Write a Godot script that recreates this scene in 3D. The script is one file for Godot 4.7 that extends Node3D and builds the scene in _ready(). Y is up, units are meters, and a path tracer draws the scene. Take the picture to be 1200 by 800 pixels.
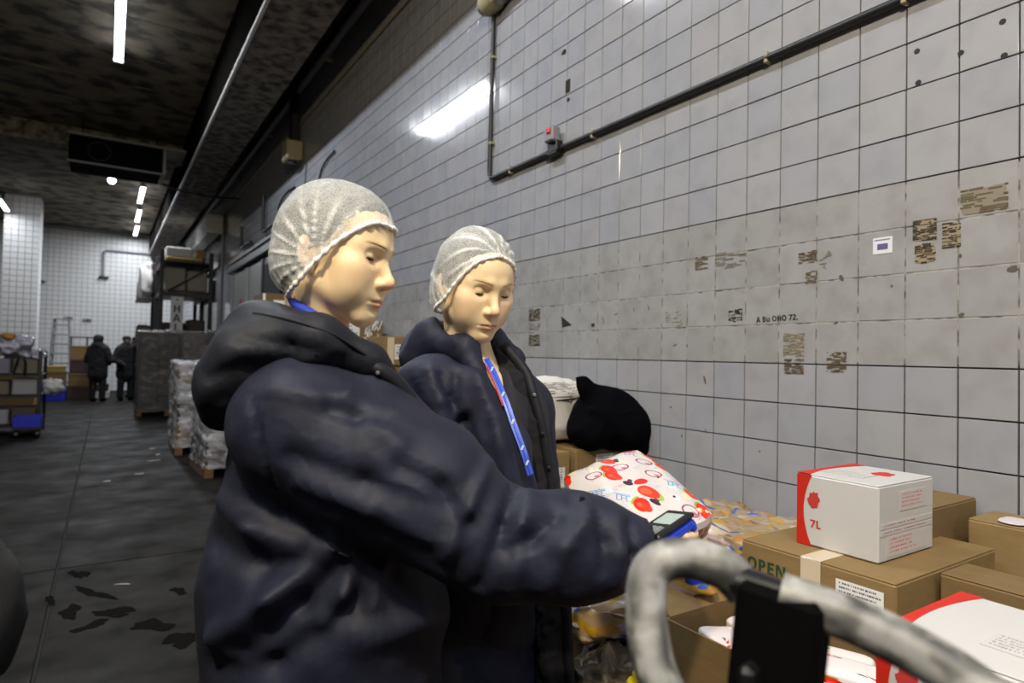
extends Node3D

# ------------------------------------------------------------------ small tools
var rng := RandomNumberGenerator.new()
var M := {}
var meshes := {}
const AISLE := 2.17          # distance from the camera line to the long tiled wall
const TILE := 0.151

func _ready() -> void:
	rng.seed = 7
	view_and_light()
	make_materials()
	build_floor()
	build_long_wall()
	build_other_walls()
	build_ceiling()
	build_lamps()
	build_wall_fittings()
	build_stickers()
	build_wall_marks()
	build_right_stacks()
	build_back_stacks()
	build_tray_and_scanner()
	build_pallet_jack()
	build_aisle_pallets()
	build_rack_and_door()
	build_far_clutter()
	build_people()

func rad(d: float) -> float:
	return deg_to_rad(d)

func numbered(called: String) -> String:
	if not has_node(called):
		return called
	var k := 1
	while has_node("%s_%03d" % [called, k]):
		k += 1
	return "%s_%03d" % [called, k]

func tag(o: Node3D, label: String, category: String, group := "") -> void:
	o.set_meta("label", label)
	if category:
		o.set_meta("category", category)
	if group:
		o.set_meta("group", group)

func thing(called: String, label: String, category: String, at := Vector3.ZERO, turn := 0.0, group := "") -> Node3D:
	var o := Node3D.new()
	o.name = numbered(called)
	add_child(o)
	o.position = at
	o.rotation.y = turn
	tag(o, label, category, group)
	return o

func struct_node(called: String, label: String) -> Node3D:
	var o := Node3D.new()
	o.name = numbered(called)
	add_child(o)
	o.set_meta("kind", "structure")
	o.set_meta("label", label)
	return o

func put(called: String, mesh: Mesh, m: Material, parent: Node, at := Vector3.ZERO, turn := Vector3.ZERO, label := "") -> MeshInstance3D:
	var o := MeshInstance3D.new()
	o.name = called if parent != self else numbered(called)
	o.mesh = mesh
	o.material_override = m
	o.position = at
	o.rotation = turn
	o.cast_shadow = GeometryInstance3D.SHADOW_CASTING_SETTING_ON
	parent.add_child(o, true)
	if label:
		o.set_meta("label", label)
	return o

# a triangle whose normal is turned to the side of «out»
func tri(st: SurfaceTool, a: Vector3, b: Vector3, c: Vector3, out: Vector3) -> void:
	var n := (b - a).cross(c - a)
	if n.length_squared() < 1e-16:
		return
	if n.dot(out) > 0.0:
		var t := b
		b = c
		c = t
	else:
		n = -n
	n = n.normalized()
	for v: Vector3 in [a, b, c]:
		st.set_normal(n)
		st.add_vertex(v)

func quad(st: SurfaceTool, a: Vector3, b: Vector3, c: Vector3, d: Vector3, out: Vector3) -> void:
	tri(st, a, b, c, out)
	tri(st, a, c, d, out)

func add_box(st: SurfaceTool, s: Vector3, b: float, t := Transform3D()) -> void:
	var h := s * 0.5
	b = minf(b, minf(h.x, minf(h.y, h.z)) * 0.9)
	var pt := func(sx: float, sy: float, sz: float, a: int) -> Vector3:
		var v := Vector3(sx * (h.x - b), sy * (h.y - b), sz * (h.z - b))
		v[a] = [sx * h.x, sy * h.y, sz * h.z][a]
		return t * v
	for a in 3:
		var u := (a + 1) % 3
		var w := (a + 2) % 3
		for s1: float in [-1.0, 1.0]:
			var q := []
			for k: Array in [[-1.0, -1.0], [1.0, -1.0], [1.0, 1.0], [-1.0, 1.0]]:
				var g := Vector3.ZERO
				g[a] = s1
				g[u] = k[0]
				g[w] = k[1]
				q.append(pt.call(g.x, g.y, g.z, a))
			var o := Vector3.ZERO
			o[a] = s1
			quad(st, q[0], q[1], q[2], q[3], t.basis * o)
			if b <= 0.0:
				continue
			for s2: float in [-1.0, 1.0]:
				var g0 := Vector3.ZERO
				g0[a] = s1
				g0[u] = s2
				g0[w] = -1.0
				var g1 := g0
				g1[w] = 1.0
				quad(st, pt.call(g0.x, g0.y, g0.z, a), pt.call(g1.x, g1.y, g1.z, a), pt.call(g1.x, g1.y, g1.z, u), pt.call(g0.x, g0.y, g0.z, u), t.basis * (g0 + g1))
	if b > 0.0:
		for sx: float in [-1.0, 1.0]:
			for sy: float in [-1.0, 1.0]:
				for sz: float in [-1.0, 1.0]:
					tri(st, pt.call(sx, sy, sz, 0), pt.call(sx, sy, sz, 1), pt.call(sx, sy, sz, 2), t.basis * Vector3(sx, sy, sz))

func start() -> SurfaceTool:
	var st := SurfaceTool.new()
	st.begin(Mesh.PRIMITIVE_TRIANGLES)
	return st

func cbox(s: Vector3, b := 0.002) -> ArrayMesh:
	var key := "b%s/%s" % [s, b]
	if not meshes.has(key):
		var st := start()
		add_box(st, s, b)
		meshes[key] = st.commit()
	return meshes[key]

# vertices + triangles -> mesh with smooth normals; «out» 1 keeps, -1 flips, 0 turns a closed shape outward
func smooth_mesh(v: PackedVector3Array, idx: PackedInt32Array, colors := PackedColorArray(), uv := PackedVector2Array(), hint := Vector3.ZERO) -> ArrayMesh:
	var n := PackedVector3Array()
	n.resize(v.size())
	var mid := Vector3.ZERO
	for p in v:
		mid += p
	mid /= maxf(1.0, v.size())
	var sum := 0.0
	for i in range(0, idx.size(), 3):
		var a := v[idx[i]]
		var f := (v[idx[i + 1]] - a).cross(v[idx[i + 2]] - a)
		n[idx[i]] += f
		n[idx[i + 1]] += f
		n[idx[i + 2]] += f
		sum += f.dot(a - mid) if hint == Vector3.ZERO else f.dot(hint)
	# Godot's front faces run clockwise: the cross product must point inward
	if sum > 0.0:
		for i in range(0, idx.size(), 3):
			var t := idx[i + 1]
			idx[i + 1] = idx[i + 2]
			idx[i + 2] = t
	else:
		for i in n.size():
			n[i] = -n[i]
	for i in n.size():
		n[i] = n[i].normalized()
	var ar := []
	ar.resize(Mesh.ARRAY_MAX)
	ar[Mesh.ARRAY_VERTEX] = v
	ar[Mesh.ARRAY_NORMAL] = n
	ar[Mesh.ARRAY_INDEX] = idx
	if colors.size():
		ar[Mesh.ARRAY_COLOR] = colors
	if uv.size():
		ar[Mesh.ARRAY_TEX_UV] = uv
	var m := ArrayMesh.new()
	m.add_surface_from_arrays(Mesh.PRIMITIVE_TRIANGLES, ar)
	return m

# parametric patch f(u, v), u and v from 0 to 1
func patch(nu: int, nv: int, f: Callable, hint := Vector3.ZERO, col : Variant = null) -> ArrayMesh:
	var v := PackedVector3Array()
	var uv := PackedVector2Array()
	var c := PackedColorArray()
	var idx := PackedInt32Array()
	for j in nv + 1:
		for i in nu + 1:
			var a := float(i) / nu
			var b := float(j) / nv
			v.append(f.call(a, b))
			uv.append(Vector2(a, b))
			if col != null:
				c.append(col.call(a, b))
	for j in nv:
		for i in nu:
			var k := j * (nu + 1) + i
			idx.append_array([k, k + 1, k + nu + 2, k, k + nu + 2, k + nu + 1])
	return smooth_mesh(v, idx, c, uv, hint)

func tube(pts: Array, r: Variant, sides := 10, caps := true) -> ArrayMesh:
	var v := PackedVector3Array()
	var idx := PackedInt32Array()
	var n := pts.size()
	var up := Vector3.UP
	var d0: Vector3 = (pts[1] - pts[0]).normalized()
	if absf(d0.dot(up)) > 0.9:
		up = Vector3.RIGHT
	for i in n:
		var d: Vector3 = (pts[mini(i + 1, n - 1)] - pts[maxi(i - 1, 0)]).normalized()
		var s := d.cross(up).normalized()
		up = s.cross(d).normalized()
		var rr: float = r[i] if r is Array else r
		for k in sides:
			var a := TAU * k / sides
			v.append(pts[i] + (s * cos(a) + up * sin(a)) * rr)
	for i in n - 1:
		for k in sides:
			var a := i * sides + k
			var b := i * sides + (k + 1) % sides
			idx.append_array([a, b, b + sides, a, b + sides, a + sides])
	if caps:
		for e in [0, n - 1]:
			var base := v.size()
			v.append(pts[e])
			for k in sides:
				v.append(v[e * sides + k])
			for k in sides:
				var tri3 := [base, base + 1 + k, base + 1 + (k + 1) % sides]
				if e == 0:
					tri3 = [base, base + 1 + (k + 1) % sides, base + 1 + k]
				idx.append_array(tri3)
	return smooth_mesh(v, idx, PackedColorArray(), PackedVector2Array(), Vector3.ZERO)

# smooth curve through points
func curve(pts: Array, per := 6) -> Array:
	var out := []
	var n := pts.size()
	for i in n - 1:
		var p0: Vector3 = pts[maxi(i - 1, 0)]
		var p1: Vector3 = pts[i]
		var p2: Vector3 = pts[i + 1]
		var p3: Vector3 = pts[mini(i + 2, n - 1)]
		for k in per:
			out.append(p1.cubic_interpolate(p2, p0, p3, float(k) / per))
	out.append(pts[n - 1])
	return out

# a thin plate whose front (+z) carries uv 0..1
func plate(w: float, h: float, t := 0.001) -> ArrayMesh:
	var key := "p%s/%s/%s" % [w, h, t]
	if not meshes.has(key):
		var v := PackedVector3Array([Vector3(-w / 2, h / 2, t / 2), Vector3(w / 2, h / 2, t / 2), Vector3(w / 2, -h / 2, t / 2), Vector3(-w / 2, -h / 2, t / 2)])
		var uv := [Vector2(0, 0), Vector2(1, 0), Vector2(1, 1), Vector2(0, 1)]
		var st := start()
		for k: int in [0, 1, 2, 0, 2, 3]:
			st.set_normal(Vector3.BACK)
			st.set_uv(uv[k])
			st.add_vertex(v[k])
		var e := [[0, 1], [1, 2], [2, 3], [3, 0]]
		var back := Vector3(0, 0, -t)
		st.set_uv(Vector2(0.01, 0.01))
		for k: Array in e:
			quad(st, v[k[0]], v[k[1]], v[k[1]] + back, v[k[0]] + back, v[k[0]] + v[k[1]])
		quad(st, v[0] + back, v[1] + back, v[2] + back, v[3] + back, Vector3.FORWARD)
		meshes[key] = st.commit()
	return meshes[key]

# an outline in the xy plane pushed to a thickness along z
func prism(poly: PackedVector2Array, t: float) -> ArrayMesh:
	var st := start()
	var ix := Geometry2D.triangulate_polygon(poly)
	var z := Vector3(0, 0, t / 2)
	for i in range(0, ix.size(), 3):
		var a := Vector3(poly[ix[i]].x, poly[ix[i]].y, 0)
		var b := Vector3(poly[ix[i + 1]].x, poly[ix[i + 1]].y, 0)
		var c := Vector3(poly[ix[i + 2]].x, poly[ix[i + 2]].y, 0)
		tri(st, a + z, b + z, c + z, Vector3.BACK)
		tri(st, a - z, b - z, c - z, Vector3.FORWARD)
	var cw := Geometry2D.is_polygon_clockwise(poly)
	for i in poly.size():
		var p := poly[i]
		var q := poly[(i + 1) % poly.size()]
		var o := (q - p).orthogonal()
		if not cw:
			o = -o
		quad(st, Vector3(p.x, p.y, 0) + z, Vector3(q.x, q.y, 0) + z, Vector3(q.x, q.y, 0) - z, Vector3(p.x, p.y, 0) - z, Vector3(-o.x, -o.y, 0))
	return st.commit()

# lettering as thin solid letters in the xy plane, facing +z
func letters(s: String, height: float, depth := 0.0012, bold := true) -> Mesh:
	var f := SystemFont.new()
	f.font_names = PackedStringArray(["Droid Sans"])
	f.font_weight = 700 if bold else 400
	var t := TextMesh.new()
	t.text = s
	t.font = f
	t.font_size = 64
	t.pixel_size = height / 46.0
	t.depth = depth
	t.curve_step = 2.0
	return t

# ------------------------------------------------------------------ materials
func noise(seed_: int, freq: float, stops: Array, size := 256, kind := FastNoiseLite.TYPE_SIMPLEX_SMOOTH, oct := 4) -> NoiseTexture2D:
	var n := FastNoiseLite.new()
	n.seed = seed_
	n.frequency = freq
	n.noise_type = kind
	n.fractal_octaves = oct
	var t := NoiseTexture2D.new()
	t.width = size
	t.height = size
	t.seamless = true
	t.noise = n
	if stops.size():
		var g := Gradient.new()
		var o := PackedFloat32Array()
		var c := PackedColorArray()
		for s: Array in stops:
			o.append(s[0])
			c.append(s[1])
		g.offsets = o
		g.colors = c
		t.color_ramp = g
	return t

func mat(key: String, c: Color, rough := 0.7, metal := 0.0) -> StandardMaterial3D:
	if M.has(key):
		return M[key]
	var m := StandardMaterial3D.new()
	m.resource_name = key
	m.albedo_color = c
	m.roughness = rough
	m.metallic = metal
	M[key] = m
	return m

func tri_tex(m: StandardMaterial3D, t: Texture2D, scale: Vector3, world := false) -> void:
	m.albedo_texture = t
	m.uv1_triplanar = true
	m.uv1_world_triplanar = world
	m.uv1_scale = scale

func gray(v: float, a := 1.0) -> Color:
	return Color(v, v, v, a)

func make_materials() -> void:
	var grime := noise(3, 0.012, [[0.0, gray(0.93)], [0.5, gray(0.985)], [1.0, gray(1.0)]], 512)
	for k in 5:
		var m := mat("tile%d" % k, [Color(0.613, 0.616, 0.640), Color(0.603, 0.609, 0.635), Color(0.618, 0.621, 0.640), Color(0.594, 0.602, 0.631), Color(0.608, 0.609, 0.628)][k], 0.12)
		tri_tex(m, grime, Vector3(0.9, 0.9, 0.9), true)
		m.metallic_specular = 0.33
	var dirty := noise(5, 0.02, [[0.0, Color(0.91, 0.905, 0.89)], [0.4, Color(0.965, 0.962, 0.955)], [0.7, gray(1.0)], [1.0, Color(0.98, 0.975, 0.965)]], 512)
	for k in 4:
		var m := mat("dirtytile%d" % k, [Color(0.606, 0.607, 0.614), Color(0.597, 0.598, 0.605), Color(0.611, 0.612, 0.619), Color(0.587, 0.588, 0.595)][k], 0.14)
		tri_tex(m, dirty, Vector3(0.7, 0.7, 0.7), true)
	var grout := mat("grout", Color(0.27, 0.25, 0.23), 0.95)
	tri_tex(grout, noise(8, 0.03, [[0.0, gray(0.4)], [0.5, gray(0.8)], [1.0, gray(1.2)]]), Vector3(1.3, 1.3, 1.3), true)
	var grout_pale := mat("groutpale", Color(0.60, 0.59, 0.57), 0.95)
	tri_tex(grout_pale, noise(9, 0.04, [[0.0, gray(0.35)], [0.42, gray(0.8)], [0.6, gray(1.0)], [1.0, gray(1.0)]]), Vector3(1.7, 1.7, 1.7), true)
	var conc := mat("ceiling", Color(0.54, 0.505, 0.45), 0.9)
	tri_tex(conc, noise(11, 0.014, [[0.0, gray(0.3)], [0.34, gray(0.55)], [0.5, gray(0.8)], [1.0, Color(0.98, 0.95, 0.90)]], 512), Vector3(0.24, 0.3, 0.3), true)
	conc.heightmap_enabled = false
	var beam := mat("beam", Color(0.50, 0.47, 0.43), 0.9)
	tri_tex(beam, noise(12, 0.02, [[0.0, gray(0.25)], [0.4, gray(0.75)], [1.0, gray(1.15)]], 512), Vector3(0.5, 0.5, 0.5), true)
	var fl := mat("floor", Color(0.135, 0.125, 0.111), 0.8)
	fl.metallic_specular = 0.22
	tri_tex(fl, noise(14, 0.02, [[0.0, gray(0.45)], [0.4, gray(0.85)], [0.7, gray(1.0)], [1.0, gray(1.25)]], 512), Vector3(0.35, 0.35, 0.35), true)
	fl.roughness_texture = noise(15, 0.02, [[0.0, gray(0.7)], [1.0, gray(1.0)]])
	var card := noise(21, 0.02, [[0.0, gray(0.93)], [0.5, gray(0.98)], [1.0, gray(1.0)]], 256)
	for k in 4:
		var m := mat("card%d" % k, [Color(0.505, 0.41, 0.25), Color(0.46, 0.37, 0.225), Color(0.535, 0.44, 0.28), Color(0.42, 0.335, 0.205)][k], 0.85)
		tri_tex(m, card, Vector3(2, 9, 2))
	mat("black", Color(0.03, 0.03, 0.032), 0.45)
	mat("blackmatte", Color(0.03, 0.029, 0.031), 0.95).metallic_specular = 0.15
	mat("darksteel", Color(0.10, 0.10, 0.105), 0.5, 0.3)
	mat("pipe", Color(0.115, 0.115, 0.12), 0.45)
	mat("whitepaint", Color(0.78, 0.78, 0.77), 0.5)
	mat("paper", Color(0.86, 0.86, 0.84), 0.8)
	mat("ink", Color(0.06, 0.06, 0.07), 0.8)
	mat("red", Color(0.74, 0.13, 0.07), 0.55)
	mat("redprint", Color(0.72, 0.2, 0.18), 0.7)
	mat("redpale", Color(0.80, 0.42, 0.38), 0.7)
	mat("steel", Color(0.62, 0.62, 0.62), 0.35, 0.8)
	mat("beige", Color(0.60, 0.56, 0.44), 0.6)
	mat("graybox", Color(0.50, 0.50, 0.52), 0.5)
	mat("tape", Color(0.72, 0.62, 0.46), 0.22)
	mat("cleartape", Color(0.78, 0.72, 0.62), 0.15)
	mat("wood", Color(0.42, 0.31, 0.20), 0.85)
	mat("bluecrate", Color(0.05, 0.12, 0.62), 0.5)
	mat("greenink", Color(0.10, 0.22, 0.09), 0.8)
	mat("whitebox", Color(0.755, 0.75, 0.745), 0.5)
	mat("doorgray", Color(0.55, 0.55, 0.54), 0.5)
	mat("orange", Color(0.75, 0.32, 0.05), 0.5)
	mat("yellow", Color(0.82, 0.78, 0.05), 0.5)

# ------------------------------------------------------------------ camera, air, exposure
func view_and_light() -> void:
	var cam := Camera3D.new()
	cam.name = "camera"
	cam.fov = rad_to_deg(2.0 * atan(400.0 / 730.0))
	cam.near = 0.05
	cam.far = 200.0
	cam.position = Vector3(0, 1.42, 0)
	cam.basis = Basis(Vector3.UP, rad(-33.05)) * Basis(Vector3.RIGHT, rad(1.33)) * Basis(Vector3.BACK, rad(1.2))
	# a fast wide lens focused on the two workers
	var lens := CameraAttributesPhysical.new()
	lens.frustum_focal_length = 12.0 / (400.0 / 730.0)
	lens.frustum_focus_distance = 1.4
	lens.exposure_aperture = 3.8
	cam.attributes = lens
	add_child(cam)
	cam.current = true
	var e := Environment.new()
	e.background_mode = Environment.BG_COLOR
	e.background_color = Color(0, 0, 0)
	e.tonemap_mode = Environment.TONE_MAPPER_LINEAR
	e.tonemap_exposure = 1.0
	e.sdfgi_enabled = true
	e.ssao_enabled = true
	e.ssil_enabled = true
	var w := WorldEnvironment.new()
	w.name = "environment"
	w.environment = e
	add_child(w)

const TUBE_POWER := 12.0
const WARM := Color(1.0, 0.93, 0.80)
const WARM_POWER := 11.5
const TUBE_COLOR := Color(0.955, 0.975, 1.0)

# a ceiling fluorescent fitting running along the aisle, with its own light under the tubes
func lamp(at: Vector3, length: float, label: String, power := TUBE_POWER, lit := true) -> void:
	var t := thing("ceiling_lamp", label, "ceiling lamp", at, 0.0, "ceiling strip lamps")
	put("housing", cbox(Vector3(0.07, 0.05, length), 0.006), mat("whitepaint", gray(0.8)), t, Vector3(0, 0.075, 0))
	for s: float in [-1.0, 1.0]:
		put("end_cap", cbox(Vector3(0.12, 0.05, 0.03), 0.004), M.whitepaint, t, Vector3(0, 0.03, s * (length / 2 - 0.015)))
	var glow := mat("tubeglow", Color(0.9, 0.9, 0.9), 0.4)
	glow.emission_enabled = true
	glow.emission = TUBE_COLOR
	glow.emission_energy_multiplier = 9.0
	for s: float in [-0.032, 0.032]:
		put("tube", tube([Vector3(s, 0.025, -length / 2 + 0.03), Vector3(s, 0.025, length / 2 - 0.03)], 0.016, 10), glow, t)
	if lit:
		var a := AreaLight3D.new()
		a.name = "tube_light"
		a.area_size = Vector2(0.11, length - 0.08)
		a.light_color = TUBE_COLOR
		a.light_energy = power
		a.area_range = 40.0
		a.area_attenuation = 2.0
		a.shadow_enabled = true
		a.rotation = Vector3(-PI / 2, 0, 0)
		a.position = Vector3(0, -0.002, 0)
		t.add_child(a)

func build_lamps() -> void:
	lamp(Vector3(0.02, 5.10, -8.35), 2.34, "long lit strip lamp nearest the camera, on the stained ceiling above the aisle")
	lamp(Vector3(0.60, 5.10, -17.5), 2.0, "lit strip lamp just beyond the dark ceiling unit, first of the far row of three", 15.0)
	lamp(Vector3(0.64, 5.10, -20.3), 2.0, "middle lit strip lamp of the far ceiling row of three", 14.0)
	lamp(Vector3(0.68, 5.10, -22.9), 2.0, "lit strip lamp closest to the white end wall, last of the far row", 7.5)
	lamp(Vector3(-2.170, 4.736, -19.000), 1.6, "lit strip lamp past the tiled column at the left edge of the photo", 2.5)
	# the same row goes on above and behind the camera, outside the frame
	lamp(Vector3(0.02, 5.10, -3.50), 2.34, "strip lamp of the aisle row hanging above the two workers")
	lamp(Vector3(0.02, 5.10, 1.30), 2.34, "strip lamp of the aisle row above the camera")
	lamp(Vector3(0.02, 5.10, 6.10), 2.34, "strip lamp of the aisle row behind the camera")
	lamp(Vector3(-3.6, 5.10, -1.0), 2.34, "strip lamp over the far side of the hall")
	var h := thing("added_warm_lamp", "added warm lamp behind the camera, outside the frame, to brighten the faces", "lamp", Vector3(-1.0, 3.8, 0.6))  # added unseen lamp that brightens and warms the faces
	put("shade", tube([Vector3(0, 0.0, 0), Vector3(0, 0.10, 0), Vector3(0, 0.2, 0)], [0.2, 0.14, 0.05], 20), M.whitepaint, h, Vector3(0, 0.17, 0))
	put("cord", tube([Vector3(0, 0.36, 0), Vector3(0, CEIL_Y - 3.8, 0)], 0.008, 6), M.black, h)
	var hm := mat("fillglow", Color(0.9, 0.85, 0.75), 0.4)
	hm.emission_enabled = true
	hm.emission = WARM
	hm.emission_energy_multiplier = 6.0
	var hs := SphereMesh.new()
	hs.radius = 0.12
	hs.height = 0.24
	put("bulb", hs, hm, h)
	var om := OmniLight3D.new()
	om.name = "fill_light"
	om.light_color = WARM
	om.light_energy = WARM_POWER
	om.light_size = 0.11
	om.omni_range = 30.0
	om.omni_attenuation = 2.0
	om.shadow_enabled = true
	h.add_child(om)
	var s := thing("ceiling_spot", "small round bright lamp under the dark ceiling unit left of the far strip lamps", "lamp", Vector3(-0.01, 4.86, -15.2))
	put("housing", cbox(Vector3(0.2, 0.09, 0.2), 0.02), M.blackmatte, s, Vector3(0, 0.07, 0))
	var sm := SphereMesh.new()
	sm.radius = 0.075
	sm.height = 0.15
	sm.radial_segments = 16
	sm.rings = 8
	put("bulb", sm, M.tubeglow, s)

# ------------------------------------------------------------------ the hall
const FAR_Z := -24.5
const BACK_Z := 8.0
const LEFT_X := -6.5
const CEIL_Y := 5.27

func build_floor() -> void:
	var f := struct_node("floor", "dark stained concrete floor with joints between its slabs")
	put("screed", cbox(Vector3(9.4, 0.1, 33.2), 0.0), mat("joint", Color(0.05, 0.048, 0.045), 0.9), f, Vector3((AISLE + LEFT_X) / 2, -0.062, (FAR_Z + BACK_Z) / 2))
	var zs := [8.1, 3.2, -0.9, -4.93, -9.02, -13.8, -18.6, -24.6]
	var xs := [2.3, -0.22, -3.3, -6.6]
	for i in zs.size() - 1:
		for j in xs.size() - 1:
			var a := Vector2(xs[j], zs[i])
			var b := Vector2(xs[j + 1], zs[i + 1])
			put("slab", cbox(Vector3(a.x - b.x - 0.014, 0.03, a.y - b.y - 0.014), 0.003), M.floor, f, Vector3((a.x + b.x) / 2, -0.015 + rng.randf_range(-0.001, 0.0), (a.y + b.y) / 2))
	# tyre smears and spills on the slabs, flat patches of dried black liquid
	var stain := mat("stain", Color(0.075, 0.071, 0.066), 0.95)
	stain.metallic_specular = 0.1
	for p: Array in STAINS:
		var poly := PackedVector2Array()
		var n := 26
		var ph := rng.randf_range(0.0, 6.0)
		for k in n:
			var a := TAU * k / n
			poly.append(Vector2(cos(a) * p[2], sin(a) * p[3]) * (0.72 + 0.22 * sin(2.0 * a + ph) + 0.16 * sin(3.0 * a - ph * 2.0) + 0.10 * sin(7.0 * a + ph)))
		put("stain", prism(poly, 0.0012), stain, f, Vector3(p[0], 0.0006, p[1]), Vector3(-PI / 2, p[4], 0))
	var litter := mat("litter", Color(0.62, 0.61, 0.60), 0.8)
	var words := ["scrap of white film on the floor by the clear wrapped pallet", "pale paper scrap lying in the aisle short of the clear wrapped pallet", "thin curled white strip lying on the near floor", "pale shred of film beside the wrapped pallet's foot", "small white scrap on the slab left of the pallets", "crumpled film shred close to the wrapped pallet corner"]
	var k := 0
	for p: Array in LITTER:
		var poly := PackedVector2Array()
		for i in 9:
			var a := TAU * i / 9
			poly.append(Vector2(cos(a) * p[2], sin(a) * p[3]) * rng.randf_range(0.55, 1.2))
		var pl := prism(poly, 0.004)
		var o := put("paper_scrap", pl, litter, self, Vector3(p[0], 0.003, p[1]), Vector3(-PI / 2, p[4], 0))
		tag(o, words[k], "litter", "")
		k += 1

func in_door(y: float, z: float) -> bool:
	return false

func tile_mesh(variant: int) -> ArrayMesh:
	var key := "tile%d" % variant
	if meshes.has(key):
		return meshes[key]
	var st := start()
	var s: float = TILE - [0.0042, 0.0050, 0.0046][variant]
	add_box(st, Vector3(0.010, s, s), 0.0011)
	meshes[key] = st.commit()
	return meshes[key]

func build_long_wall() -> void:
	var w := struct_node("wall_right", "long white tiled wall with dark joints and old sticker marks")
	put("masonry", cbox(Vector3(0.2, CEIL_Y, BACK_Z - FAR_Z), 0.0), M.grout, w, Vector3(AISLE + 0.1 + 0.007, CEIL_Y / 2, (BACK_Z + FAR_Z) / 2))
	# bedding with paler joints over the scrubbed band
	put("bedding", cbox(Vector3(0.004, 4 * TILE - 0.02, BACK_Z - FAR_Z), 0.0), M.groutpale, w, Vector3(AISLE + 0.0032, 1.4125 + 2 * TILE, (BACK_Z + FAR_Z) / 2), Vector3.ZERO)
	var y0 := 1.4125
	var z0 := -0.697
	var places := []
	for r in range(-10, 26):
		var y := y0 + (r + 0.5) * TILE
		if y > CEIL_Y - 0.05 or y < 0.0:
			continue
		for c in range(-55, 158):
			var z := z0 - (c + 0.5) * TILE
			if z > BACK_Z or z < FAR_Z:
				continue
			# one tile has fallen off
			if r == 10 and c == 13:
				pass
			places.append([r, c, y, z])
	var near := []
	var rest := []
	for p: Array in places:
		var top := 1.42 + 0.70 * absf(p[3])
		if p[3] < -0.45 and p[3] > -5.4 and p[2] > 0.55 and p[2] < minf(CEIL_Y, 1.75 + 0.80 * absf(p[3])):
			near.append(p)
		else:
			rest.append(p)
	near.sort_custom(func(a: Array, b: Array) -> bool: return a[3] > b[3])
	while near.size() > 298:
		rest.append(near.pop_back())
	for p: Array in near:
		var r: int = p[0]
		var m: Material = M["tile%d" % rng.randi_range(0, 4)]
		if r >= 0 and r < 4:
			m = M["dirtytile%d" % rng.randi_range(0, 3)]
		put("tile", tile_mesh(rng.randi_range(0, 2)), m, w, Vector3(AISLE + 0.005 + rng.randf_range(-0.0006, 0.0006), p[2], p[3]), Vector3(0, rng.randf_range(-0.006, 0.006), rng.randf_range(-0.006, 0.006)))
	var groups := {}
	for p: Array in rest:
		var k: String = "dirtytile%d" % rng.randi_range(0, 3) if p[0] >= 0 and p[0] < 4 and p[3] > -9.0 else "tile%d" % rng.randi_range(0, 4)
		if not groups.has(k):
			groups[k] = []
		groups[k].append(p)
	for k: String in groups:
		var mm := MultiMesh.new()
		mm.transform_format = MultiMesh.TRANSFORM_3D
		mm.mesh = tile_mesh(1)
		mm.instance_count = groups[k].size()
		for i in groups[k].size():
			var p: Array = groups[k][i]
			mm.set_instance_transform(i, Transform3D(Basis.from_euler(Vector3(0, rng.randf_range(-0.003, 0.003), rng.randf_range(-0.003, 0.003))), Vector3(AISLE + 0.005, p[2], p[3])))
		var o := MultiMeshInstance3D.new()
		o.name = "tile_field"
		o.multimesh = mm
		o.material_override = M[k]
		o.set_meta("kind", "stuff")
		w.add_child(o, true)

# white tile field on a plane: origin, two directions, counts
func tile_field(parent: Node3D, origin: Vector3, u: Vector3, v: Vector3, nu: int, nv: int, size: float, m: Material) -> void:
	var mm := MultiMesh.new()
	mm.transform_format = MultiMesh.TRANSFORM_3D
	var b := BoxMesh.new()
	b.size = Vector3(size - 0.012, size - 0.012, 0.012)
	mm.mesh = b
	mm.instance_count = nu * nv
	var n := u.cross(v)
	for i in nu:
		for j in nv:
			mm.set_instance_transform(i * nv + j, Transform3D(Basis(u, v, n), origin + u * (i + 0.5) * size + v * (j + 0.5) * size))
	var o := MultiMeshInstance3D.new()
	o.name = "tile_field"
	o.multimesh = mm
	o.material_override = m
	o.set_meta("kind", "stuff")
	parent.add_child(o, true)

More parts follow.
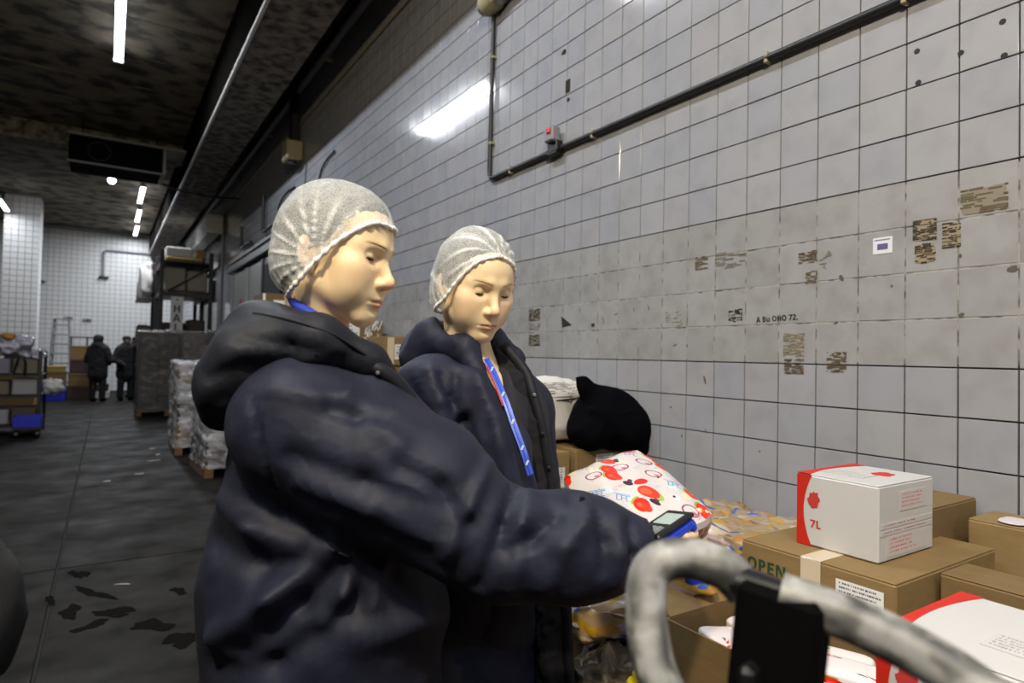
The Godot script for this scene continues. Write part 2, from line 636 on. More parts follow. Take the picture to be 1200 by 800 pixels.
func build_other_walls() -> void:
	var f := struct_node("wall_far", "white tiled end wall of the hall")
	var gf := mat("groutfar", Color(0.55, 0.55, 0.54), 0.9)
	put("masonry", cbox(Vector3(9.2, CEIL_Y, 0.2), 0.0), gf, f, Vector3((AISLE + LEFT_X) / 2, CEIL_Y / 2, FAR_Z - 0.106))
	var wt := mat("tilefar", Color(0.80, 0.80, 0.80), 0.4)
	tile_field(f, Vector3(LEFT_X, 0.0, FAR_Z - 0.006), Vector3.RIGHT, Vector3.UP, 57, 34, 0.152, wt)
	var plaster := mat("plaster", Color(0.30, 0.29, 0.28), 0.9)
	var l := struct_node("wall_left", "far side wall of the hall, outside the frame")
	put("masonry", cbox(Vector3(0.2, CEIL_Y, BACK_Z - FAR_Z), 0.0), plaster, l, Vector3(LEFT_X - 0.1, CEIL_Y / 2, (BACK_Z + FAR_Z) / 2))
	var b := struct_node("wall_back", "wall behind the camera, outside the frame")
	put("masonry", cbox(Vector3(9.2, CEIL_Y, 0.2), 0.0), plaster, b, Vector3((AISLE + LEFT_X) / 2, CEIL_Y / 2, BACK_Z + 0.1))
	var c := struct_node("pillar", "square white tiled column at the left edge")
	put("core", cbox(Vector3(0.70, CEIL_Y, 0.70), 0.0), gf, c, Vector3(-1.88, CEIL_Y / 2, -20.36))
	tile_field(c, Vector3(-2.24, 0, -20.0), Vector3.RIGHT, Vector3.UP, 5, 36, 0.145, wt)
	tile_field(c, Vector3(-1.52, 0, -20.0), Vector3.FORWARD, Vector3.UP, 5, 36, 0.145, wt)
	tile_field(c, Vector3(-2.24, 0, -20.72), Vector3.BACK, Vector3.UP, 5, 36, 0.145, wt)

func build_ceiling() -> void:
	var c := struct_node("ceiling", "dark stained concrete ceiling of wide slabs")
	put("deck", cbox(Vector3(9.2, 0.2, BACK_Z - FAR_Z), 0.0), mat("void", Color(0.03, 0.03, 0.03), 0.95), c, Vector3((AISLE + LEFT_X) / 2, CEIL_Y + 0.14, (BACK_Z + FAR_Z) / 2))
	var z := BACK_Z
	while z > FAR_Z + 0.1:
		var d := minf(1.1, z - FAR_Z)
		for xs: Array in [[2.17, -2.30], [-2.32, -6.5]]:
			var o := put("ceiling_panel", cbox(Vector3(xs[0] - xs[1], 0.05, d - 0.032), 0.008), M.ceiling, c, Vector3((xs[0] + xs[1]) / 2, CEIL_Y + 0.025 + rng.randf_range(0.0, 0.012), z - d / 2))
			o.set_meta("kind", "structure")
		z -= 1.1
	var b := struct_node("trim_1", "broad concrete beam running along the wall under the ceiling")
	for k in 6:
		put("beam_segment", cbox(Vector3(0.575, CEIL_Y - 4.53, 5.38), 0.012), M.beam, b, Vector3(1.41, (CEIL_Y + 4.53) / 2, BACK_Z - 2.7 - k * 5.4))
	var sidedark := mat("sidedark", Color(0.07, 0.065, 0.06), 1.0)  # added near-black boards, so the lamp-lit beam side comes out dark
	sidedark.metallic_specular = 0.0
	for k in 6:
		put("added_dark_side", cbox(Vector3(0.012, CEIL_Y - 4.53, 5.38), 0.002), sidedark, b, Vector3(1.114, (CEIL_Y + 4.545) / 2, BACK_Z - 2.7 - k * 5.4))
	var t := struct_node("trim_2", "dark cross beam under the ceiling beyond the nearest lamp")
	put("beam_segment", cbox(Vector3(7.6, 0.34, 0.30), 0.01), M.beam, t, Vector3(-2.68, CEIL_Y - 0.17, -13.45))
	# conduit along the beam edge
	var p := thing("beam_conduit", "pale conduit clipped along the lower edge of the ceiling beam", "conduit", Vector3(1.105, 4.53, 0))
	put("conduit", tube([Vector3(0, 0, 2.0), Vector3(0, 0, -23.9)], 0.022, 8), mat("paleconduit", Color(0.72, 0.71, 0.69), 0.5), p)
	for k in 12:
		put("clip", cbox(Vector3(0.03, 0.06, 0.05), 0.004), M.steel, p, Vector3(0.012, 0.01, 1.0 - k * 2.05))
	var q := thing("wall_conduit", "thin pale conduit high on the shaded top of the tiled wall", "conduit", Vector3(2.15, 4.56, 0))
	put("conduit", tube([Vector3(0, 0, 1.0), Vector3(0, 0, -23.5)], 0.012, 8), M.beige, q)
	var d2 := thing("duct_pipe", "dull metal pipe in the dark gap between beam and wall", "pipe", Vector3(2.08, 4.95, 0))
	put("pipe", tube([Vector3(0, 0, 1.0), Vector3(0, 0, -23.5)], 0.045, 10), mat("dullpipe", Color(0.5, 0.5, 0.52), 0.5), d2)
	for k in 7:
		put("bracket", cbox(Vector3(0.12, 0.10, 0.10), 0.004), M.beige, d2, Vector3(0.03, 0.0, -1.0 - k * 3.2))
	# the dark hanging unit
	var u := thing("cooling_unit", "black box-shaped unit hung under the dark ceiling, framed with pale edges", "cooling unit", Vector3(0.05, 4.52, -13.1))
	put("casing", cbox(Vector3(1.35, 0.44, 0.9), 0.015), M.blackmatte, u, Vector3(0, 0.22, 0))
	var fr := mat("unitframe", Color(0.42, 0.41, 0.40), 0.6)
	put("top_edge", cbox(Vector3(1.95, 0.05, 0.95), 0.006), fr, u, Vector3(0.28, 0.465, 0))
	put("bottom_edge", cbox(Vector3(1.4, 0.03, 0.05), 0.006), fr, u, Vector3(0, -0.005, 0.45))
	for s: float in [0.72, 1.22]:
		put("upright", cbox(Vector3(0.05, 0.46, 0.9), 0.006), fr, u, Vector3(s, 0.22, 0))
	for s: float in [-0.5, 0.0, 0.6]:
		put("hanger", tube([Vector3(s, 0.44, 0.2), Vector3(s, 0.75, 0.2)], 0.012, 6), M.darksteel, u)
	put("fan_guard", tube(ring(Vector3(-0.25, 0.22, 0.455), 0.16, 20), 0.008, 6, false), M.darksteel, u)
	var cable := thing("ceiling_cable", "black cable sagging from the dark ceiling unit to the wall", "cable", Vector3.ZERO)
	put("cable", tube(curve([Vector3(0.75, 4.55, -13.5), Vector3(1.1, 4.42, -13.3), Vector3(1.55, 4.36, -13.2), Vector3(2.12, 4.4, -13.2)], 5), 0.022, 6), M.black, cable)
	# white duct far along the wall
	var wd := thing("air_duct", "white duct along the top of the wall above the storage rack", "duct", Vector3(1.95, 4.25, -17.6))
	put("duct", cbox(Vector3(0.3, 0.42, 4.6), 0.03), M.whitepaint, wd)
	put("flange", cbox(Vector3(0.34, 0.46, 0.05), 0.005), M.steel, wd, Vector3(0, 0, 2.3))

func ring(c: Vector3, r: float, n: int) -> Array:
	var out := []
	for k in n + 1:
		out.append(c + Vector3(cos(TAU * k / n), sin(TAU * k / n), 0) * r)
	return out

const STAINS := [[-0.10, -4.75, 0.05, 0.14, 0.3], [-0.02, -4.35, 0.05, 0.2, 0.5], [0.08, -3.98, 0.07, 0.16, 0.9], [0.24, -3.7, 0.10, 0.12, 1.1], [0.36, -3.45, 0.14, 0.09, 0.8], [-0.12, -4.1, 0.06, 0.14, 0.2], [-0.22, -4.35, 0.03, 0.1, 0.1], [0.40, -4.15, 0.05, 0.08, 0.5], [-0.02, -3.85, 0.1, 0.06, 0.4]]
const LITTER := [[0.55, -9.1, 0.10, 0.03, 0.3], [0.05, -7.9, 0.05, 0.03, 0.9], [0.13, -4.42, 0.045, 0.007, -0.4], [0.62, -9.6, 0.07, 0.025, 1.2], [0.36, -8.2, 0.05, 0.03, 0.0], [0.58, -10.2, 0.04, 0.04, 0.6]]

# ------------------------------------------------------------------ fittings on the tiled wall
func wall_fit(called: String, label: String, cat: String, at: Vector3, group := "") -> Node3D:
	return thing(called, label, cat, at, 0.0, group)

func build_wall_fittings() -> void:
	var x := AISLE - 0.022
	var t := thing("wall_pipe", "black conduit dropping down the tiles then running level along the wall", "pipe", Vector3.ZERO)
	var path := [Vector3(x, 3.74, -3.615), Vector3(x, 2.68, -3.628)]
	path.append_array([Vector3(x, 2.645, -3.624), Vector3(x, 2.624, -3.605), Vector3(x, 2.617, -3.57)])
	path.append_array([Vector3(x, 2.615, -2.2), Vector3(x, 2.612, -1.0), Vector3(x, 2.61, 0.6)])
	put("conduit", tube(path, 0.0155, 12), M.pipe, t)
	for z: float in [-3.36, -2.55, -1.50, -0.995, -0.2]:
		var c := put("clamp", cbox(Vector3(0.036, 0.046, 0.016), 0.003), M.beige, t, Vector3(AISLE - 0.018, 2.616, z))
		put("screw", cbox(Vector3(0.008, 0.008, 0.008), 0.002), M.steel, c, Vector3(-0.008, 0.026, 0))
	for y: float in [3.45, 2.86]:
		put("clamp", cbox(Vector3(0.036, 0.016, 0.046), 0.003), M.beige, t, Vector3(AISLE - 0.018, y, -3.62))
	var s := thing("switch_box", "small gray switch box with a red button mounted on the black conduit", "switch", Vector3(AISLE, 2.655, -2.88))
	put("back_box", cbox(Vector3(0.05, 0.085, 0.09), 0.006), M.black, s, Vector3(-0.027, -0.03, 0))
	put("cover", cbox(Vector3(0.06, 0.085, 0.085), 0.008), M.graybox, s, Vector3(-0.05, 0.045, 0))
	put("button", cbox(Vector3(0.012, 0.03, 0.035), 0.004), mat("crimson", Color(0.85, 0.05, 0.18), 0.4), s, Vector3(-0.085, 0.06, 0.01), Vector3.ZERO, "red push button")
	put("gland", tube([Vector3(-0.03, -0.05, -0.06), Vector3(-0.03, -0.05, 0.06)], 0.024, 10), M.black, s)
	# beige horn-shaped fitting at the top edge of the frame
	var f := thing("junction_fitting", "dirty beige cylindrical fitting at the top of the black conduit", "fitting", Vector3(AISLE - 0.07, 3.80, -3.55))
	put("barrel", tube([Vector3(0, 0, -0.08), Vector3(0, 0.0, 0.05), Vector3(0, 0.005, 0.06), Vector3(0, 0.03, 0.42)], [0.075, 0.075, 0.055, 0.06], 14), M.beige, f)
	put("cap", tube([Vector3(0, 0, -0.115), Vector3(0, 0, -0.07)], 0.062, 14), M.steel, f)
	put("collar", tube([Vector3(0, 0.003, 0.075), Vector3(0, 0.006, 0.11)], 0.068, 14), M.steel, f)
	put("bracket", cbox(Vector3(0.05, 0.05, 0.12), 0.006), M.darksteel, f, Vector3(0.045, -0.02, 0.0))
	var b := thing("wall_lamp_box", "dull beige box on a dark bracket high on the wall above the worker in front", "fitting", Vector3(2.05, 4.02, -8.75))
	put("box", cbox(Vector3(0.22, 0.26, 0.3), 0.02), M.beige, b, Vector3(0, 0.12, 0))
	put("bracket", cbox(Vector3(0.10, 0.95, 0.16), 0.01), M.darksteel, b, Vector3(0.0, 0.7, 0.05))
	put("socket", tube([Vector3(0, -0.05, 0.02), Vector3(0, 0.0, 0.02)], 0.06, 10), M.darksteel, b)
	for k in 3:
		var p: Array = [[Vector3(2.17, 3.757, -7.167), Vector3(2.17, 3.734, -7.43), Vector3(2.17, 3.668, -7.668), Vector3(2.17, 3.507, -7.799)], [Vector3(2.17, 3.734, -8.992), Vector3(2.17, 3.753, -9.487), Vector3(2.17, 3.656, -9.904), Vector3(2.17, 3.461, -9.991)], [Vector3(2.17, 3.911, -8.39), Vector3(2.17, 3.769, -8.417), Vector3(2.17, 3.589, -8.483), Vector3(2.17, 3.551, -8.521)]][k]
		var o := put("loose_wire", tube(curve(p, 4), [0.012, 0.012, 0.007][k], 6), M.pipe, self, Vector3(-0.02, 0, 0))
		tag(o, ["thin black wire curling off the tiles, upper one above the front worker", "thin black wire curling off the tiles, lower one left of the front worker", "faint hanging wire under the dull beige wall box"][k], "wire")

# torn remains of a sticker: irregular strips of dirty paper on the tiles
func residue(w: float, h: float, rows: int, fill: float, seed_: int) -> ArrayMesh:
	var r := RandomNumberGenerator.new()
	r.seed = seed_
	var st := start()
	for k in rows:
		var y := h * (0.5 - (k + 0.5) / rows)
		var x := -w / 2
		while x < w / 2:
			var l := minf(w * r.randf_range(0.04, 0.4), w / 2 - x)
			if r.randf() < fill and l > 0.003:
				var hh := h / rows * r.randf_range(0.3, 0.85)
				var t := r.randf_range(0.0006, 0.0012)
				add_box(st, Vector3(l, hh, t), 0.0, Transform3D(Basis(Vector3.BACK, r.randf_range(-0.03, 0.03)), Vector3(x + l / 2, y + r.randf_range(-0.1, 0.1) * h / rows, t / 2)))
			x += l * r.randf_range(0.9, 1.3)
	return st.commit()

func sticker(q: Array, rows: int, fill: float, seed_: int, m: Material, label: String, under: Material = null, group := "torn sticker remains on the wall tiles") -> Node3D:
	var o := thing("sticker_remnant", label, "sticker", Vector3(AISLE - 0.0012, q[0], q[1]), -PI / 2, group)
	if under:
		var poly := PackedVector2Array()
		var r := RandomNumberGenerator.new()
		r.seed = seed_
		for k in 22:
			var a := TAU * k / 22
			var sq := 1.0 / maxf(absf(cos(a)), absf(sin(a)))
			poly.append(Vector2(cos(a) * q[2] / 2, sin(a) * q[3] / 2) * sq * r.randf_range(0.86, 1.0))
		put("backing", prism(poly, 0.0007), under, o)
	put("torn_paper", residue(q[2], q[3], rows * 2, fill, seed_), m, o, Vector3(0, 0, 0.0004))
	return o

func build_stickers() -> void:
	var br := mat("stickerbrown", Color(0.36, 0.30, 0.20), 0.85)
	var dk := mat("stickerdark", Color(0.17, 0.145, 0.12), 0.85)
	var gy := mat("stickergray", Color(0.47, 0.45, 0.41), 0.85)
	var tn := mat("stickertan", Color(0.56, 0.51, 0.42), 0.85)
	var fd := mat("stickerfaded", Color(0.60, 0.59, 0.56), 0.7)
	sticker([1.9140, -0.7820, 0.1200, 0.0790], 6, 0.5, 1, mat("stickerolive", Color(0.36, 0.32, 0.24), 0.8), "large brown rectangular sticker remnant high at the right edge, torn in level streaks", mat("stickerfilm", Color(0.50, 0.47, 0.41), 0.6))
	sticker([1.8480, -0.9410, 0.0690, 0.0690], 7, 0.75, 2, dk, "dark torn sticker remnant just left of the smaller dark one, upper of a stacked pair", tn)
	sticker([1.7740, -0.9390, 0.0610, 0.0630], 6, 0.6, 3, dk, "brown torn sticker remnant, lower of the stacked pair below the large one", tn)
	sticker([1.8210, -0.8660, 0.0510, 0.0790], 7, 0.7, 4, dk, "narrow dark sticker remnant directly below the left end of the large brown one", tn)
	sticker([1.8100, -1.3340, 0.0740, 0.0450], 6, 0.7, 5, br, "small brown streaky sticker remnant left of the white printed label")
	sticker([1.7340, -1.3200, 0.0460, 0.0480], 5, 0.6, 6, br, "tiny brown sticker scrap under the small streaky remnant, left of the white label")
	sticker([1.7890, -1.2670, 0.0480, 0.0680], 5, 0.22, 7, gy, "faint gray streaks of a peeled sticker right of the small brown remnant")
	sticker([1.8440, -1.8270, 0.0700, 0.0600], 3, 0.9, 8, br, "brown smudged sticker corner left of the gray scratched remnant")
	sticker([1.8410, -1.6780, 0.1530, 0.0720], 5, 0.45, 9, gy, "gray scratched remnant of a wide label, right of the brown smudged corner")
	sticker([1.6060, -1.6490, 0.0670, 0.0530], 5, 0.55, 10, mat("ink2", Color(0.1, 0.1, 0.09), 0.8), "black scratched scrap left of the handwriting on the tiles")
	sticker([1.4840, -1.3870, 0.0870, 0.0900], 12, 0.72, 11, tn, "tan streaked sticker remnant above the dark joint, upper half of a torn pair", null)
	sticker([1.4040, -1.3860, 0.0790, 0.0570], 8, 0.72, 12, br, "tan streaked sticker remnant crossing the dark joint, lower half of a torn pair", null)
	sticker([1.4230, -1.2230, 0.0710, 0.0720], 7, 0.78, 13, br, "square brown sticker remnant on the dark joint right of the tan streaked pair", null)
	sticker([1.6710, -3.0900, 0.1170, 0.0720], 5, 0.7, 14, dk, "topmost of the three gray dirty scraps in a column right of the second worker's face", gy)
	sticker([1.5960, -3.0870, 0.1160, 0.0470], 3, 0.6, 15, gy, "middle, smallest of three gray scraps in a column right of the second worker's face")
	sticker([1.5180, -3.0850, 0.1170, 0.0670], 5, 0.7, 16, dk, "lowest of the three gray scraps in a column right of the second worker's face", gy)
	sticker([1.6070, -1.9830, 0.0980, 0.0700], 4, 0.5, 17, fd, "pale scribbled label outline on the tiles right of the black triangular mark")
	var l := thing("printed_label", "small clean white label with a purple print on the tiles", "label", Vector3(AISLE - 0.0012, [1.8160, -1.0690, 0.0630, 0.0540][0], [1.8160, -1.0690, 0.0630, 0.0540][1]), -PI / 2)
	put("paper", cbox(Vector3(0.062, 0.055, 0.0012), 0.0002), mat("labelwhite", Color(0.86, 0.86, 0.88), 0.4), l)
	put("print", cbox(Vector3(0.034, 0.020, 0.0006), 0.0), mat("purple", Color(0.35, 0.33, 0.52), 0.6), l, Vector3(0.0, -0.004, 0.0008))
	put("print_line", cbox(Vector3(0.05, 0.004, 0.0006), 0.0), mat("purple2", Color(0.45, 0.44, 0.58), 0.6), l, Vector3(-0.001, 0.019, 0.0008))
	var w := thing("handwriting", "black handwritten letters and number on the tiles right of the scratched scrap", "writing", Vector3(AISLE - 0.0006, [1.5980, -1.4610, 0.1760, 0.0500][0] - 0.012, [1.5980, -1.4610, 0.1760, 0.0500][1]), -PI / 2)
	var o := put("letters", letters("A Bu OHO 72.", 0.024, 0.0008, true), M.ink, w, Vector3.ZERO, Vector3(0, 0, 0.03))
	o.scale = Vector3(0.85, 0.9, 1)

func blot(w: float, h: float, n: int, seed_: int) -> PackedVector2Array:
	var r := RandomNumberGenerator.new()
	r.seed = seed_
	var p := PackedVector2Array()
	for k in n:
		var a := TAU * k / n
		p.append(Vector2(cos(a) * w / 2, sin(a) * h / 2) * r.randf_range(0.7, 1.1))
	return p

func build_wall_marks() -> void:
	var w: Node3D = get_node("wall_right")
	var x := AISLE - 0.0004
	# drill holes with dark rims
	for p: Vector3 in [Vector3(2.17, 2.433, -0.967), Vector3(2.17, 2.329, -0.963), Vector3(2.17, 2.378, -0.843), Vector3(2.17, 2.428, -0.737), Vector3(2.17, 2.326, -0.733)]:
		put("drill_hole", tube([Vector3(x + 0.001, p.y, p.z), Vector3(x - 0.0006, p.y, p.z)], 0.009, 10), M.black, w)
	# fallen tile pieces show the dark bed
	put("tile_gap", cbox(Vector3(0.002, 0.075, 0.042), 0.0), mat("bed", Color(0.13, 0.11, 0.10), 0.95), w, Vector3(x, Vector3(2.17, 2.971, -2.804).y, Vector3(2.17, 2.971, -2.804).z))
	put("tile_gap", prism(blot(0.05, 0.035, 7, 3), 0.002), M.bed, w, Vector3(x, Vector3(2.17, 3.185, -2.847).y, Vector3(2.17, 3.185, -2.847).z), Vector3(0, -PI / 2, 0))
	put("tile_gap", prism(blot(0.035, 0.03, 6, 4), 0.002), M.bed, w, Vector3(x, Vector3(2.17, 2.89, -2.798).y, Vector3(2.17, 2.89, -2.798).z), Vector3(0, -PI / 2, 0))
	var scuff := mat("scuff", Color(0.33, 0.31, 0.28), 0.8)
	var dark := mat("darkscuff", Color(0.12, 0.11, 0.10), 0.8)
	put("scuff_mark", prism(PackedVector2Array([Vector2(-0.05, 0.03), Vector2(0.05, -0.025), Vector2(-0.04, -0.035)]), 0.0012), dark, w, Vector3(x, Vector3(2.17, 1.623, -2.775).y, Vector3(2.17, 1.623, -2.775).z), Vector3(0, -PI / 2, 0))
	put("scuff_mark", prism(blot(0.03, 0.022, 9, 5), 0.0012), dark, w, Vector3(x, Vector3(2.17, 1.593, -2.546).y, Vector3(2.17, 1.593, -2.546).z), Vector3(0, -PI / 2, 0))
	for p: Array in [[Vector3(2.17, 1.699, -0.711), 0.03, 0.014], [Vector3(2.17, 1.573, -0.838), 0.02, 0.010], [Vector3(2.17, 1.719, -1.208), 0.016, 0.022], [Vector3(2.17, 1.752, -0.843), 0.012, 0.012], [Vector3(2.17, 1.482, -1.903), 0.008, 0.012], [Vector3(2.17, 1.486, -1.973), 0.03, 0.003], [Vector3(2.17, 1.115, -1.793), 0.006, 0.02], [Vector3(2.17, 1.064, -1.529), 0.012, 0.006], [Vector3(2.17, 1.077, -1.925), 0.012, 0.01], [Vector3(2.17, 1.334, -1.802), 0.01, 0.034], [Vector3(2.17, 1.201, -1.993), 0.01, 0.008], [Vector3(2.17, 1.562, -1.226), 0.02, 0.006], [Vector3(2.17, 1.677, -1.04), 0.008, 0.008], [Vector3(2.17, 1.617, -2.465), 0.006, 0.04], [Vector3(2.17, 1.644, -2.368), 0.03, 0.004], [Vector3(2.17, 1.666, -2.142), 0.006, 0.03], [Vector3(2.17, 1.659, -2.24), 0.006, 0.02]]:
		put("scuff_mark", prism(blot(p[1], p[2] * 1.4, 8, int(p[1] * 9999)), 0.001), [scuff, dark][int(p[1] * 1000) % 2], w, Vector3(x, p[0].y, p[0].z), Vector3(0, -PI / 2, 0.3))

# ------------------------------------------------------------------ cartons
# a carton standing at «at» (middle of its base): body, flap seam, tape, label
func carton(label: String, size: Vector3, at: Vector3, kind: int, opt := {}) -> Node3D:
	var o := thing(opt.get("name", "cardboard_box"), label, "box", at, opt.get("turn", 0.0), opt.get("group", ""))
	carton_parts(o, size, Vector3.ZERO, kind, opt)
	return o

func carton_parts(o: Node3D, size: Vector3, at: Vector3, kind: int, opt := {}) -> void:
	var m: Material = M["card%d" % kind]
	put("body", cbox(size, 0.0045), m, o, at + Vector3(0, size.y / 2, 0))
	var top := at.y + size.y
	var along_z: bool = opt.get("seam", "x") == "z"
	if opt.get("flaps", true):
		# two lid flaps that meet at a seam
		for s: float in [-1.0, 1.0]:
			var fs := Vector3(size.x - 0.004, 0.004, size.z / 2 - 0.003)
			var p := Vector3(0, top + 0.001, s * size.z / 4)
			if along_z:
				fs = Vector3(size.x / 2 - 0.003, 0.004, size.z - 0.004)
				p = Vector3(s * size.x / 4, top + 0.001, 0)
			put("lid_flap", cbox(fs, 0.0018), m, o, Vector3(at.x, 0, at.z) + p)
		if opt.get("tape", true):
			var tw := 0.05
			var ts := Vector3(size.x + 0.002, 0.0012, tw)
			if along_z:
				ts = Vector3(tw, 0.0012, size.z + 0.002)
			put("tape", cbox(ts, 0.0003), M[opt.get("tapemat", "tape")], o, Vector3(at.x, top + 0.0036, at.z))
			var es := Vector3(0.0012, 0.07, tw)
			var ep := Vector3(-size.x / 2 - 0.0008, size.y - 0.033, 0)
			if along_z:
				es = Vector3(tw, 0.07, 0.0012)
				ep = Vector3(0, size.y - 0.033, size.z / 2 + 0.0008)
			put("tape", cbox(es, 0.0003), M[opt.get("tapemat", "tape")], o, at + ep)

# printed paper label on the face that looks along «face»
func box_label(o: Node3D, w: float, h: float, at: Vector3, face: Vector3, tex: Material) -> void:
	var turn := Vector3(0, atan2(face.x, face.z), 0)
	if face.y > 0.5:
		turn = Vector3(-PI / 2, 0, 0)
	put("paper_label", plate(w, h, 0.0012), tex, o, at + face * 0.0012, turn, "white printed label")

# pictures of print: pale paper with rows of dark type and a bar code
func print_image(w: int, h: int, seed_: int, paper: Color, ink: Color, rows: int, code := true) -> ImageTexture:
	var r := RandomNumberGenerator.new()
	r.seed = seed_
	var im := Image.create(w, h, false, Image.FORMAT_RGB8)
	im.fill(paper)
	var rh := h / float(rows + 1)
	for k in rows:
		var y := int(rh * (k + 0.6))
		var x := int(w * 0.07)
		var e := int(w * r.randf_range(0.55, 0.94))
		if code and k == rows / 2:
			while x < e:
				var l := r.randi_range(1, 4)
				im.fill_rect(Rect2i(x, y - int(rh * 0.2), l, int(rh * 0.95)), ink)
				x += l + r.randi_range(1, 4)
			continue
		while x < e:
			var l := r.randi_range(2, 6)
			im.fill_rect(Rect2i(x, y, l, int(rh * 0.45)), ink.lerp(paper, r.randf_range(0.0, 0.4)))
			x += l + r.randi_range(1, 3) + (4 if r.randf() < 0.2 else 0)
	return ImageTexture.create_from_image(im)

func label_mat(key: String, seed_: int, rows := 7, paper := Color(0.85, 0.85, 0.84), ink := Color(0.12, 0.12, 0.14), code := true) -> StandardMaterial3D:
	if not M.has(key):
		var m := mat(key, Color.WHITE, 0.6)
		m.albedo_texture = print_image(160, 128, seed_, paper, ink, rows, code)
	return M[key]

# the small white and red carton
func red_carton(label: String, size: Vector3, at: Vector3) -> Node3D:
	var o := thing("printed_carton", label, "box", at, 0.0, "white cartons with a red band")
	put("body", cbox(size, 0.004), M.whitebox, o, Vector3(0, size.y / 2, 0))
	for s: float in [-1.0, 1.0]:
		put("lid_flap", cbox(Vector3(size.x - 0.004, 0.003, size.z / 2 - 0.0025), 0.0012), M.whitebox, o, Vector3(0, size.y + 0.0008, s * size.z / 4))
	# red band with a bowed inner edge, round the far end: on the aisle face and the top
	var band := func(w: float, h: float, bow: float) -> PackedVector2Array:
		var p := PackedVector2Array([Vector2(0, 0), Vector2(0, h)])
		for k in 13:
			var f := k / 12.0
			p.append(Vector2(w + bow * (4.0 * (f - 0.5) * (f - 0.5)), h * (1.0 - f)))
		return p
	var hx := size.x / 2
	var hz := size.z / 2
	put("red_band", prism(band.call(0.018, size.y, 0.022), 0.0012), M.red, o, Vector3(-hx - 0.0007, 0, -hz), Vector3(0, -PI / 2, 0))
	put("red_band", prism(band.call(0.014, size.x, 0.022), 0.0012), M.red, o, Vector3(-hx, size.y + 0.003, -hz), Vector3(-PI / 2, -PI / 2, 0))
	put("red_seal", prism(PackedVector2Array(blot(0.034, 0.046, 20, 2)), 0.0012), M.redprint, o, Vector3(-hx - 0.0007, size.y * 0.66, -hz + 0.045), Vector3(0, -PI / 2, 0))
	put("red_lettering", letters("7L", 0.019, 0.0012), M.redprint, o, Vector3(-hx - 0.0006, size.y * 0.32, -hz + 0.05), Vector3(0, -PI / 2, 0))
	put("red_seal", prism(PackedVector2Array(blot(0.066, 0.05, 22, 6)), 0.0012), M.redprint, o, Vector3(hx * 0.28, size.y + 0.003, hz * 0.25), Vector3(-PI / 2, 0, 0))
	put("gray_print", plate(0.11, 0.07, 0.001), label_mat("grayprint", 77, 5, Color(0.755, 0.745, 0.74), Color(0.5, 0.5, 0.52), false), o, Vector3(-hx * 0.25, size.y + 0.0032, -hz * 0.25), Vector3(-PI / 2, -PI / 2, 0))
	# end face: two rows of slanted red dashes and pale red print
	for k in 2:
		put("dash_row", plate(size.x * 0.94, 0.012, 0.001), label_mat("dashes%d" % k, 31 + k, 1, Color(0.755, 0.745, 0.74), Color(0.72, 0.2, 0.18), false), o, Vector3(0, size.y * (0.47 - 0.09 * k), hz + 0.0008))
	put("red_print", plate(size.x * 0.5, size.y * 0.26, 0.001), label_mat("redblock", 41, 4, Color(0.755, 0.745, 0.74), Color(0.80, 0.42, 0.38), false), o, Vector3(0.03, size.y * 0.76, hz + 0.0008))
	put("red_print", plate(size.x * 0.72, size.y * 0.27, 0.001), label_mat("redblock2", 42, 4, Color(0.755, 0.745, 0.74), Color(0.80, 0.42, 0.38), false), o, Vector3(0.0, size.y * 0.19, hz + 0.0008))
	return o

func pallet(parent: Node3D, w: float, d: float, at := Vector3.ZERO) -> void:
	for k in 5:
		put("pallet_board", cbox(Vector3(w, 0.02, d / 5.8), 0.002), M.wood, parent, at + Vector3(0, 0.13, (k - 2) * d / 4.95))
	for sx: float in [-1.0, 0.0, 1.0]:
		put("pallet_runner", cbox(Vector3(0.09, 0.12, d), 0.003), M.wood, parent, at + Vector3(sx * (w / 2 - 0.05), 0.06, 0))

# soft closed shape: rounded box pushed about by noise
func soft(size: Vector3, e: float, amp: float, freq: float, seed_: int, nu := 40, nv := 24, flat := 0.0) -> Callable:
	var n := FastNoiseLite.new()
	n.seed = seed_
	n.frequency = freq
	n.fractal_octaves = 3
	return func(a: float, b: float) -> Vector3:
		var th := TAU * a
		var ph := PI * (b - 0.5)
		var pw := func(v: float, k: float) -> float: return signf(v) * pow(absf(v), k)
		var p := Vector3(pw.call(cos(ph), e) * pw.call(cos(th), e), pw.call(sin(ph), e), pw.call(cos(ph), e) * pw.call(sin(th), e)) * 0.5 * size
		var k := 1.0 + (n.get_noise_3dv(p) + 0.5 * n.get_noise_3dv(p * 2.7 + Vector3(5, 5, 5))) * amp
		p *= k
		if flat > 0.0 and p.y < -size.y * (0.5 - flat):
			p.y = -size.y * (0.5 - flat)
		return p

func soft_mesh(size: Vector3, e: float, amp: float, freq: float, seed_: int, nu := 40, nv := 24, flat := 0.0) -> ArrayMesh:
	return patch(nu, nv, soft(size, e, amp, freq, seed_, nu, nv, flat))

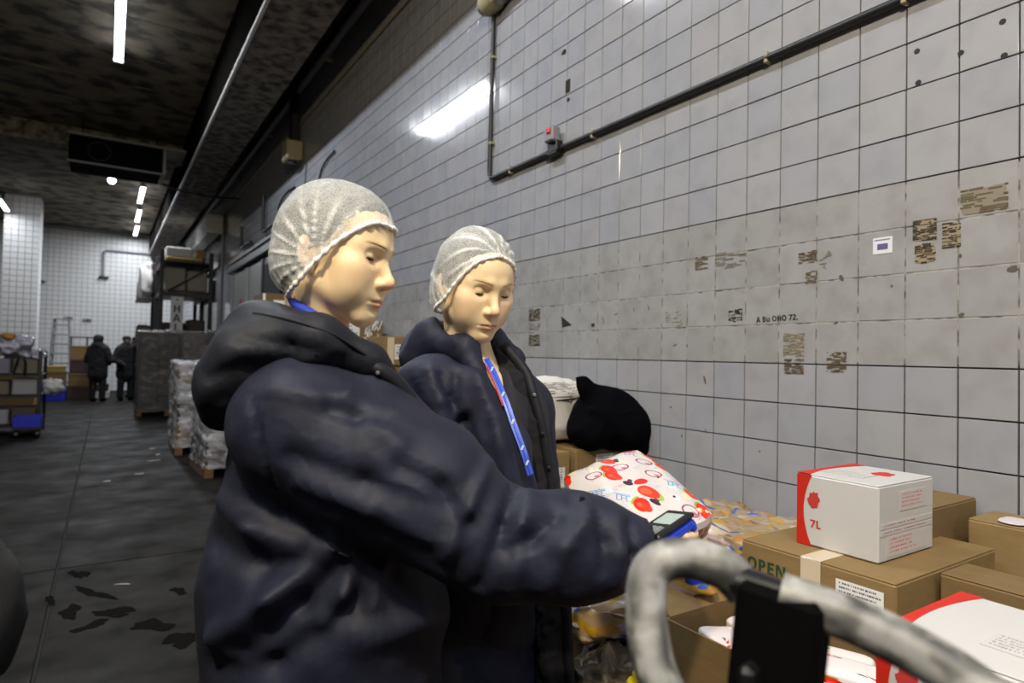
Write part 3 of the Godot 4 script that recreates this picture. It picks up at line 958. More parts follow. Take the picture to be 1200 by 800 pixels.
# ------------------------------------------------------------------ goods beside the wall, right of the workers
func build_right_stacks() -> void:
	# support: pallets and plain cartons below what the photograph shows
	var base := thing("pallet", "wooden pallet under the stacked cartons along the tiled wall", "pallet", Vector3(1.64, 0, -0.62))
	pallet(base, 1.0, 0.9)
	var g := "plain cartons under the stacks by the wall"
	for k in 2:
		carton(["bottom", "second"][k] + " plain brown carton of the stack under the box that reads open", Vector3(0.50, 0.288, 0.38), Vector3(1.671, 0.142 + k * 0.294, -0.857), k, {"group": g, "seam": "z"})
		carton(["bottom", "second"][k] + " plain brown carton under the red cornered white carton nearest the camera", Vector3(0.40, 0.336, 0.50), Vector3(1.243, 0.142 + k * 0.341, -0.262), 1 + k, {"group": g})
		carton(["bottom", "second"][k] + " plain brown carton below the low narrow box by the wall", Vector3(0.50, 0.34, 0.55), Vector3(1.85, 0.142 + k * 0.345, -0.36), 3 - k, {"group": g})
	# the box that reads OPEN
	var b := carton("wide brown carton printed OPEN in dark letters, carrying the white and red carton", Vector3(0.508, 0.22, 0.383), Vector3(1.671, 0.73, -0.8575), 0, {"seam": "x", "tapemat": "cleartape"})
	put("lettering", letters("OPEN", 0.030, 0.0014), M.greenink, b, Vector3(-0.2546, 0.168, -0.118), Vector3(0, -PI / 2, 0), "dark green printed word")
	box_label(b, 0.105, 0.085, Vector3(-0.2545, 0.155, 0.115), Vector3.LEFT, label_mat("labelopen", 11, 8))
	red_carton("small white carton with a red end band standing on the box that reads open", Vector3(0.27, 0.178, 0.203), Vector3(1.648, 0.9545, -0.852))
	# behind it, against the wall
	carton("brown carton against the tiles behind the white and red carton", Vector3(0.33, 0.295, 0.20), Vector3(1.985, 0.7365, -0.89), 1, {"seam": "x", "tape": false})
	var p := carton("brown carton at the right edge with white papers lying on its lid", Vector3(0.175, 0.168, 0.53), Vector3(2.075, 0.833, -0.487), 2, {"tape": false})
	for k in 4:
		var o := put("paper_sheet", soft_mesh(Vector3(0.09 + 0.02 * k, 0.006, 0.07), 0.6, 0.25, 18.0, 60 + k, 20, 10), mat("paperlilac", Color(0.80, 0.76, 0.78), 0.7), self, Vector3(2.04 + 0.03 * (k % 2), 1.009 + 0.002 * k, -0.66 + 0.08 * k), Vector3(0, k * 0.8, 0))
		tag(o, ["creased pale paper farthest along the lid of the carton by the right edge", "crumpled pale paper second along the lid of the right edge carton", "pale paper scrap third along the lid of the right edge carton", "pale paper scrap nearest the frame edge on the right carton lid"][k], "paper", "papers on the carton lid")
	carton("low narrow brown carton in front of the one with papers", Vector3(0.135, 0.12, 0.40), Vector3(1.655, 0.83, -0.455), 1, {"seam": "z", "tape": false})
	red_carton("white carton with a red corner at the lower right, nearest the camera", Vector3(0.30, 0.17, 0.44), Vector3(1.185, 0.83, -0.295))
	# open carton with printed packs
	var ob := thing("open_carton", "open brown carton with torn flaps holding printed fruit packs", "box", Vector3(1.275, 0.51, -0.83))
	var m: Material = M.card1
	var w := 0.26
	var h := 0.29
	var d := 0.45
	put("bottom_panel", cbox(Vector3(w, 0.005, d), 0.001), m, ob, Vector3(0, 0.003, 0))
	for s: float in [-1.0, 1.0]:
		put("side_panel", cbox(Vector3(0.005, h, d), 0.001), m, ob, Vector3(s * w / 2, h / 2, 0))
		put("end_panel", cbox(Vector3(w, h, 0.005), 0.001), m, ob, Vector3(0, h / 2, s * d / 2))
	var fl := PackedVector2Array([Vector2(-0.11, 0), Vector2(0.11, 0), Vector2(0.105, 0.05), Vector2(0.07, 0.075), Vector2(0.05, 0.066), Vector2(0.035, 0.082), Vector2(0.0, 0.09), Vector2(-0.03, 0.078), Vector2(-0.045, 0.09), Vector2(-0.1, 0.085)])
	put("torn_flap", prism(fl, 0.004), M.card2, ob, Vector3(-0.01, h, -d / 2 + 0.002), Vector3(rad(-62), 0, 0))
	put("side_flap", cbox(Vector3(0.004, 0.10, d * 0.42), 0.001), M.card2, ob, Vector3(w / 2 + 0.045, h + 0.022, -0.1), Vector3(0, 0, rad(-68)))
	put("tape", cbox(Vector3(0.0012, h * 0.9, 0.05), 0.0003), M.cleartape, ob, Vector3(-w / 2 - 0.003, h * 0.5, 0.02))
	var pk := soft_mesh(Vector3(0.105, 0.05, 0.15), 0.35, 0.04, 9.0, 5, 32, 16)
	var pm := mat("packprint", Color.WHITE, 0.3)
	pm.albedo_texture = fruit_image(256, 256, 9)
	pm.uv1_scale = Vector3(2, 1, 1)
	var lab := ["printed fruit pack in the open carton, far one under the torn flap", "printed fruit pack in the open carton, far one along the wall side", "printed fruit pack at the near end of the open carton", "printed fruit pack at the near end of the open carton, wall side", "printed fruit pack lying on top in the middle of the open carton"]
	for k in 5:
		var o := put("fruit_pack", pk, pm, self, Vector3(1.222 + 0.112 * (k % 2), 0.765 + (0.03 if k == 4 else 0.0), -0.93 + 0.18 * (k / 2)) if k < 4 else Vector3(1.28, 0.782, -0.69), Vector3(rad(6 * (k % 3) - 5), 0.2 * (k - 2), rad(7 * (k % 2) - 3)))
		tag(o, lab[k], "pack", "printed fruit packs")
	carton("plain brown carton under the open carton of fruit packs", Vector3(0.30, 0.36, 0.46), Vector3(1.25, 0.142, -0.83), 3, {"tape": false})
	# bags of goods heaped between the workers and the wall
	var bagm := []
	for k in 3:
		var bm := mat("bagprint%d" % k, Color.WHITE, 0.28)
		bm.albedo_texture = bag_image(192, 192, 20 + k)
		bagm.append(bm)
	var spots := [[1.17, 0.80, -1.32, 0.3], [1.42, 0.81, -1.42, 1.1], [1.30, 0.86, -1.22, 2.0], [1.62, 0.82, -1.36, 0.6], [1.86, 0.83, -1.28, 1.7], [1.75, 0.78, -1.62, 0.2], [2.0, 0.80, -1.55, 0.9], [1.50, 0.84, -1.62, 2.3], [1.15, 0.77, -1.22, 2.8], [1.62, 0.86, -1.20, 1.3]]
	var where := ["beside the second worker's jacket", "behind the front ones of the heap", "on top of the heap above the open carton", "in the middle of the heap behind the handle", "close to the box that reads open", "far side of the heap near the second worker's tray", "against the tiles at the far end of the heap", "at the back of the heap under the printed tray", "lowest at the near end of the heap below the cuff", "leaning on the box that reads open"]
	for k in spots.size():
		var s: Array = spots[k]
		var o := thing("plastic_bag", "yellow and blue printed bag " + where[k], "bag", Vector3(s[0], s[1] - 0.05, s[2]), s[3], "printed plastic bags heaped by the wall")
		put("bag", soft_mesh(Vector3(0.31, 0.13, 0.23), 0.6, 0.34, 6.0, 80 + k, 56, 30), bagm[k % 3], o, Vector3(0, 0.05, 0))
		put("seal_edge", cbox(Vector3(0.012, 0.004, 0.2), 0.001), mat("bagclear", Color(0.75, 0.72, 0.66), 0.2), o, Vector3(0.155, 0.05, 0))
	var sup := thing("bag_pallet", "wooden pallet and plain cartons carrying the heap of plastic bags", "pallet", Vector3(1.58, 0, -1.45))
	pallet(sup, 1.05, 0.75)
	for k in 2:
		for j in 2:
			carton(["lower", "upper"][k] + " plain brown carton under the plastic bag heap, " + ["aisle side", "wall side"][j], Vector3(0.5, 0.275, 0.6), Vector3(1.33 + 0.52 * j, 0.142 + 0.28 * k, -1.42), (k + j) % 4, {"group": "plain cartons under the bag heap", "tape": false})
	var dkp := thing("dark_tray_edge", "dark purple carton edge lying between the bags behind the gray handle", "carton", Vector3(1.36, 0.872, -1.115), 0.9)
	put("panel", cbox(Vector3(0.20, 0.03, 0.012), 0.003), mat("plum", Color(0.16, 0.10, 0.12), 0.5), dkp)
	put("return_edge", cbox(Vector3(0.20, 0.010, 0.05), 0.003), M.plum, dkp, Vector3(0, -0.01, -0.025))
	# sagging gray film and the yellow drum label below the bags
	var gf := thing("film_heap", "grimy gray film heap sagging below the yellow bags", "film", Vector3(1.02, 0.66, -1.12))
	put("film", soft_mesh(Vector3(0.26, 0.12, 0.24), 0.8, 0.6, 8.0, 91, 40, 24), mat("dirtyfilm", Color(0.36, 0.32, 0.26), 0.4), gf)
	var yl := thing("yellow_canister", "yellow canister with a black ring mark at the bottom, left of the gray handle", "canister", Vector3(0.985, 0.507, -0.975))
	put("body", tube([Vector3(0, 0, 0), Vector3(0, 0.005, 0), Vector3(0, 0.21, 0), Vector3(0, 0.22, 0)], [0.03, 0.036, 0.036, 0.03], 20), M.yellow, yl)
	put("cap", tube([Vector3(0, 0.218, 0), Vector3(0, 0.238, 0)], 0.02, 14), M.yellow, yl)
	put("ring_mark", tube(ring(Vector3(0, 0, 0), 0.012, 16), 0.003, 6, false), M.ink, yl, Vector3(-0.019, 0.165, 0.031), Vector3(0, rad(-31), 0))
	carton("plain low carton under the yellow canister", Vector3(0.22, 0.36, 0.26), Vector3(0.985, 0.145, -0.93), 1, {"tape": false})
	var pl2 := thing("small_pallet", "low wooden pallet beneath the carton with the yellow canister", "pallet", Vector3(0.985, 0, -0.93))
	pallet(pl2, 0.26, 0.28)

func disc(im: Image, cx: float, cy: float, rx: float, ry: float, ang: float, c: Color, ringw := 0.0) -> void:
	var m := int(maxf(rx, ry)) + 1
	var ca := cos(ang)
	var sa := sin(ang)
	for y in range(maxi(0, int(cy) - m), mini(im.get_height(), int(cy) + m + 1)):
		for x in range(maxi(0, int(cx) - m), mini(im.get_width(), int(cx) + m + 1)):
			var dx := x - cx
			var dy := y - cy
			var u := (dx * ca + dy * sa) / rx
			var v := (-dx * sa + dy * ca) / ry
			var q := u * u + v * v
			if q <= 1.0 and (ringw == 0.0 or q > (1.0 - ringw) * (1.0 - ringw)):
				im.set_pixel(x, y, c)

func strawberry(im: Image, x: float, y: float, s: float, ang: float) -> void:
	var up := Vector2(sin(ang), -cos(ang))
	disc(im, x + up.x * s * 0.9, y + up.y * s * 0.9, s * 0.75, s * 0.35, ang, Color(0.56, 0.66, 0.25))
	disc(im, x, y, s * 0.95, s, ang, Color(0.83, 0.13, 0.07))
	disc(im, x - up.x * s * 0.55, y - up.y * s * 0.55, s * 0.55, s * 0.75, ang, Color(0.86, 0.20, 0.09))
	disc(im, x - s * 0.25, y - s * 0.1, s * 0.3, s * 0.35, ang, Color(0.91, 0.33, 0.18))

func stroke(im: Image, a: Vector2, b: Vector2, w: float, c: Color) -> void:
	var n := int(a.distance_to(b) / maxf(w * 0.5, 0.7)) + 1
	for k in n + 1:
		var p := a.lerp(b, float(k) / n)
		disc(im, p.x, p.y, w, w, 0, c)

func fruit_image(w: int, h: int, seed_: int) -> ImageTexture:
	var r := RandomNumberGenerator.new()
	r.seed = seed_
	var im := Image.create(w, h, false, Image.FORMAT_RGB8)
	im.fill(Color(0.90, 0.86, 0.86))
	for k in 9:
		strawberry(im, r.randf() * w, r.randf() * h, w * 0.05, r.randf() * TAU)
	for k in 6:
		disc(im, r.randf() * w, r.randf() * h, w * 0.07, w * 0.05, r.randf(), Color(0.60, 0.22, 0.42), 0.25)
	for k in 6:
		var p := Vector2(r.randf() * w, r.randf() * h)
		disc(im, p.x, p.y, w * 0.05, w * 0.02, r.randf(), Color(0.25, 0.13, 0.25))
	for k in 4:
		var p := Vector2(r.randf() * w, r.randf() * h)
		stroke(im, p, p + Vector2(w * 0.13, 4), 3, Color(0.35, 0.58, 0.82))
	return ImageTexture.create_from_image(im)

func bag_image(w: int, h: int, seed_: int) -> ImageTexture:
	var r := RandomNumberGenerator.new()
	r.seed = seed_
	var im := Image.create(w, h, false, Image.FORMAT_RGB8)
	im.fill(Color(0.60, 0.52, 0.40))
	var cs := [Color(0.70, 0.55, 0.16), Color(0.62, 0.58, 0.52), Color(0.22, 0.35, 0.68), Color(0.66, 0.48, 0.22), Color(0.70, 0.64, 0.55), Color(0.45, 0.33, 0.22), Color(0.68, 0.58, 0.64)]
	for k in 130:
		var c: Color = cs[r.randi_range(0, 6)]
		disc(im, r.randf() * w, r.randf() * h, r.randf_range(3, 17), r.randf_range(2, 8), r.randf() * 3, c)
	for k in 9:
		var p := Vector2(r.randf() * w, r.randf() * h)
		stroke(im, p, p + Vector2(r.randf_range(-20, 20), r.randf_range(-20, 20)), 2, Color(0.16, 0.26, 0.60))
	return ImageTexture.create_from_image(im)

# ------------------------------------------------------------------ goods behind the second worker
func build_back_stacks() -> void:
	var g := "plain cartons under the sack by the wall"
	var pb := thing("pallet", "wooden pallet under the boxes that carry the white sack", "pallet", Vector3(1.80, 0, -2.62))
	pallet(pb, 0.72, 0.76)
	for k in 2:
		for j in 2:
			carton(["lower", "upper"][k] + " plain carton under the white sack, " + ["aisle side", "wall side"][j], Vector3(0.34, 0.265, 0.74), Vector3(1.63 + 0.35 * j, 0.142 + 0.27 * k, -2.62), (k + j) % 4, {"group": g, "tape": false})
	var b1 := carton("brown carton with a white printed label, under the black jacket", Vector3(0.32, 0.305, 0.70), Vector3(1.99, 0.684, -2.60), 0, {"seam": "z", "tape": false})
	box_label(b1, 0.14, 0.09, Vector3(0.03, 0.235, 0.35), Vector3.BACK, label_mat("labelb1", 51))
	var b2 := carton("brown carton with a white label beside the second worker's lapel", Vector3(0.33, 0.30, 0.70), Vector3(1.63, 0.684, -2.60), 2, {"tape": false})
	box_label(b2, 0.07, 0.09, Vector3(0.10, 0.19, 0.35), Vector3.BACK, label_mat("labelb2", 52))
	# white sack with print and a black cord
	var sk := thing("white_sack", "white woven sack with black print lying on cartons behind the second worker", "sack", Vector3(1.76, 1.128, -2.60), 0.12)
	var f := soft(Vector3(0.70, 0.32, 0.42), 0.42, 0.20, 3.4, 33, 64, 36, 0.08)
	put("sack", patch(72, 40, f), mat("sackwhite", Color(0.83, 0.82, 0.79), 0.8), sk, Vector3(0, 0.02, 0))
	var g2 := func(a: float, b: float) -> Vector3:
		var p: Vector3 = f.call(0.10 + 0.24 * (1.0 - a), 0.80 - 0.24 * b)
		return p * 1.008 + Vector3(0, 0.001, 0)
	var sm := label_mat("sackprint", 61, 7, Color(0.83, 0.82, 0.79), Color(0.10, 0.10, 0.14), false)
	put("black_print", patch(24, 16, g2), sm, sk, Vector3(0, 0.02, 0))
	var cord := []
	for k in 15:
		var p: Vector3 = f.call(0.36 - 0.28 * k / 14.0, 0.48 + 0.09 * sin(k * 0.112) )
		cord.append(p * 1.012)
	put("cord", tube(cord, 0.004, 6), M.ink, sk, Vector3(0, 0.02, 0), Vector3.ZERO, "black cord line across the sack")
	# small red and yellow packet standing behind the sack
	var pk := thing("small_packet", "small yellow and red packet standing above the white sack", "packet", Vector3(2.05, 1.262, -2.56))
	put("packet", cbox(Vector3(0.03, 0.06, 0.09), 0.004), M.yellow, pk)
	put("red_mark", cbox(Vector3(0.004, 0.05, 0.05), 0.001), M.red, pk, Vector3(-0.016, 0, 0.0))
	put("dark_end", cbox(Vector3(0.034, 0.055, 0.022), 0.003), M.ink, pk, Vector3(0, 0, -0.02))
	# black jacket in a heap
	var jk := thing("black_jacket", "black hooded jacket dropped in a heap against the tiles on a carton", "jacket", Vector3(2.015, 0.995, -2.32))
	var jm := mat("blackcloth", Color(0.022, 0.022, 0.04), 0.9)
	jm.metallic_specular = 0.15
	var bl := Blob.new()
	bl.xf = Transform3D(Basis.from_scale(Vector3.ONE * 0.9), Vector3(0.02, 0.0, 0.03))
	bl.ell(Vector3(0.0, 0.15, 0.0), Vector3(0.20, 0.16, 0.15), Vector3.ZERO, 0.05)
	bl.ell(Vector3(0.07, 0.10, 0.06), Vector3(0.13, 0.12, 0.14), Vector3.ZERO, 0.06)
	bl.ell(Vector3(-0.14, 0.09, 0.03), Vector3(0.10, 0.10, 0.12), Vector3.ZERO, 0.05)
	bl.flatcap(Vector3(-0.03, 0.20, 0.0), Vector3(-0.165, 0.320, 0.02), 0.115, 0.040, Vector3(0.3, 0, 1), 0.45, 0.03)
	bl.flatcap(Vector3(-0.165, 0.320, 0.02), Vector3(-0.215, 0.365, 0.02), 0.040, 0.008, Vector3(0.3, 0, 1), 0.5, 0.02)
	bl.cap(Vector3(0.06, 0.22, 0.05), Vector3(0.16, 0.10, 0.14), 0.06, 0.05, 0.05)
	bl.cap(Vector3(0.12, 0.08, 0.12), Vector3(0.16, -0.01, 0.15), 0.045, 0.03, 0.04)
	bl.cap(Vector3(-0.16, 0.20, 0.1), Vector3(0.05, 0.05, 0.16), 0.02, 0.025, 0.03)
	put("jacket", bl.mesh(0.011, wrinkle(41, 0.006, 7.0)), jm, jk)
	var fr := Blob.new()
	fr.cap(Vector3(0.12, 0.03, 0.15), Vector3(0.19, 0.01, 0.15), 0.028, 0.03, 0.02)
	put("fur_trim", fr.mesh(0.006, wrinkle(44, 0.012, 60.0)), mat("fur", Color(0.05, 0.048, 0.047), 1.0), jk)
	# stacks further down the wall, seen between the two workers
	var ps := thing("pallet", "wooden pallet under the cartons seen between the two workers", "pallet", Vector3(1.86, 0, -4.75))
	pallet(ps, 0.55, 2.9)
	var stacks := [[1.865, 0.49, -5.80, 0.79, 1.43], [1.865, 0.49, -4.50, 0.78, 1.335], [1.985, 0.25, -3.72, 0.68, 1.285], [1.73, 0.21, -3.72, 0.60, 1.25]]
	var below := ["under the scrawled carton beside the front worker's chin", "under the white labelled carton by the second worker's hood", "under the carton end past the second worker's chin", "narrow stack carrying the crumpled white film"]
	for j in 4:
		var q: Array = stacks[j]
		var hh: float = (q[4] - 0.145) / 3.0 - 0.006
		for k in 3:
			carton("plain brown carton " + below[j] + ", " + ["lowest of three", "middle of three", "topmost of three"][k], Vector3(q[1], hh, q[3]), Vector3(q[0], 0.142 + k * (hh + 0.006), q[2]), (k + j) % 4, {"group": "plain cartons stacked behind both workers", "tape": false})
	var a := carton("brown carton with scrawled white writing beside the front worker's chin", Vector3(0.49, 0.272, 0.79), Vector3(1.865, 1.432, -5.80), 1, {"tape": false})
	box_label(a, 0.17, 0.20, Vector3(-0.06, 0.15, 0.396), Vector3.BACK, label_mat("labela", 71, 5))
	var r := RandomNumberGenerator.new()
	r.seed = 5
	for k in 22:
		put("white_scrawl", cbox(Vector3(0.009, r.randf_range(0.03, 0.10), 0.002), 0.0), M.paper, a, Vector3(r.randf_range(0.07, 0.225), r.randf_range(0.15, 0.25), 0.396), Vector3(0, 0, r.randf_range(-0.5, 0.1)))
	var c := carton("brown carton with a white label just left of the second worker's hood", Vector3(0.49, 0.20, 0.78), Vector3(1.865, 1.337, -4.50), 0, {"tapemat": "cleartape"})
	box_label(c, 0.13, 0.105, Vector3(-0.105, 0.095, 0.391), Vector3.BACK, label_mat("labelc", 72, 4))
	put("clear_tape", cbox(Vector3(0.05, 0.19, 0.001), 0.0002), M.cleartape, c, Vector3(-0.2, 0.10, 0.3905))
	carton("brown carton end showing past the second worker's chin", Vector3(0.25, 0.205, 0.66), Vector3(1.985, 1.287, -3.72), 1, {"tape": false})
	var wp := thing("white_film_scrap", "crumpled white film between the labelled carton and the second worker's shoulder", "film", Vector3(1.71, 1.245, -3.80))
	put("film", soft_mesh(Vector3(0.13, 0.12, 0.14), 0.9, 0.7, 12.0, 95, 30, 20), mat("filmwhite", Color(0.85, 0.84, 0.84), 0.35), wp, Vector3(0, 0.06, 0))
	# pale box above the front worker's hood
	var far := carton("brown and white carton showing above the front worker's hood", Vector3(0.30, 0.17, 0.45), Vector3(1.38, 1.80, -6.48), 3, {"tape": false})
	put("white_panel", cbox(Vector3(0.16, 0.10, 0.004), 0.001), M.paper, far, Vector3(0.03, 0.06, 0.226))
	put("white_edge", cbox(Vector3(0.025, 0.165, 0.004), 0.001), M.paper, far, Vector3(-0.135, 0.083, 0.226))
	var pf := thing("pallet", "wooden pallet under the stack hidden behind the front worker", "pallet", Vector3(1.56, 0, -6.8))
	pallet(pf, 0.7, 1.1)
	for k in 4:
		carton(["bottom", "second", "third", "topmost"][k] + " plain brown carton of the stack hidden behind the front worker", Vector3(0.68, 0.408, 1.08), Vector3(1.56, 0.142 + k * 0.414, -6.8), k, {"group": "plain cartons behind the front worker", "tape": false})

# ------------------------------------------------------------------ printed tray, scanner
func build_tray_and_scanner() -> void:
	var t := thing("printed_tray", "flat white pack printed with strawberries held level by the second worker", "pack", Vector3(0.91, 1.14, -0.935))
	var o := t.position
	var c := [Vector3(0.83, 1.156, -1.078) - o, Vector3(1.079, 1.204, -1.094) - o, Vector3(1.013, 1.113, -0.805) - o, Vector3(0.725, 1.091, -0.755) - o]
	var nrm: Vector3 = (c[1] - c[0]).cross(c[3] - c[0]).normalized()
	if nrm.y < 0:
		nrm = -nrm
	var surf := func(a: float, b: float, lift: float) -> Vector3:
		var x := a * 2.0 - 1.0
		var y := b * 2.0 - 1.0
		var k := 0.14
		var xx := x * sqrt(1.0 - k * y * y * y * y) * 1.0
		var yy := y * sqrt(1.0 - k * x * x * x * x) * 1.0
		var p: Vector3 = c[0].lerp(c[1], xx * 0.5 + 0.5).lerp(c[3].lerp(c[2], xx * 0.5 + 0.5), yy * 0.5 + 0.5)
		var e := 1.0 - pow(maxf(absf(x), absf(y)), 6.0)
		return p + nrm * (lift * (0.35 + 0.65 * e) + 0.014 * (1.0 - x * x) * (1.0 - y * y) + 0.0015 * sin(9.0 * x + 4.0 * y))
	var fm := mat("trayprint", Color.WHITE, 0.22)
	fm.albedo_texture = tray_image()
	put("printed_top", patch(40, 40, func(a: float, b: float) -> Vector3: return surf.call(a, b, 0.012), nrm), fm, t)
	put("underside", patch(20, 20, func(a: float, b: float) -> Vector3: return surf.call(a, b, -0.016) - nrm * 0.004, -nrm), mat("traywhite", Color(0.86, 0.83, 0.82), 0.4), t)
	var rim := func(a: float, b: float) -> Vector3:
		var s := a * 4.0
		var k := int(s) % 4
		var f := s - floorf(s)
		var q: Vector2 = [Vector2(f, 0), Vector2(1, f), Vector2(1 - f, 1), Vector2(0, 1 - f)][k]
		return surf.call(q.x, q.y, lerpf(0.012, -0.016, b)) - nrm * 0.004 * b
	put("rim", patch(64, 2, rim), M.traywhite, t)
	# hand-held scanner
	var fa: Vector3 = Vector3(0.679, 1.163, -0.675)
	var fd: Vector3 = Vector3(0.76, 1.181, -0.688)
	var l := (fd - fa).normalized()
	var view: Vector3 = (Vector3(0.719, 1.169, -0.673) - Vector3(0, 1.42, 0)).normalized()
	var wd: Vector3 = (Vector3(0.732, 1.158, -0.665) - Vector3(0.719, 1.169, -0.673)) - view * 0.042
	wd = (wd - l * wd.dot(l)).normalized()
	var n := l.cross(wd).normalized()
	if n.y < 0:
		n = -n
	var s := thing("scanner", "blue hand-held scanner with a pale screen held by the front worker", "scanner", Vector3(0.723, 1.167, -0.676))
	s.basis = Basis(l, n, l.cross(n))
	var blue := mat("scannerblue", Color(0.10, 0.24, 0.78), 0.4)
	put("body", cbox(Vector3(0.104, 0.026, 0.044), 0.009), blue, s, Vector3(0.006, -0.016, 0))
	put("bumper", cbox(Vector3(0.026, 0.030, 0.046), 0.010), blue, s, Vector3(0.048, -0.020, 0))
	put("face", cbox(Vector3(0.098, 0.008, 0.050), 0.003), M.black, s, Vector3(0.002, -0.001, 0))
	var scr := mat("screen", Color(0.62, 0.68, 0.66), 0.15)
	put("screen", cbox(Vector3(0.04, 0.002, 0.032), 0.0008), scr, s, Vector3(0.016, 0.0028, 0), Vector3.ZERO, "pale gray screen")
	put("keypad", cbox(Vector3(0.022, 0.002, 0.030), 0.0006), mat("keypad", Color(0.45, 0.52, 0.48), 0.5), s, Vector3(-0.028, 0.0028, 0))
	for i in 3:
		for j in 3:
			put("key", cbox(Vector3(0.005, 0.002, 0.007), 0.0005), M.graybox, s, Vector3(-0.035 + 0.007 * i, 0.0045, -0.010 + 0.010 * j))
	put("grip", tube([Vector3(0.03, -0.024, 0.0), Vector3(0.038, -0.06, 0.004), Vector3(0.044, -0.105, 0.006)], [0.018, 0.0165, 0.018], 14), blue, s)
	put("trigger", cbox(Vector3(0.008, 0.02, 0.012), 0.003), M.black, s, Vector3(0.054, -0.045, 0.004))

func tray_image() -> ImageTexture:
	var w := 640
	var im := Image.create(w, w, false, Image.FORMAT_RGB8)
	im.fill(Color(0.80, 0.775, 0.77))
	var r := RandomNumberGenerator.new()
	r.seed = 12
	for k in 40:
		var p := Vector2(r.randf() * w, r.randf() * w)
		disc(im, p.x, p.y, r.randf_range(20, 50), r.randf_range(14, 30), r.randf() * 3, [Color(0.88, 0.80, 0.74), Color(0.90, 0.76, 0.78), Color(0.78, 0.82, 0.84), Color(0.86, 0.84, 0.70)][k % 4])
	for k in 26:
		var p := Vector2(r.randf() * w, r.randf() * w)
		for q in 3:
			stroke(im, p + Vector2(0, q * 9), p + Vector2(r.randf_range(24, 52), q * 9 + r.randf_range(-8, 8)), 1.6, [Color(0.72, 0.52, 0.56), Color(0.62, 0.70, 0.80)][k % 2])
	for p: Array in [[0.073, -0.124], [-0.512, -0.160], [0.257, 0.215], [0.844, 0.259], [0.555, 0.247], [0.782, 0.907], [0.787, 0.449]]:
		disc(im, p[0] * w, p[1] * w, 54, 34, 0.4, Color(0.55, 0.25, 0.45), 0.2)
		disc(im, p[0] * w + 14, p[1] * w + 22, 22, 10, 0.7, Color(0.72, 0.42, 0.46))
	for p: Array in [[0.857, 0.626], [0.249, 0.017], [0.808, 0.091], [0.293, 0.581], [0.147, 0.422]]:
		var o := Vector2(p[0] * w, p[1] * w)
		var c := Color(0.33, 0.56, 0.80)
		var d := Vector2(0.8, 0.6)
		var e := Vector2(-0.6, 0.8)
		for k in 3:
			var q := o + d * (k - 1) * 26.0
			stroke(im, q - e * 18, q + e * 18, 3.0, c)
			stroke(im, q - e * 18, q - e * 18 + d * 20, 2.6, c)
			stroke(im, q + e * (18 if k != 1 else 0), q + e * (18 if k != 1 else 0) + d * 18, 2.6, c)
		stroke(im, o - d * 48 - e * 27, o + d * 44 - e * 27, 2.4, c)
	for p: Array in [[0.459, 0.469], [1.068, 0.511], [0.587, 0.118], [0.522, 0.743], [0.503, -0.020]]:
		disc(im, p[0] * w, p[1] * w, 30, 17, 0.9, Color(0.20, 0.10, 0.20))
		disc(im, p[0] * w + 22, p[1] * w - 10, 15, 13, 0.9, Color(0.32, 0.18, 0.34))
	for p: Array in [[0.399, 0.321], [0.427, 0.222], [1.007, 0.353], [1.032, 0.258], [0.526, 0.074], [0.931, 0.936], [0.983, 0.755], [0.399, 0.716], [0.862, -0.011], [1.027, 0.145], [0.299, -0.066], [-0.003, 0.050]]:
		strawberry(im, p[0] * w, p[1] * w, 46, -0.8 + r.randf() * 0.6)
	for p: Array in [[0.550, 0.637]]:
		disc(im, p[0] * w + 26, p[1] * w + 26, 50, 30, 1.2, Color(0.62, 0.70, 0.30))
		disc(im, p[0] * w, p[1] * w, 62, 44, 0.7, Color(0.84, 0.20, 0.08))
		disc(im, p[0] * w - 12, p[1] * w - 8, 34, 22, 0.7, Color(0.90, 0.36, 0.2))
	for p: Array in [[0.573, 0.512]]:
		disc(im, p[0] * w, p[1] * w, 46, 22, 0.1, Color(0.80, 0.12, 0.09))
	for p: Array in [[0.792, 0.506], [0.742, 0.751]]:
		disc(im, p[0] * w, p[1] * w, 8, 8, 0, Color(0.1, 0.07, 0.1))
	return ImageTexture.create_from_image(im)

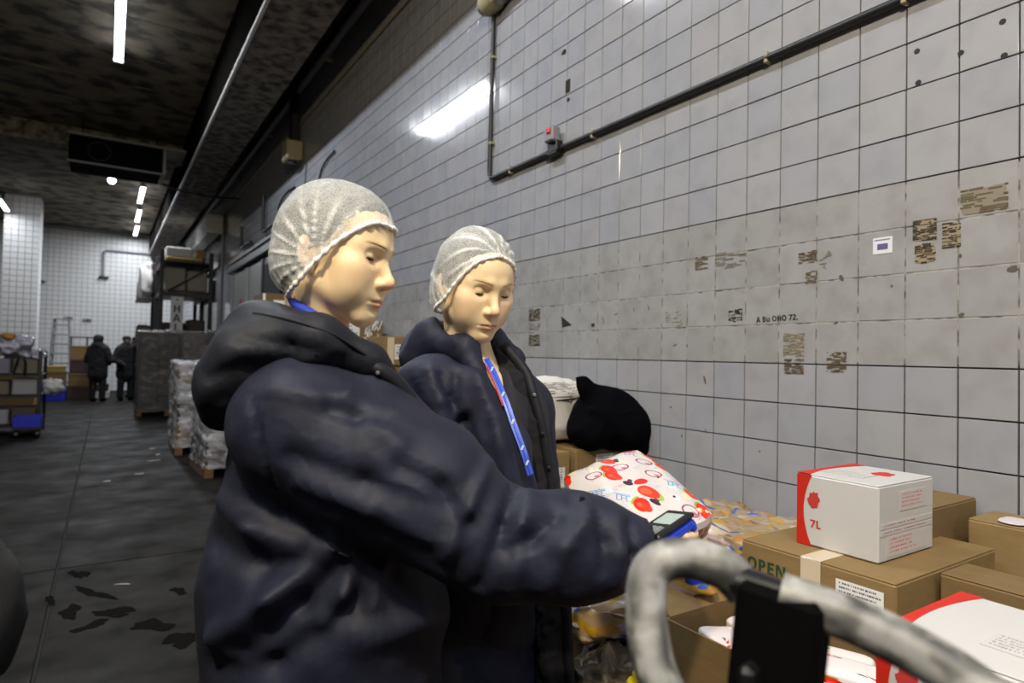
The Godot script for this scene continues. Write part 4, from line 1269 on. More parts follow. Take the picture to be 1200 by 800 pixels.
# ------------------------------------------------------------------ pallet jack in the foreground
func build_pallet_jack() -> void:
	var j := thing("pallet_jack", "pallet jack handle with worn gray loop grips and a black middle, close to the camera", "pallet jack", Vector3(0.42, 0, -0.27))
	var o := j.position
	var worn := mat("worngrip", Color(0.60, 0.60, 0.60), 0.5)
	tri_tex(worn, noise(71, 0.03, [[0.0, gray(0.22)], [0.40, gray(0.45)], [0.52, Color(0.72, 0.73, 0.68)], [0.66, gray(1.0)], [1.0, gray(1.1)]]), Vector3(2.6, 2.6, 2.6))
	var far := [Vector3(0.435, 1.237, -0.319) - o, Vector3(0.426, 1.25, -0.33) - o, Vector3(0.408, 1.257, -0.348) - o, Vector3(0.389, 1.256, -0.36) - o, Vector3(0.377, 1.245, -0.366) - o, Vector3(0.369, 1.225, -0.362) - o, Vector3(0.364, 1.202, -0.354) - o, Vector3(0.362, 1.18, -0.344) - o, Vector3(0.363, 1.16, -0.326) - o, Vector3(0.373, 1.138, -0.302) - o, Vector3(0.391, 1.114, -0.279) - o]
	put("grip", tube(curve(far, 5), 0.0165, 14), worn, j, Vector3.ZERO, Vector3.ZERO, "worn gray loop grip on the workers' side")
	var near := [Vector3(0.437, 1.242, -0.288) - o, Vector3(0.446, 1.239, -0.27) - o, Vector3(0.458, 1.234, -0.244) - o, Vector3(0.468, 1.226, -0.214) - o, Vector3(0.475, 1.216, -0.186) - o, Vector3(0.477, 1.201, -0.161) - o, Vector3(0.475, 1.173, -0.152) - o, Vector3(0.462, 1.137, -0.167) - o, Vector3(0.43, 1.114, -0.206) - o, Vector3(0.408, 1.109, -0.245) - o]
	put("grip", tube(curve(near, 5), 0.0165, 14), worn, j, Vector3.ZERO, Vector3.ZERO, "worn gray loop grip on the camera side")
	var p1: Vector3 = Vector3(0.428, 1.244, -0.323) - o
	var p2: Vector3 = Vector3(0.441, 1.238, -0.279) - o
	put("crossbar", tube([p1 - (p2 - p1) * 0.1, p2 + (p2 - p1) * 0.1], 0.0135, 12), mat("satinblack", Color(0.045, 0.045, 0.06), 0.35), j)
	var mid := (p1 + p2) / 2
	var dir := (p2 - p1).normalized()
	var hs := thing_part(j, "housing", mid)
	var flat := Vector3(dir.x, 0, dir.z).normalized()
	var yaw := atan2(-flat.z, flat.x)
	put("column", cbox(Vector3(0.064, 0.36, 0.035), 0.006), M.blackmatte, hs, Vector3(0, -0.172, 0), Vector3(0, yaw, rad(-5)))
	put("lever", cbox(Vector3(0.012, 0.09, 0.02), 0.004), M.black, hs, Vector3(0.0, -0.09, 0.0) + flat.cross(Vector3.UP) * 0.03, Vector3(0, yaw, 0))
	put("shaft", tube([mid + Vector3(0, -0.34, 0), Vector3(0.03, 0.36, 0.02)], 0.019, 12), M.black, j)
	put("pump_body", cbox(Vector3(0.16, 0.24, 0.20), 0.02), mat("jackred", Color(0.5, 0.08, 0.05), 0.5), j, Vector3(0.06, 0.27, 0.03))
	for s: float in [-0.05, 0.05]:
		put("steer_wheel", tube([Vector3(0.02, 0.09, 0.03 + s - 0.02), Vector3(0.02, 0.09, 0.03 + s + 0.02)], 0.09, 20), M.black, j)
	for s: float in [-0.2, 0.2]:
		put("fork", cbox(Vector3(0.56, 0.05, 0.15), 0.01), M.jackred, j, Vector3(0.40, 0.085 - 0.03, 0.06 + s) * Vector3(1, 1, 1))

func thing_part(parent: Node3D, called: String, at: Vector3) -> Node3D:
	var o := Node3D.new()
	o.name = called
	o.position = at
	parent.add_child(o, true)
	return o

# ------------------------------------------------------------------ wrapped pallets along the aisle
func film_mat(key: String, alpha: float, c: Color, rough := 0.12) -> StandardMaterial3D:
	if M.has(key):
		return M[key]
	var m := mat(key, Color(c.r, c.g, c.b, alpha), rough)
	m.transparency = BaseMaterial3D.TRANSPARENCY_ALPHA
	m.cull_mode = BaseMaterial3D.CULL_DISABLED
	tri_tex(m, noise(81, 0.02, [[0.0, Color(0.8, 0.8, 0.8, 0.15)], [0.42, Color(1, 1, 1, 0.4)], [0.56, Color(1, 1, 1, 1.0)], [1.0, Color(1, 1, 1, 1.0)]]), Vector3(0.9, 1.3, 0.9))
	return m

func wrapped_pallet(label: String, at: Vector3, turn: float, nx: int, nz: int, rows: int, s: Vector3, kind: Array, film: Material, cat := "pallet load") -> Node3D:
	var o := thing("wrapped_pallet", label, cat, at, turn)
	var w := nx * s.x
	var d := nz * s.z
	pallet(o, w + 0.02, d + 0.02)
	for r in rows:
		for i in nx:
			for j in nz:
				put("carton", cbox(s - Vector3(0.006, 0.004, 0.006), 0.004), M[kind[(i * 3 + j * 5 + r * 2) % kind.size()]], o, Vector3((i - (nx - 1) * 0.5) * s.x, 0.142 + (r + 0.5) * s.y, (j - (nz - 1) * 0.5) * s.z))
	var h := rows * s.y
	var n := FastNoiseLite.new()
	n.seed = int(at.z * 10)
	n.frequency = 4.0
	var f := func(a: float, b: float) -> Vector3:
		var th := TAU * a
		var sq := 1.0 / pow(pow(absf(cos(th)), 14.0) + pow(absf(sin(th)), 14.0), 1.0 / 14.0)
		var x := cos(th) * sq
		var z := sin(th) * sq
		var hh := h
		var sh := 1.0
		var y := b * 1.25
		if y > 1.0:
			sh = maxf(0.0, 1.0 - (y - 1.0) * 4.0)
			y = 1.0
		var p := Vector3(x * (w / 2 + 0.015) * sh, 0.10 + y * (hh + 0.06), z * (d / 2 + 0.015) * sh)
		var k := n.get_noise_3d(p.x * 0.6, p.y * 2.2, p.z * 0.6) * 0.035 + absf(n.get_noise_3d(p.x * 2.0, p.y * 5.0, p.z * 2.0)) * 0.026
		return p + Vector3(x * k * sh, (absf(k) * 2.0 if y >= 1.0 else 0.0), z * k * sh)
	put("stretch_film", patch(110, 60, f), film, o, Vector3.ZERO, Vector3.ZERO, "wrinkled stretch film")
	return o

func build_aisle_pallets() -> void:
	mat("loadgray", Color(0.27, 0.25, 0.245), 0.6)
	mat("loadgray2", Color(0.24, 0.225, 0.22), 0.6)
	mat("loadgray3", Color(0.30, 0.275, 0.265), 0.6)
	mat("loadblue", Color(0.10, 0.13, 0.42), 0.5)
	mat("loadbrown", Color(0.22, 0.15, 0.11), 0.7)
	mat("loadsilver", Color(0.5, 0.49, 0.48), 0.35)
	wrapped_pallet("tall pallet load tightly wrapped in gray film, beyond the clear wrapped ones", Vector3(1.12, 0, -15.6), 0.0, 3, 3, 6, Vector3(0.37, 0.27, 0.36), ["loadgray", "loadgray2", "loadgray3"], film_mat("filmgray", 0.25, Color(0.55, 0.53, 0.52), 0.3))
	wrapped_pallet("second gray wrapped pallet load standing against the wall behind the first", Vector3(1.66, 0, -14.1), 0.0, 2, 2, 5, Vector3(0.42, 0.32, 0.42), ["loadgray2", "loadgray3"], M.filmgray)
	var clear := film_mat("filmclear", 0.42, Color(0.92, 0.92, 0.95), 0.10)
	wrapped_pallet("clear film wrapped pallet of dark and blue cartons, next to the front worker's back", Vector3(1.42, 0, -8.1), 0.05, 3, 3, 4, Vector3(0.33, 0.27, 0.32), ["loadbrown", "loadblue", "loadsilver", "loadbrown", "loadsilver"], clear)
	wrapped_pallet("clear film wrapped pallet of brown cartons behind the first clear one", Vector3(1.32, 0, -9.9), 0.0, 3, 3, 4, Vector3(0.34, 0.27, 0.33), ["loadbrown", "card3", "loadsilver"], clear)

# ------------------------------------------------------------------ rack, door and pipes at the far end of the long wall
func build_rack_and_door() -> void:
	var r := thing("storage_rack", "tall dark steel storage rack against the wall at the far end of the aisle", "rack", Vector3(1.55, 0, -18.2))
	for x: float in [-0.52, 0.52]:
		for z: float in [-1.5, 0.0, 1.6]:
			put("upright", cbox(Vector3(0.09, 3.75, 0.09), 0.006), M.darksteel, r, Vector3(x, 1.875, z))
	for y: float in [1.55, 2.72, 3.42]:
		for x: float in [-0.52, 0.52]:
			put("beam", cbox(Vector3(0.05, 0.11, 3.1), 0.006), mat("rackbrown", Color(0.20, 0.13, 0.10), 0.6), r, Vector3(x, y, 0.05))
		put("shelf", cbox(Vector3(1.04, 0.03, 3.1), 0.004), M.darksteel, r, Vector3(0, y + 0.06, 0.05))
	for z: float in [-1.5, 1.6]:
		put("brace", tube([Vector3(-0.5, 2.7, z), Vector3(0.5, 3.4, z)], 0.02, 6), M.darksteel, r)
		put("brace", tube([Vector3(-0.5, 0.3, z), Vector3(0.5, 1.5, z)], 0.02, 6), M.darksteel, r)
	for y: float in [2.70, 1.55]:
		put("cross_beam", cbox(Vector3(1.04, 0.09, 0.05), 0.005), M.rackbrown, r, Vector3(0, y, 1.62))
		put("side_shelf", cbox(Vector3(0.36, 0.03, 1.9), 0.004), M.darksteel, r, Vector3(-0.745, y, -1.2))
	var wm := mat("gooddull", Color(0.55, 0.52, 0.47), 0.7)
	mat("goodwhite", Color(0.72, 0.71, 0.70), 0.5)
	mat("goodyellow", Color(0.55, 0.46, 0.22), 0.7)
	var list := [[-0.23, 2.80, 1.0, 0.44, 0.55, 0.95, "gooddull", "dull beige wrapped bale on the upper rack shelf, aisle end"], [0.24, 2.80, 1.0, 0.44, 0.50, 0.95, "gooddull", "dull beige wrapped bale on the upper rack shelf, wall end"], [-0.05, 3.50, 1.1, 0.8, 0.10, 0.9, "goodyellow", "yellowish flat bundle lying on the rack top"], [-0.16, 3.60, 1.1, 0.56, 0.24, 0.8, "goodwhite", "pale corrugated stack on the rack top above the yellowish bundle"], [0.32, 3.60, 1.1, 0.22, 0.24, 0.5, "goodyellow", "small yellow carton at the wall end of the rack top"], [-0.22, 1.63, 0.9, 0.48, 0.42, 0.9, "loadbrown", "dark brown carton on the lower rack shelf behind the white sign"], [0.25, 1.63, 1.1, 0.38, 0.5, 0.7, "rackbrown", "reddish brown carton on the lower rack shelf by the wall"], [0.0, 2.80, -0.75, 0.85, 0.5, 1.25, "goodwhite", "long white wrapped goods further in on the upper shelf"], [0.0, 1.63, -0.75, 0.8, 0.3, 1.2, "goodyellow", "yellowish goods further in on the lower shelf"]]
	for g: Array in list:
		var o := thing("rack_goods", g[7], "goods", Vector3(1.55 + g[0], g[1], -18.2 + g[2]))
		put("bale", cbox(Vector3(g[3], g[4], g[5]), 0.03), M[g[6]], o, Vector3(0, g[4] / 2, 0))
		put("strap", cbox(Vector3(g[3] + 0.006, g[4] + 0.006, 0.03), 0.002), wm, o, Vector3(0, g[4] / 2, g[5] * 0.2))
	# goods that bulge out on the aisle side of the rack
	var out := [[0.62, 2.72, -19.0, 0.20, 0.9, 1.0, "goodwhite", "white goods bulging from the aisle side of the rack"], [0.60, 2.72, -19.9, 0.18, 0.5, 0.5, "goodyellow", "small yellow sack on the aisle side of the rack, far end"], [0.60, 1.57, -19.2, 0.2, 0.45, 0.8, "rackbrown", "dark bundle low on the aisle side of the rack"]]
	for g: Array in out:
		var o := put("bundle", soft_mesh(Vector3(g[3] * 1.6, g[4], g[5]), 0.5, 0.3, 3.0, 7, 24, 16), M[g[6]], self, Vector3(g[0] + 0.2, g[1] + g[4] / 2, g[2]))
		tag(o, g[7], "goods")
	# the white upright sign
	var s := thing("upright_sign", "white upright sign with dark letters set one above another, on the rack", "sign", Vector3(1.36, 2.22, -16.544), 0.0)
	put("board", cbox(Vector3(0.26, 0.86, 0.02), 0.004), M.whitepaint, s)
	put("hole", tube([Vector3(0, 0.36, 0.008), Vector3(0, 0.36, 0.0125)], 0.022, 10), M.ink, s)
	for k in 3:
		put("letter", letters("HAL".substr(k, 1), 0.17, 0.004), mat("signblue", Color(0.10, 0.12, 0.30), 0.7), s, Vector3(0, 0.14 - 0.22 * k, 0.0115))
	# sliding door with rail on the long wall
	var d := thing("sliding_door", "gray sliding door with a black top rail on the tiled wall behind the front worker", "door", Vector3(2.10, 0, -11.3))
	put("door_panel", cbox(Vector3(0.06, 2.88, 3.6), 0.01), M.doorgray, d, Vector3(0, 1.45, -0.35))
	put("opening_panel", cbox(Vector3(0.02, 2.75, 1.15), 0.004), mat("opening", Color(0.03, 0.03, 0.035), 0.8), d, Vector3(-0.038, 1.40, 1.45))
	for z: float in [-2.1, -0.55, 0.80]:
		put("stile", cbox(Vector3(0.05, 2.88, 0.12), 0.006), M.darksteel if z > 0.5 else M.doorgray, d, Vector3(-0.035, 1.45, z))
	put("rail", cbox(Vector3(0.10, 0.12, 5.0), 0.01), M.black, d, Vector3(-0.03, 3.02, 0.0))
	put("rail_cover", cbox(Vector3(0.05, 0.07, 5.0), 0.01), M.darksteel, d, Vector3(-0.05, 3.16, 0.2))
	var txt := put("red_lettering", letters("MOSNA", 0.16, 0.003), M.redprint, d, Vector3(-0.036, 2.06, -1.15), Vector3(0, -PI / 2, PI / 2), "red upright lettering, hard to read")
	txt.scale = Vector3(0.8, 1.6, 1)
	for k in 2:
		var o: Vector3 = [Vector3(2.12, 3.23, -12.7), Vector3(2.12, 3.23, -10.75)][k]
		var h: float = [0.55, 0.75][k]
		var t := put("black_bracket_pipe", tube(curve([o + Vector3(-0.02, 0, 0.9), o + Vector3(-0.02, 0.12, 0.88), o + Vector3(-0.02, 0.14, 0.0), o + Vector3(-0.02, 0.16, -0.06), o + Vector3(-0.02, 0.2, -0.08), o + Vector3(-0.02, h, -0.08)], 3), 0.028, 8), M.black, self)
		tag(t, ["black bent pipe on the tiles above the far end of the door rail", "taller black bent pipe above the near end of the door rail"][k], "pipe")
	var v := thing("corner_guard", "gray vertical conduit on the tiled wall between rack and sliding door", "conduit", Vector3(2.14, 0, -15.4))
	put("conduit", tube([Vector3(0, 0.0, 0), Vector3(0, 4.2, 0)], 0.03, 8), M.graybox, v)
	# pipe and small plates on the end wall
	var fw := thing("end_wall_pipe", "thin gray pipe running level on the white end wall and dropping at its end", "pipe", Vector3.ZERO)
	put("pipe", tube(curve([Vector3(1.5, 4.62, -24.43), Vector3(0.05, 4.62, -24.43), Vector3(-0.12, 4.56, -24.43), Vector3(-0.16, 4.4, -24.43), Vector3(-0.16, 3.76, -24.43)], 4), 0.028, 8), M.graybox, fw)
	put("tap", cbox(Vector3(0.28, 0.07, 0.08), 0.01), M.darksteel, fw, Vector3(-0.14, 3.72, -24.43))
	for k in 3:
		var at: Vector3 = [Vector3(-1.78, 3.45, -24.47), Vector3(-0.55, 2.3, -24.47), Vector3(-1.05, 2.34, -24.47)][k]
		var o := thing("wall_plate", ["small gray plate on the white end wall beside the tiled column", "small gray plate low on the end wall above the dark figures", "small gray plate on the end wall over the ladder"][k], "plate", at)
		put("plate", cbox(Vector3(0.24, 0.08, 0.04), 0.008), M.graybox, o)
		put("socket", cbox(Vector3(0.08, 0.05, 0.05), 0.008), M.darksteel, o, Vector3(0.02, 0, 0.01))

# ------------------------------------------------------------------ clutter at the left end of the hall
func build_far_clutter() -> void:
	# loaded cage trolleys at the left edge
	var c := thing("cage_trolley", "black steel cage trolley loaded with parcels at the left edge", "trolley", Vector3(-1.42, 0, -12.9))
	for x: float in [-0.58, 0.55]:
		for z: float in [-0.5, 0.5]:
			put("post", cbox(Vector3(0.045, 1.25, 0.045), 0.005), M.black, c, Vector3(x, 0.72, z))
			put("wheel", tube([Vector3(x - 0.02, 0.06, z), Vector3(x + 0.02, 0.06, z)], 0.06, 14), M.black, c)
	for y: float in [0.16, 0.62, 0.95]:
		put("shelf", cbox(Vector3(1.16, 0.035, 1.04), 0.004), M.black, c, Vector3(-0.015, y, 0))
	put("handle", tube(curve([Vector3(0.36, 0.95, 0.53), Vector3(0.36, 1.18, 0.56), Vector3(0.28, 1.22, 0.56), Vector3(0.22, 0.98, 0.54)], 4), 0.018, 8), M.black, c)
	var i := 0
	var names := ["white", "beige", "lilac", "brown"]
	var cols := [Color(0.50, 0.49, 0.50), Color(0.36, 0.33, 0.27), Color(0.42, 0.39, 0.44), Color(0.24, 0.18, 0.14)]
	for k in 4:
		mat("parcel%d" % k, cols[k], 0.6)
	for y: float in [0.18, 0.64, 0.97]:
		for x: float in [-0.36, 0.0, 0.36]:
			var kk := (i * 3 + 1) % 4
			var hgt := 0.24 if i > 5 else 0.20 + 0.03 * ((i * 7) % 3)
			var o := thing("parcel", "%s parcel on the %s shelf of the cage trolley, %s" % [names[kk], ["bottom", "middle", "top"][i / 3], ["outer side", "in the middle", "aisle side"][i % 3]], "parcel", Vector3(-1.42 + x, y, -12.66), 0.0, "parcels on the cage trolley")
			put("box", cbox(Vector3(0.33, hgt, 0.42), 0.02), M["parcel%d" % kk], o, Vector3(0, hgt / 2, 0))
			put("band", cbox(Vector3(0.334, hgt + 0.003, 0.04), 0.002), M["parcel%d" % ((kk + 2) % 4)], o, Vector3(0, hgt / 2, 0.08))
			i += 1
	var cr := thing("blue_crate", "bright blue plastic crate hanging low on the aisle side of the cage trolley", "crate", Vector3(-0.98, 0.17, -12.2))
	for s: float in [-1.0, 1.0]:
		put("side", cbox(Vector3(0.012, 0.17, 0.34), 0.003), M.bluecrate, cr, Vector3(s * 0.17, 0.085, 0))
		put("end", cbox(Vector3(0.34, 0.17, 0.012), 0.003), M.bluecrate, cr, Vector3(0, 0.085, s * 0.17))
	put("base", cbox(Vector3(0.34, 0.012, 0.34), 0.003), M.bluecrate, cr, Vector3(0, 0.006, 0))
	var ck := thing("crate_dolly", "low black dolly under the blue crate beside the cage trolley", "dolly", Vector3(-0.98, 0, -12.2))
	put("deck", cbox(Vector3(0.36, 0.04, 0.36), 0.005), M.black, ck, Vector3(0, 0.148, 0))
	for s: float in [-0.13, 0.13]:
		put("caster", tube([Vector3(s - 0.02, 0.064, 0.1), Vector3(s + 0.02, 0.064, 0.1)], 0.064, 12), M.black, ck)
		put("caster", tube([Vector3(s - 0.02, 0.064, -0.1), Vector3(s + 0.02, 0.064, -0.1)], 0.064, 12), M.black, ck)
	# white film and plastic heaped on top
	var hm := mat("filmheap", Color(0.66, 0.65, 0.70), 0.35)
	var hp := [[-1.74, 1.25, -12.85, 0.60, 0.48, 0.8, 3], [-1.20, 1.24, -12.75, 0.38, 0.30, 0.7, 4], [-0.90, 1.23, -12.62, 0.20, 0.14, 0.5, 5]]
	for k in 3:
		var o := put("film_heap", soft_mesh(Vector3(hp[k][3], hp[k][4], hp[k][5]), 0.8, 0.7, 3.2, hp[k][6], 48, 28), hm, self, Vector3(hp[k][0], hp[k][1] + hp[k][4] * 0.5, hp[k][2]))
		tag(o, ["tall heap of pale plastic film on the trolley at the left edge", "lower heap of pale plastic film beside the tall one on the trolley", "thin end of the pale film heap on the aisle side of the trolley"][k], "film", "film heaped on the trolley")
	var yb := put("yellow_bundle", soft_mesh(Vector3(0.2, 0.10, 0.2), 0.7, 0.3, 8.0, 9, 20, 14), mat("yellowdull", Color(0.62, 0.45, 0.08), 0.6), self, Vector3(-1.30, 1.56, -12.6))
	tag(yb, "small yellow and red bundle on the pale film heap at the left", "bundle")
	var wb := put("white_bag", soft_mesh(Vector3(0.3, 0.26, 0.3), 0.9, 0.5, 7.0, 11, 24, 16), M.goodwhite, self, Vector3(-0.72, 0.75, -12.9))
	tag(wb, "small white bag hanging at the aisle side of the loaded trolley", "bag")
	# ladder
	var l := thing("step_ladder", "gray step ladder standing against the white end wall", "ladder", Vector3(-1.06, 0, -21.5))
	for s: float in [-1.0, 1.0]:
		put("rail", tube([Vector3(s * 0.27, 0, 0.25), Vector3(s * 0.17, 2.18, 0)], 0.032, 8), M.graybox, l)
		put("back_leg", tube([Vector3(s * 0.25, 0, -0.55), Vector3(s * 0.15, 2.15, -0.03)], 0.022, 8), M.graybox, l)
	for k in 8:
		var f := (k + 0.6) / 8.2
		put("rung", cbox(Vector3(lerpf(0.52, 0.33, f), 0.045, 0.10), 0.006), M.graybox, l, Vector3(0, 2.18 * f, lerpf(0.25, 0, f)))
	put("platform", cbox(Vector3(0.36, 0.03, 0.2), 0.006), M.graybox, l, Vector3(0, 2.19, -0.02))
	# stacked crates and cartons near the ladder
	var cc := [[-0.55, 0.0, -20.6, 0.62, 0.36, 0.5, "rackbrown", "reddish crate on the floor left of the dark figures"], [-0.55, 0.364, -20.6, 0.56, 0.34, 0.5, "card3", "brown carton on the reddish crate left of the dark figures"], [-0.5, 0.708, -20.6, 0.6, 0.36, 0.5, "rackbrown", "reddish carton in the middle of the stack by the dark figures"], [-0.5, 1.072, -20.6, 0.62, 0.38, 0.5, "card1", "brown carton atop the stack left of the dark figures"], [-1.12, 0.0, -20.3, 0.5, 0.40, 0.5, "bluecrate", "dark blue crate at the foot of the ladder"], [-1.12, 0.404, -20.3, 0.5, 0.36, 0.5, "card3", "brown carton on the blue crate before the ladder"], [-1.12, 0.768, -20.3, 0.46, 0.14, 0.45, "goodyellow", "flat yellowish tray on the cartons before the ladder"], [-1.75, 0.0, -19.0, 0.7, 0.9, 0.7, "card1", "large brown carton beyond the loaded trolley"], [-1.7, 0.904, -19.0, 0.6, 0.36, 0.6, "rackbrown", "reddish carton on the large one beyond the loaded trolley"], [-0.14, 0.0, -21.2, 0.5, 0.18, 0.5, "goodwhite", "low white tray behind the legs of the dark figures"], [-0.16, 0.184, -21.2, 0.5, 0.20, 0.5, "loadbrown", "dark carton on the low white tray behind the dark figures"]]
	for g: Array in cc:
		var o := thing("stacked_crate", g[7], "crate", Vector3(g[0], g[1], g[2]))
		put("body", cbox(Vector3(g[3], g[4], g[5]), 0.01), M[g[6]], o, Vector3(0, g[4] / 2, 0))
		put("rim", cbox(Vector3(g[3] + 0.02, 0.04, g[5] + 0.02), 0.006), M[g[6]], o, Vector3(0, g[4] - 0.022, 0))
	var fr := thing("wire_frame", "thin metal frame standing on the crate stack left of the dark figures", "frame", Vector3(-0.5, 1.452, -20.6))
	for x: float in [-0.3, 0.06]:
		put("post", cbox(Vector3(0.04, 0.22, 0.04), 0.004), M.darksteel, fr, Vector3(x, 0.11, 0))
	put("rail", cbox(Vector3(0.62, 0.035, 0.04), 0.004), M.darksteel, fr, Vector3(-0.02, 0.23, 0))

# ------------------------------------------------------------------ smooth bodies: a field of rounded shapes, meshed with surface nets
class Blob:
	var T := PackedInt32Array()
	var A := PackedVector3Array()
	var B := PackedVector3Array()
	var RA := PackedFloat32Array()
	var RB := PackedFloat32Array()
	var L := PackedFloat32Array()
	var K := PackedFloat32Array()
	var OP := PackedInt32Array()
	var INV: Array[Transform3D] = []
	var lo := Vector3(1e6, 1e6, 1e6)
	var hi := Vector3(-1e6, -1e6, -1e6)
	var xf := Transform3D()
	var cell := 0.01
	var org := Vector3.ZERO
	var dims := Vector3i.ZERO
	var results := []

	func _add(t: int, a: Vector3, b: Vector3, ra: float, rb: float, l: float, k: float, op: int, inv: Transform3D) -> void:
		T.append(t)
		A.append(a)
		B.append(b)
		RA.append(ra)
		RB.append(rb)
		L.append(l)
		K.append(maxf(k, 0.0004))
		OP.append(op)
		INV.append(inv)

	func _grow(c: Vector3, r: float) -> void:
		lo = lo.min(c - Vector3(r, r, r))
		hi = hi.max(c + Vector3(r, r, r))

	# tapered capsule
	func cap(a: Vector3, b: Vector3, ra: float, rb: float, k := 0.02, op := 0) -> void:
		a = xf * a
		b = xf * b
		var ab := b - a
		_add(0, a, ab, ra, rb - ra, 1.0 / maxf(ab.length_squared(), 1e-9), k, op, Transform3D())
		if op == 0:
			_grow(a, ra)
			_grow(b, rb)

	# turned ellipsoid
	func ell(c: Vector3, r: Vector3, turn: Vector3, k := 0.02, op := 0) -> void:
		var t := xf * Transform3D(Basis.from_euler(turn), c)
		var full := t * Transform3D(Basis.from_scale(r), Vector3.ZERO)
		_add(1, t.origin, Vector3(1 / r.x, 1 / r.y, 1 / r.z), 0, 0, 0, k, op, full.affine_inverse())
		if op == 0:
			_grow(t.origin, maxf(r.x, maxf(r.y, r.z)))

	# tapered capsule squeezed along its own z by «flat» (1 = round), z turned by «zdir»
	func flatcap(a: Vector3, b: Vector3, ra: float, rb: float, zdir: Vector3, flat: float, k := 0.02, op := 0) -> void:
		a = xf * a
		b = xf * b
		zdir = (xf.basis * zdir).normalized()
		var y := (b - a).normalized()
		var x := y.cross(zdir).normalized()
		var z := x.cross(y).normalized()
		var t := Transform3D(Basis(x, y, z * flat), a).affine_inverse()
		_add(2, Vector3(0, (b - a).length(), 0), Vector3.ZERO, ra, rb - ra, minf(1.0, flat), k, op, t)
		if op == 0:
			_grow(a, ra * maxf(1.0, flat))
			_grow(b, rb * maxf(1.0, flat))

	# part of a ball on the side of n
	func lid(c: Vector3, r: float, n: Vector3, k := 0.002) -> void:
		_add(3, xf * c, (xf.basis * n).normalized(), r, 0, 0, k, 0, Transform3D())

	func one(i: int, p: Vector3) -> float:
		var t := T[i]
		if t == 0:
			var q := p - A[i]
			var ab := B[i]
			var h := clampf(q.dot(ab) * L[i], 0.0, 1.0)
			return (q - ab * h).length() - RA[i] - RB[i] * h
		if t == 1:
			var q := INV[i] * p
			var k0 := q.length()
			var k1 := (q * B[i]).length()
			return k0 * (k0 - 1.0) / maxf(k1, 1e-6) if k0 > 1e-5 else -1.0 / maxf(B[i].x, maxf(B[i].y, B[i].z))
		if t == 2:
			var q := INV[i] * p
			var h := clampf(q.y / maxf(A[i].y, 1e-6), 0.0, 1.0)
			q.y -= A[i].y * h
			return (q.length() - RA[i] - RB[i] * h) * L[i]
		var w := p - A[i]
		return maxf(w.length() - RA[i], -w.dot(B[i]))

	func ev(p: Vector3, list: PackedInt32Array) -> float:
		var d := 1e3
		for i in list:
			var e := one(i, p)
			var k := K[i]
			if OP[i] == 0:
				var h := k - absf(d - e)
				d = minf(d, e)
				if h > 0.0:
					d -= h * h * 0.25 / k
			else:
				var h := k - absf(d + e)
				d = maxf(d, -e)
				if h > 0.0:
					d += h * h * 0.25 / k
		return d

	func everything() -> PackedInt32Array:
		return PackedInt32Array(range(T.size()))

	# walks from «from» along «dir» to the surface
	func shoot(from: Vector3, dir: Vector3) -> Vector3:
		var all := everything()
		var p := xf * from
		var g := (xf.basis * dir).normalized()
		for k in 40:
			var d := ev(p, all)
			if absf(d) < 0.0003:
				break
			p += g * d * 0.9
		return xf.affine_inverse() * p

	func near(c: Vector3, half: float, list: PackedInt32Array) -> PackedInt32Array:
		var out := PackedInt32Array()
		var adds := 0
		for i in list:
			if one(i, c) < half * 1.6 + K[i] * 2.5:
				out.append(i)
				if OP[i] == 0:
					adds += 1
		if adds == 0:
			return PackedInt32Array()
		return out

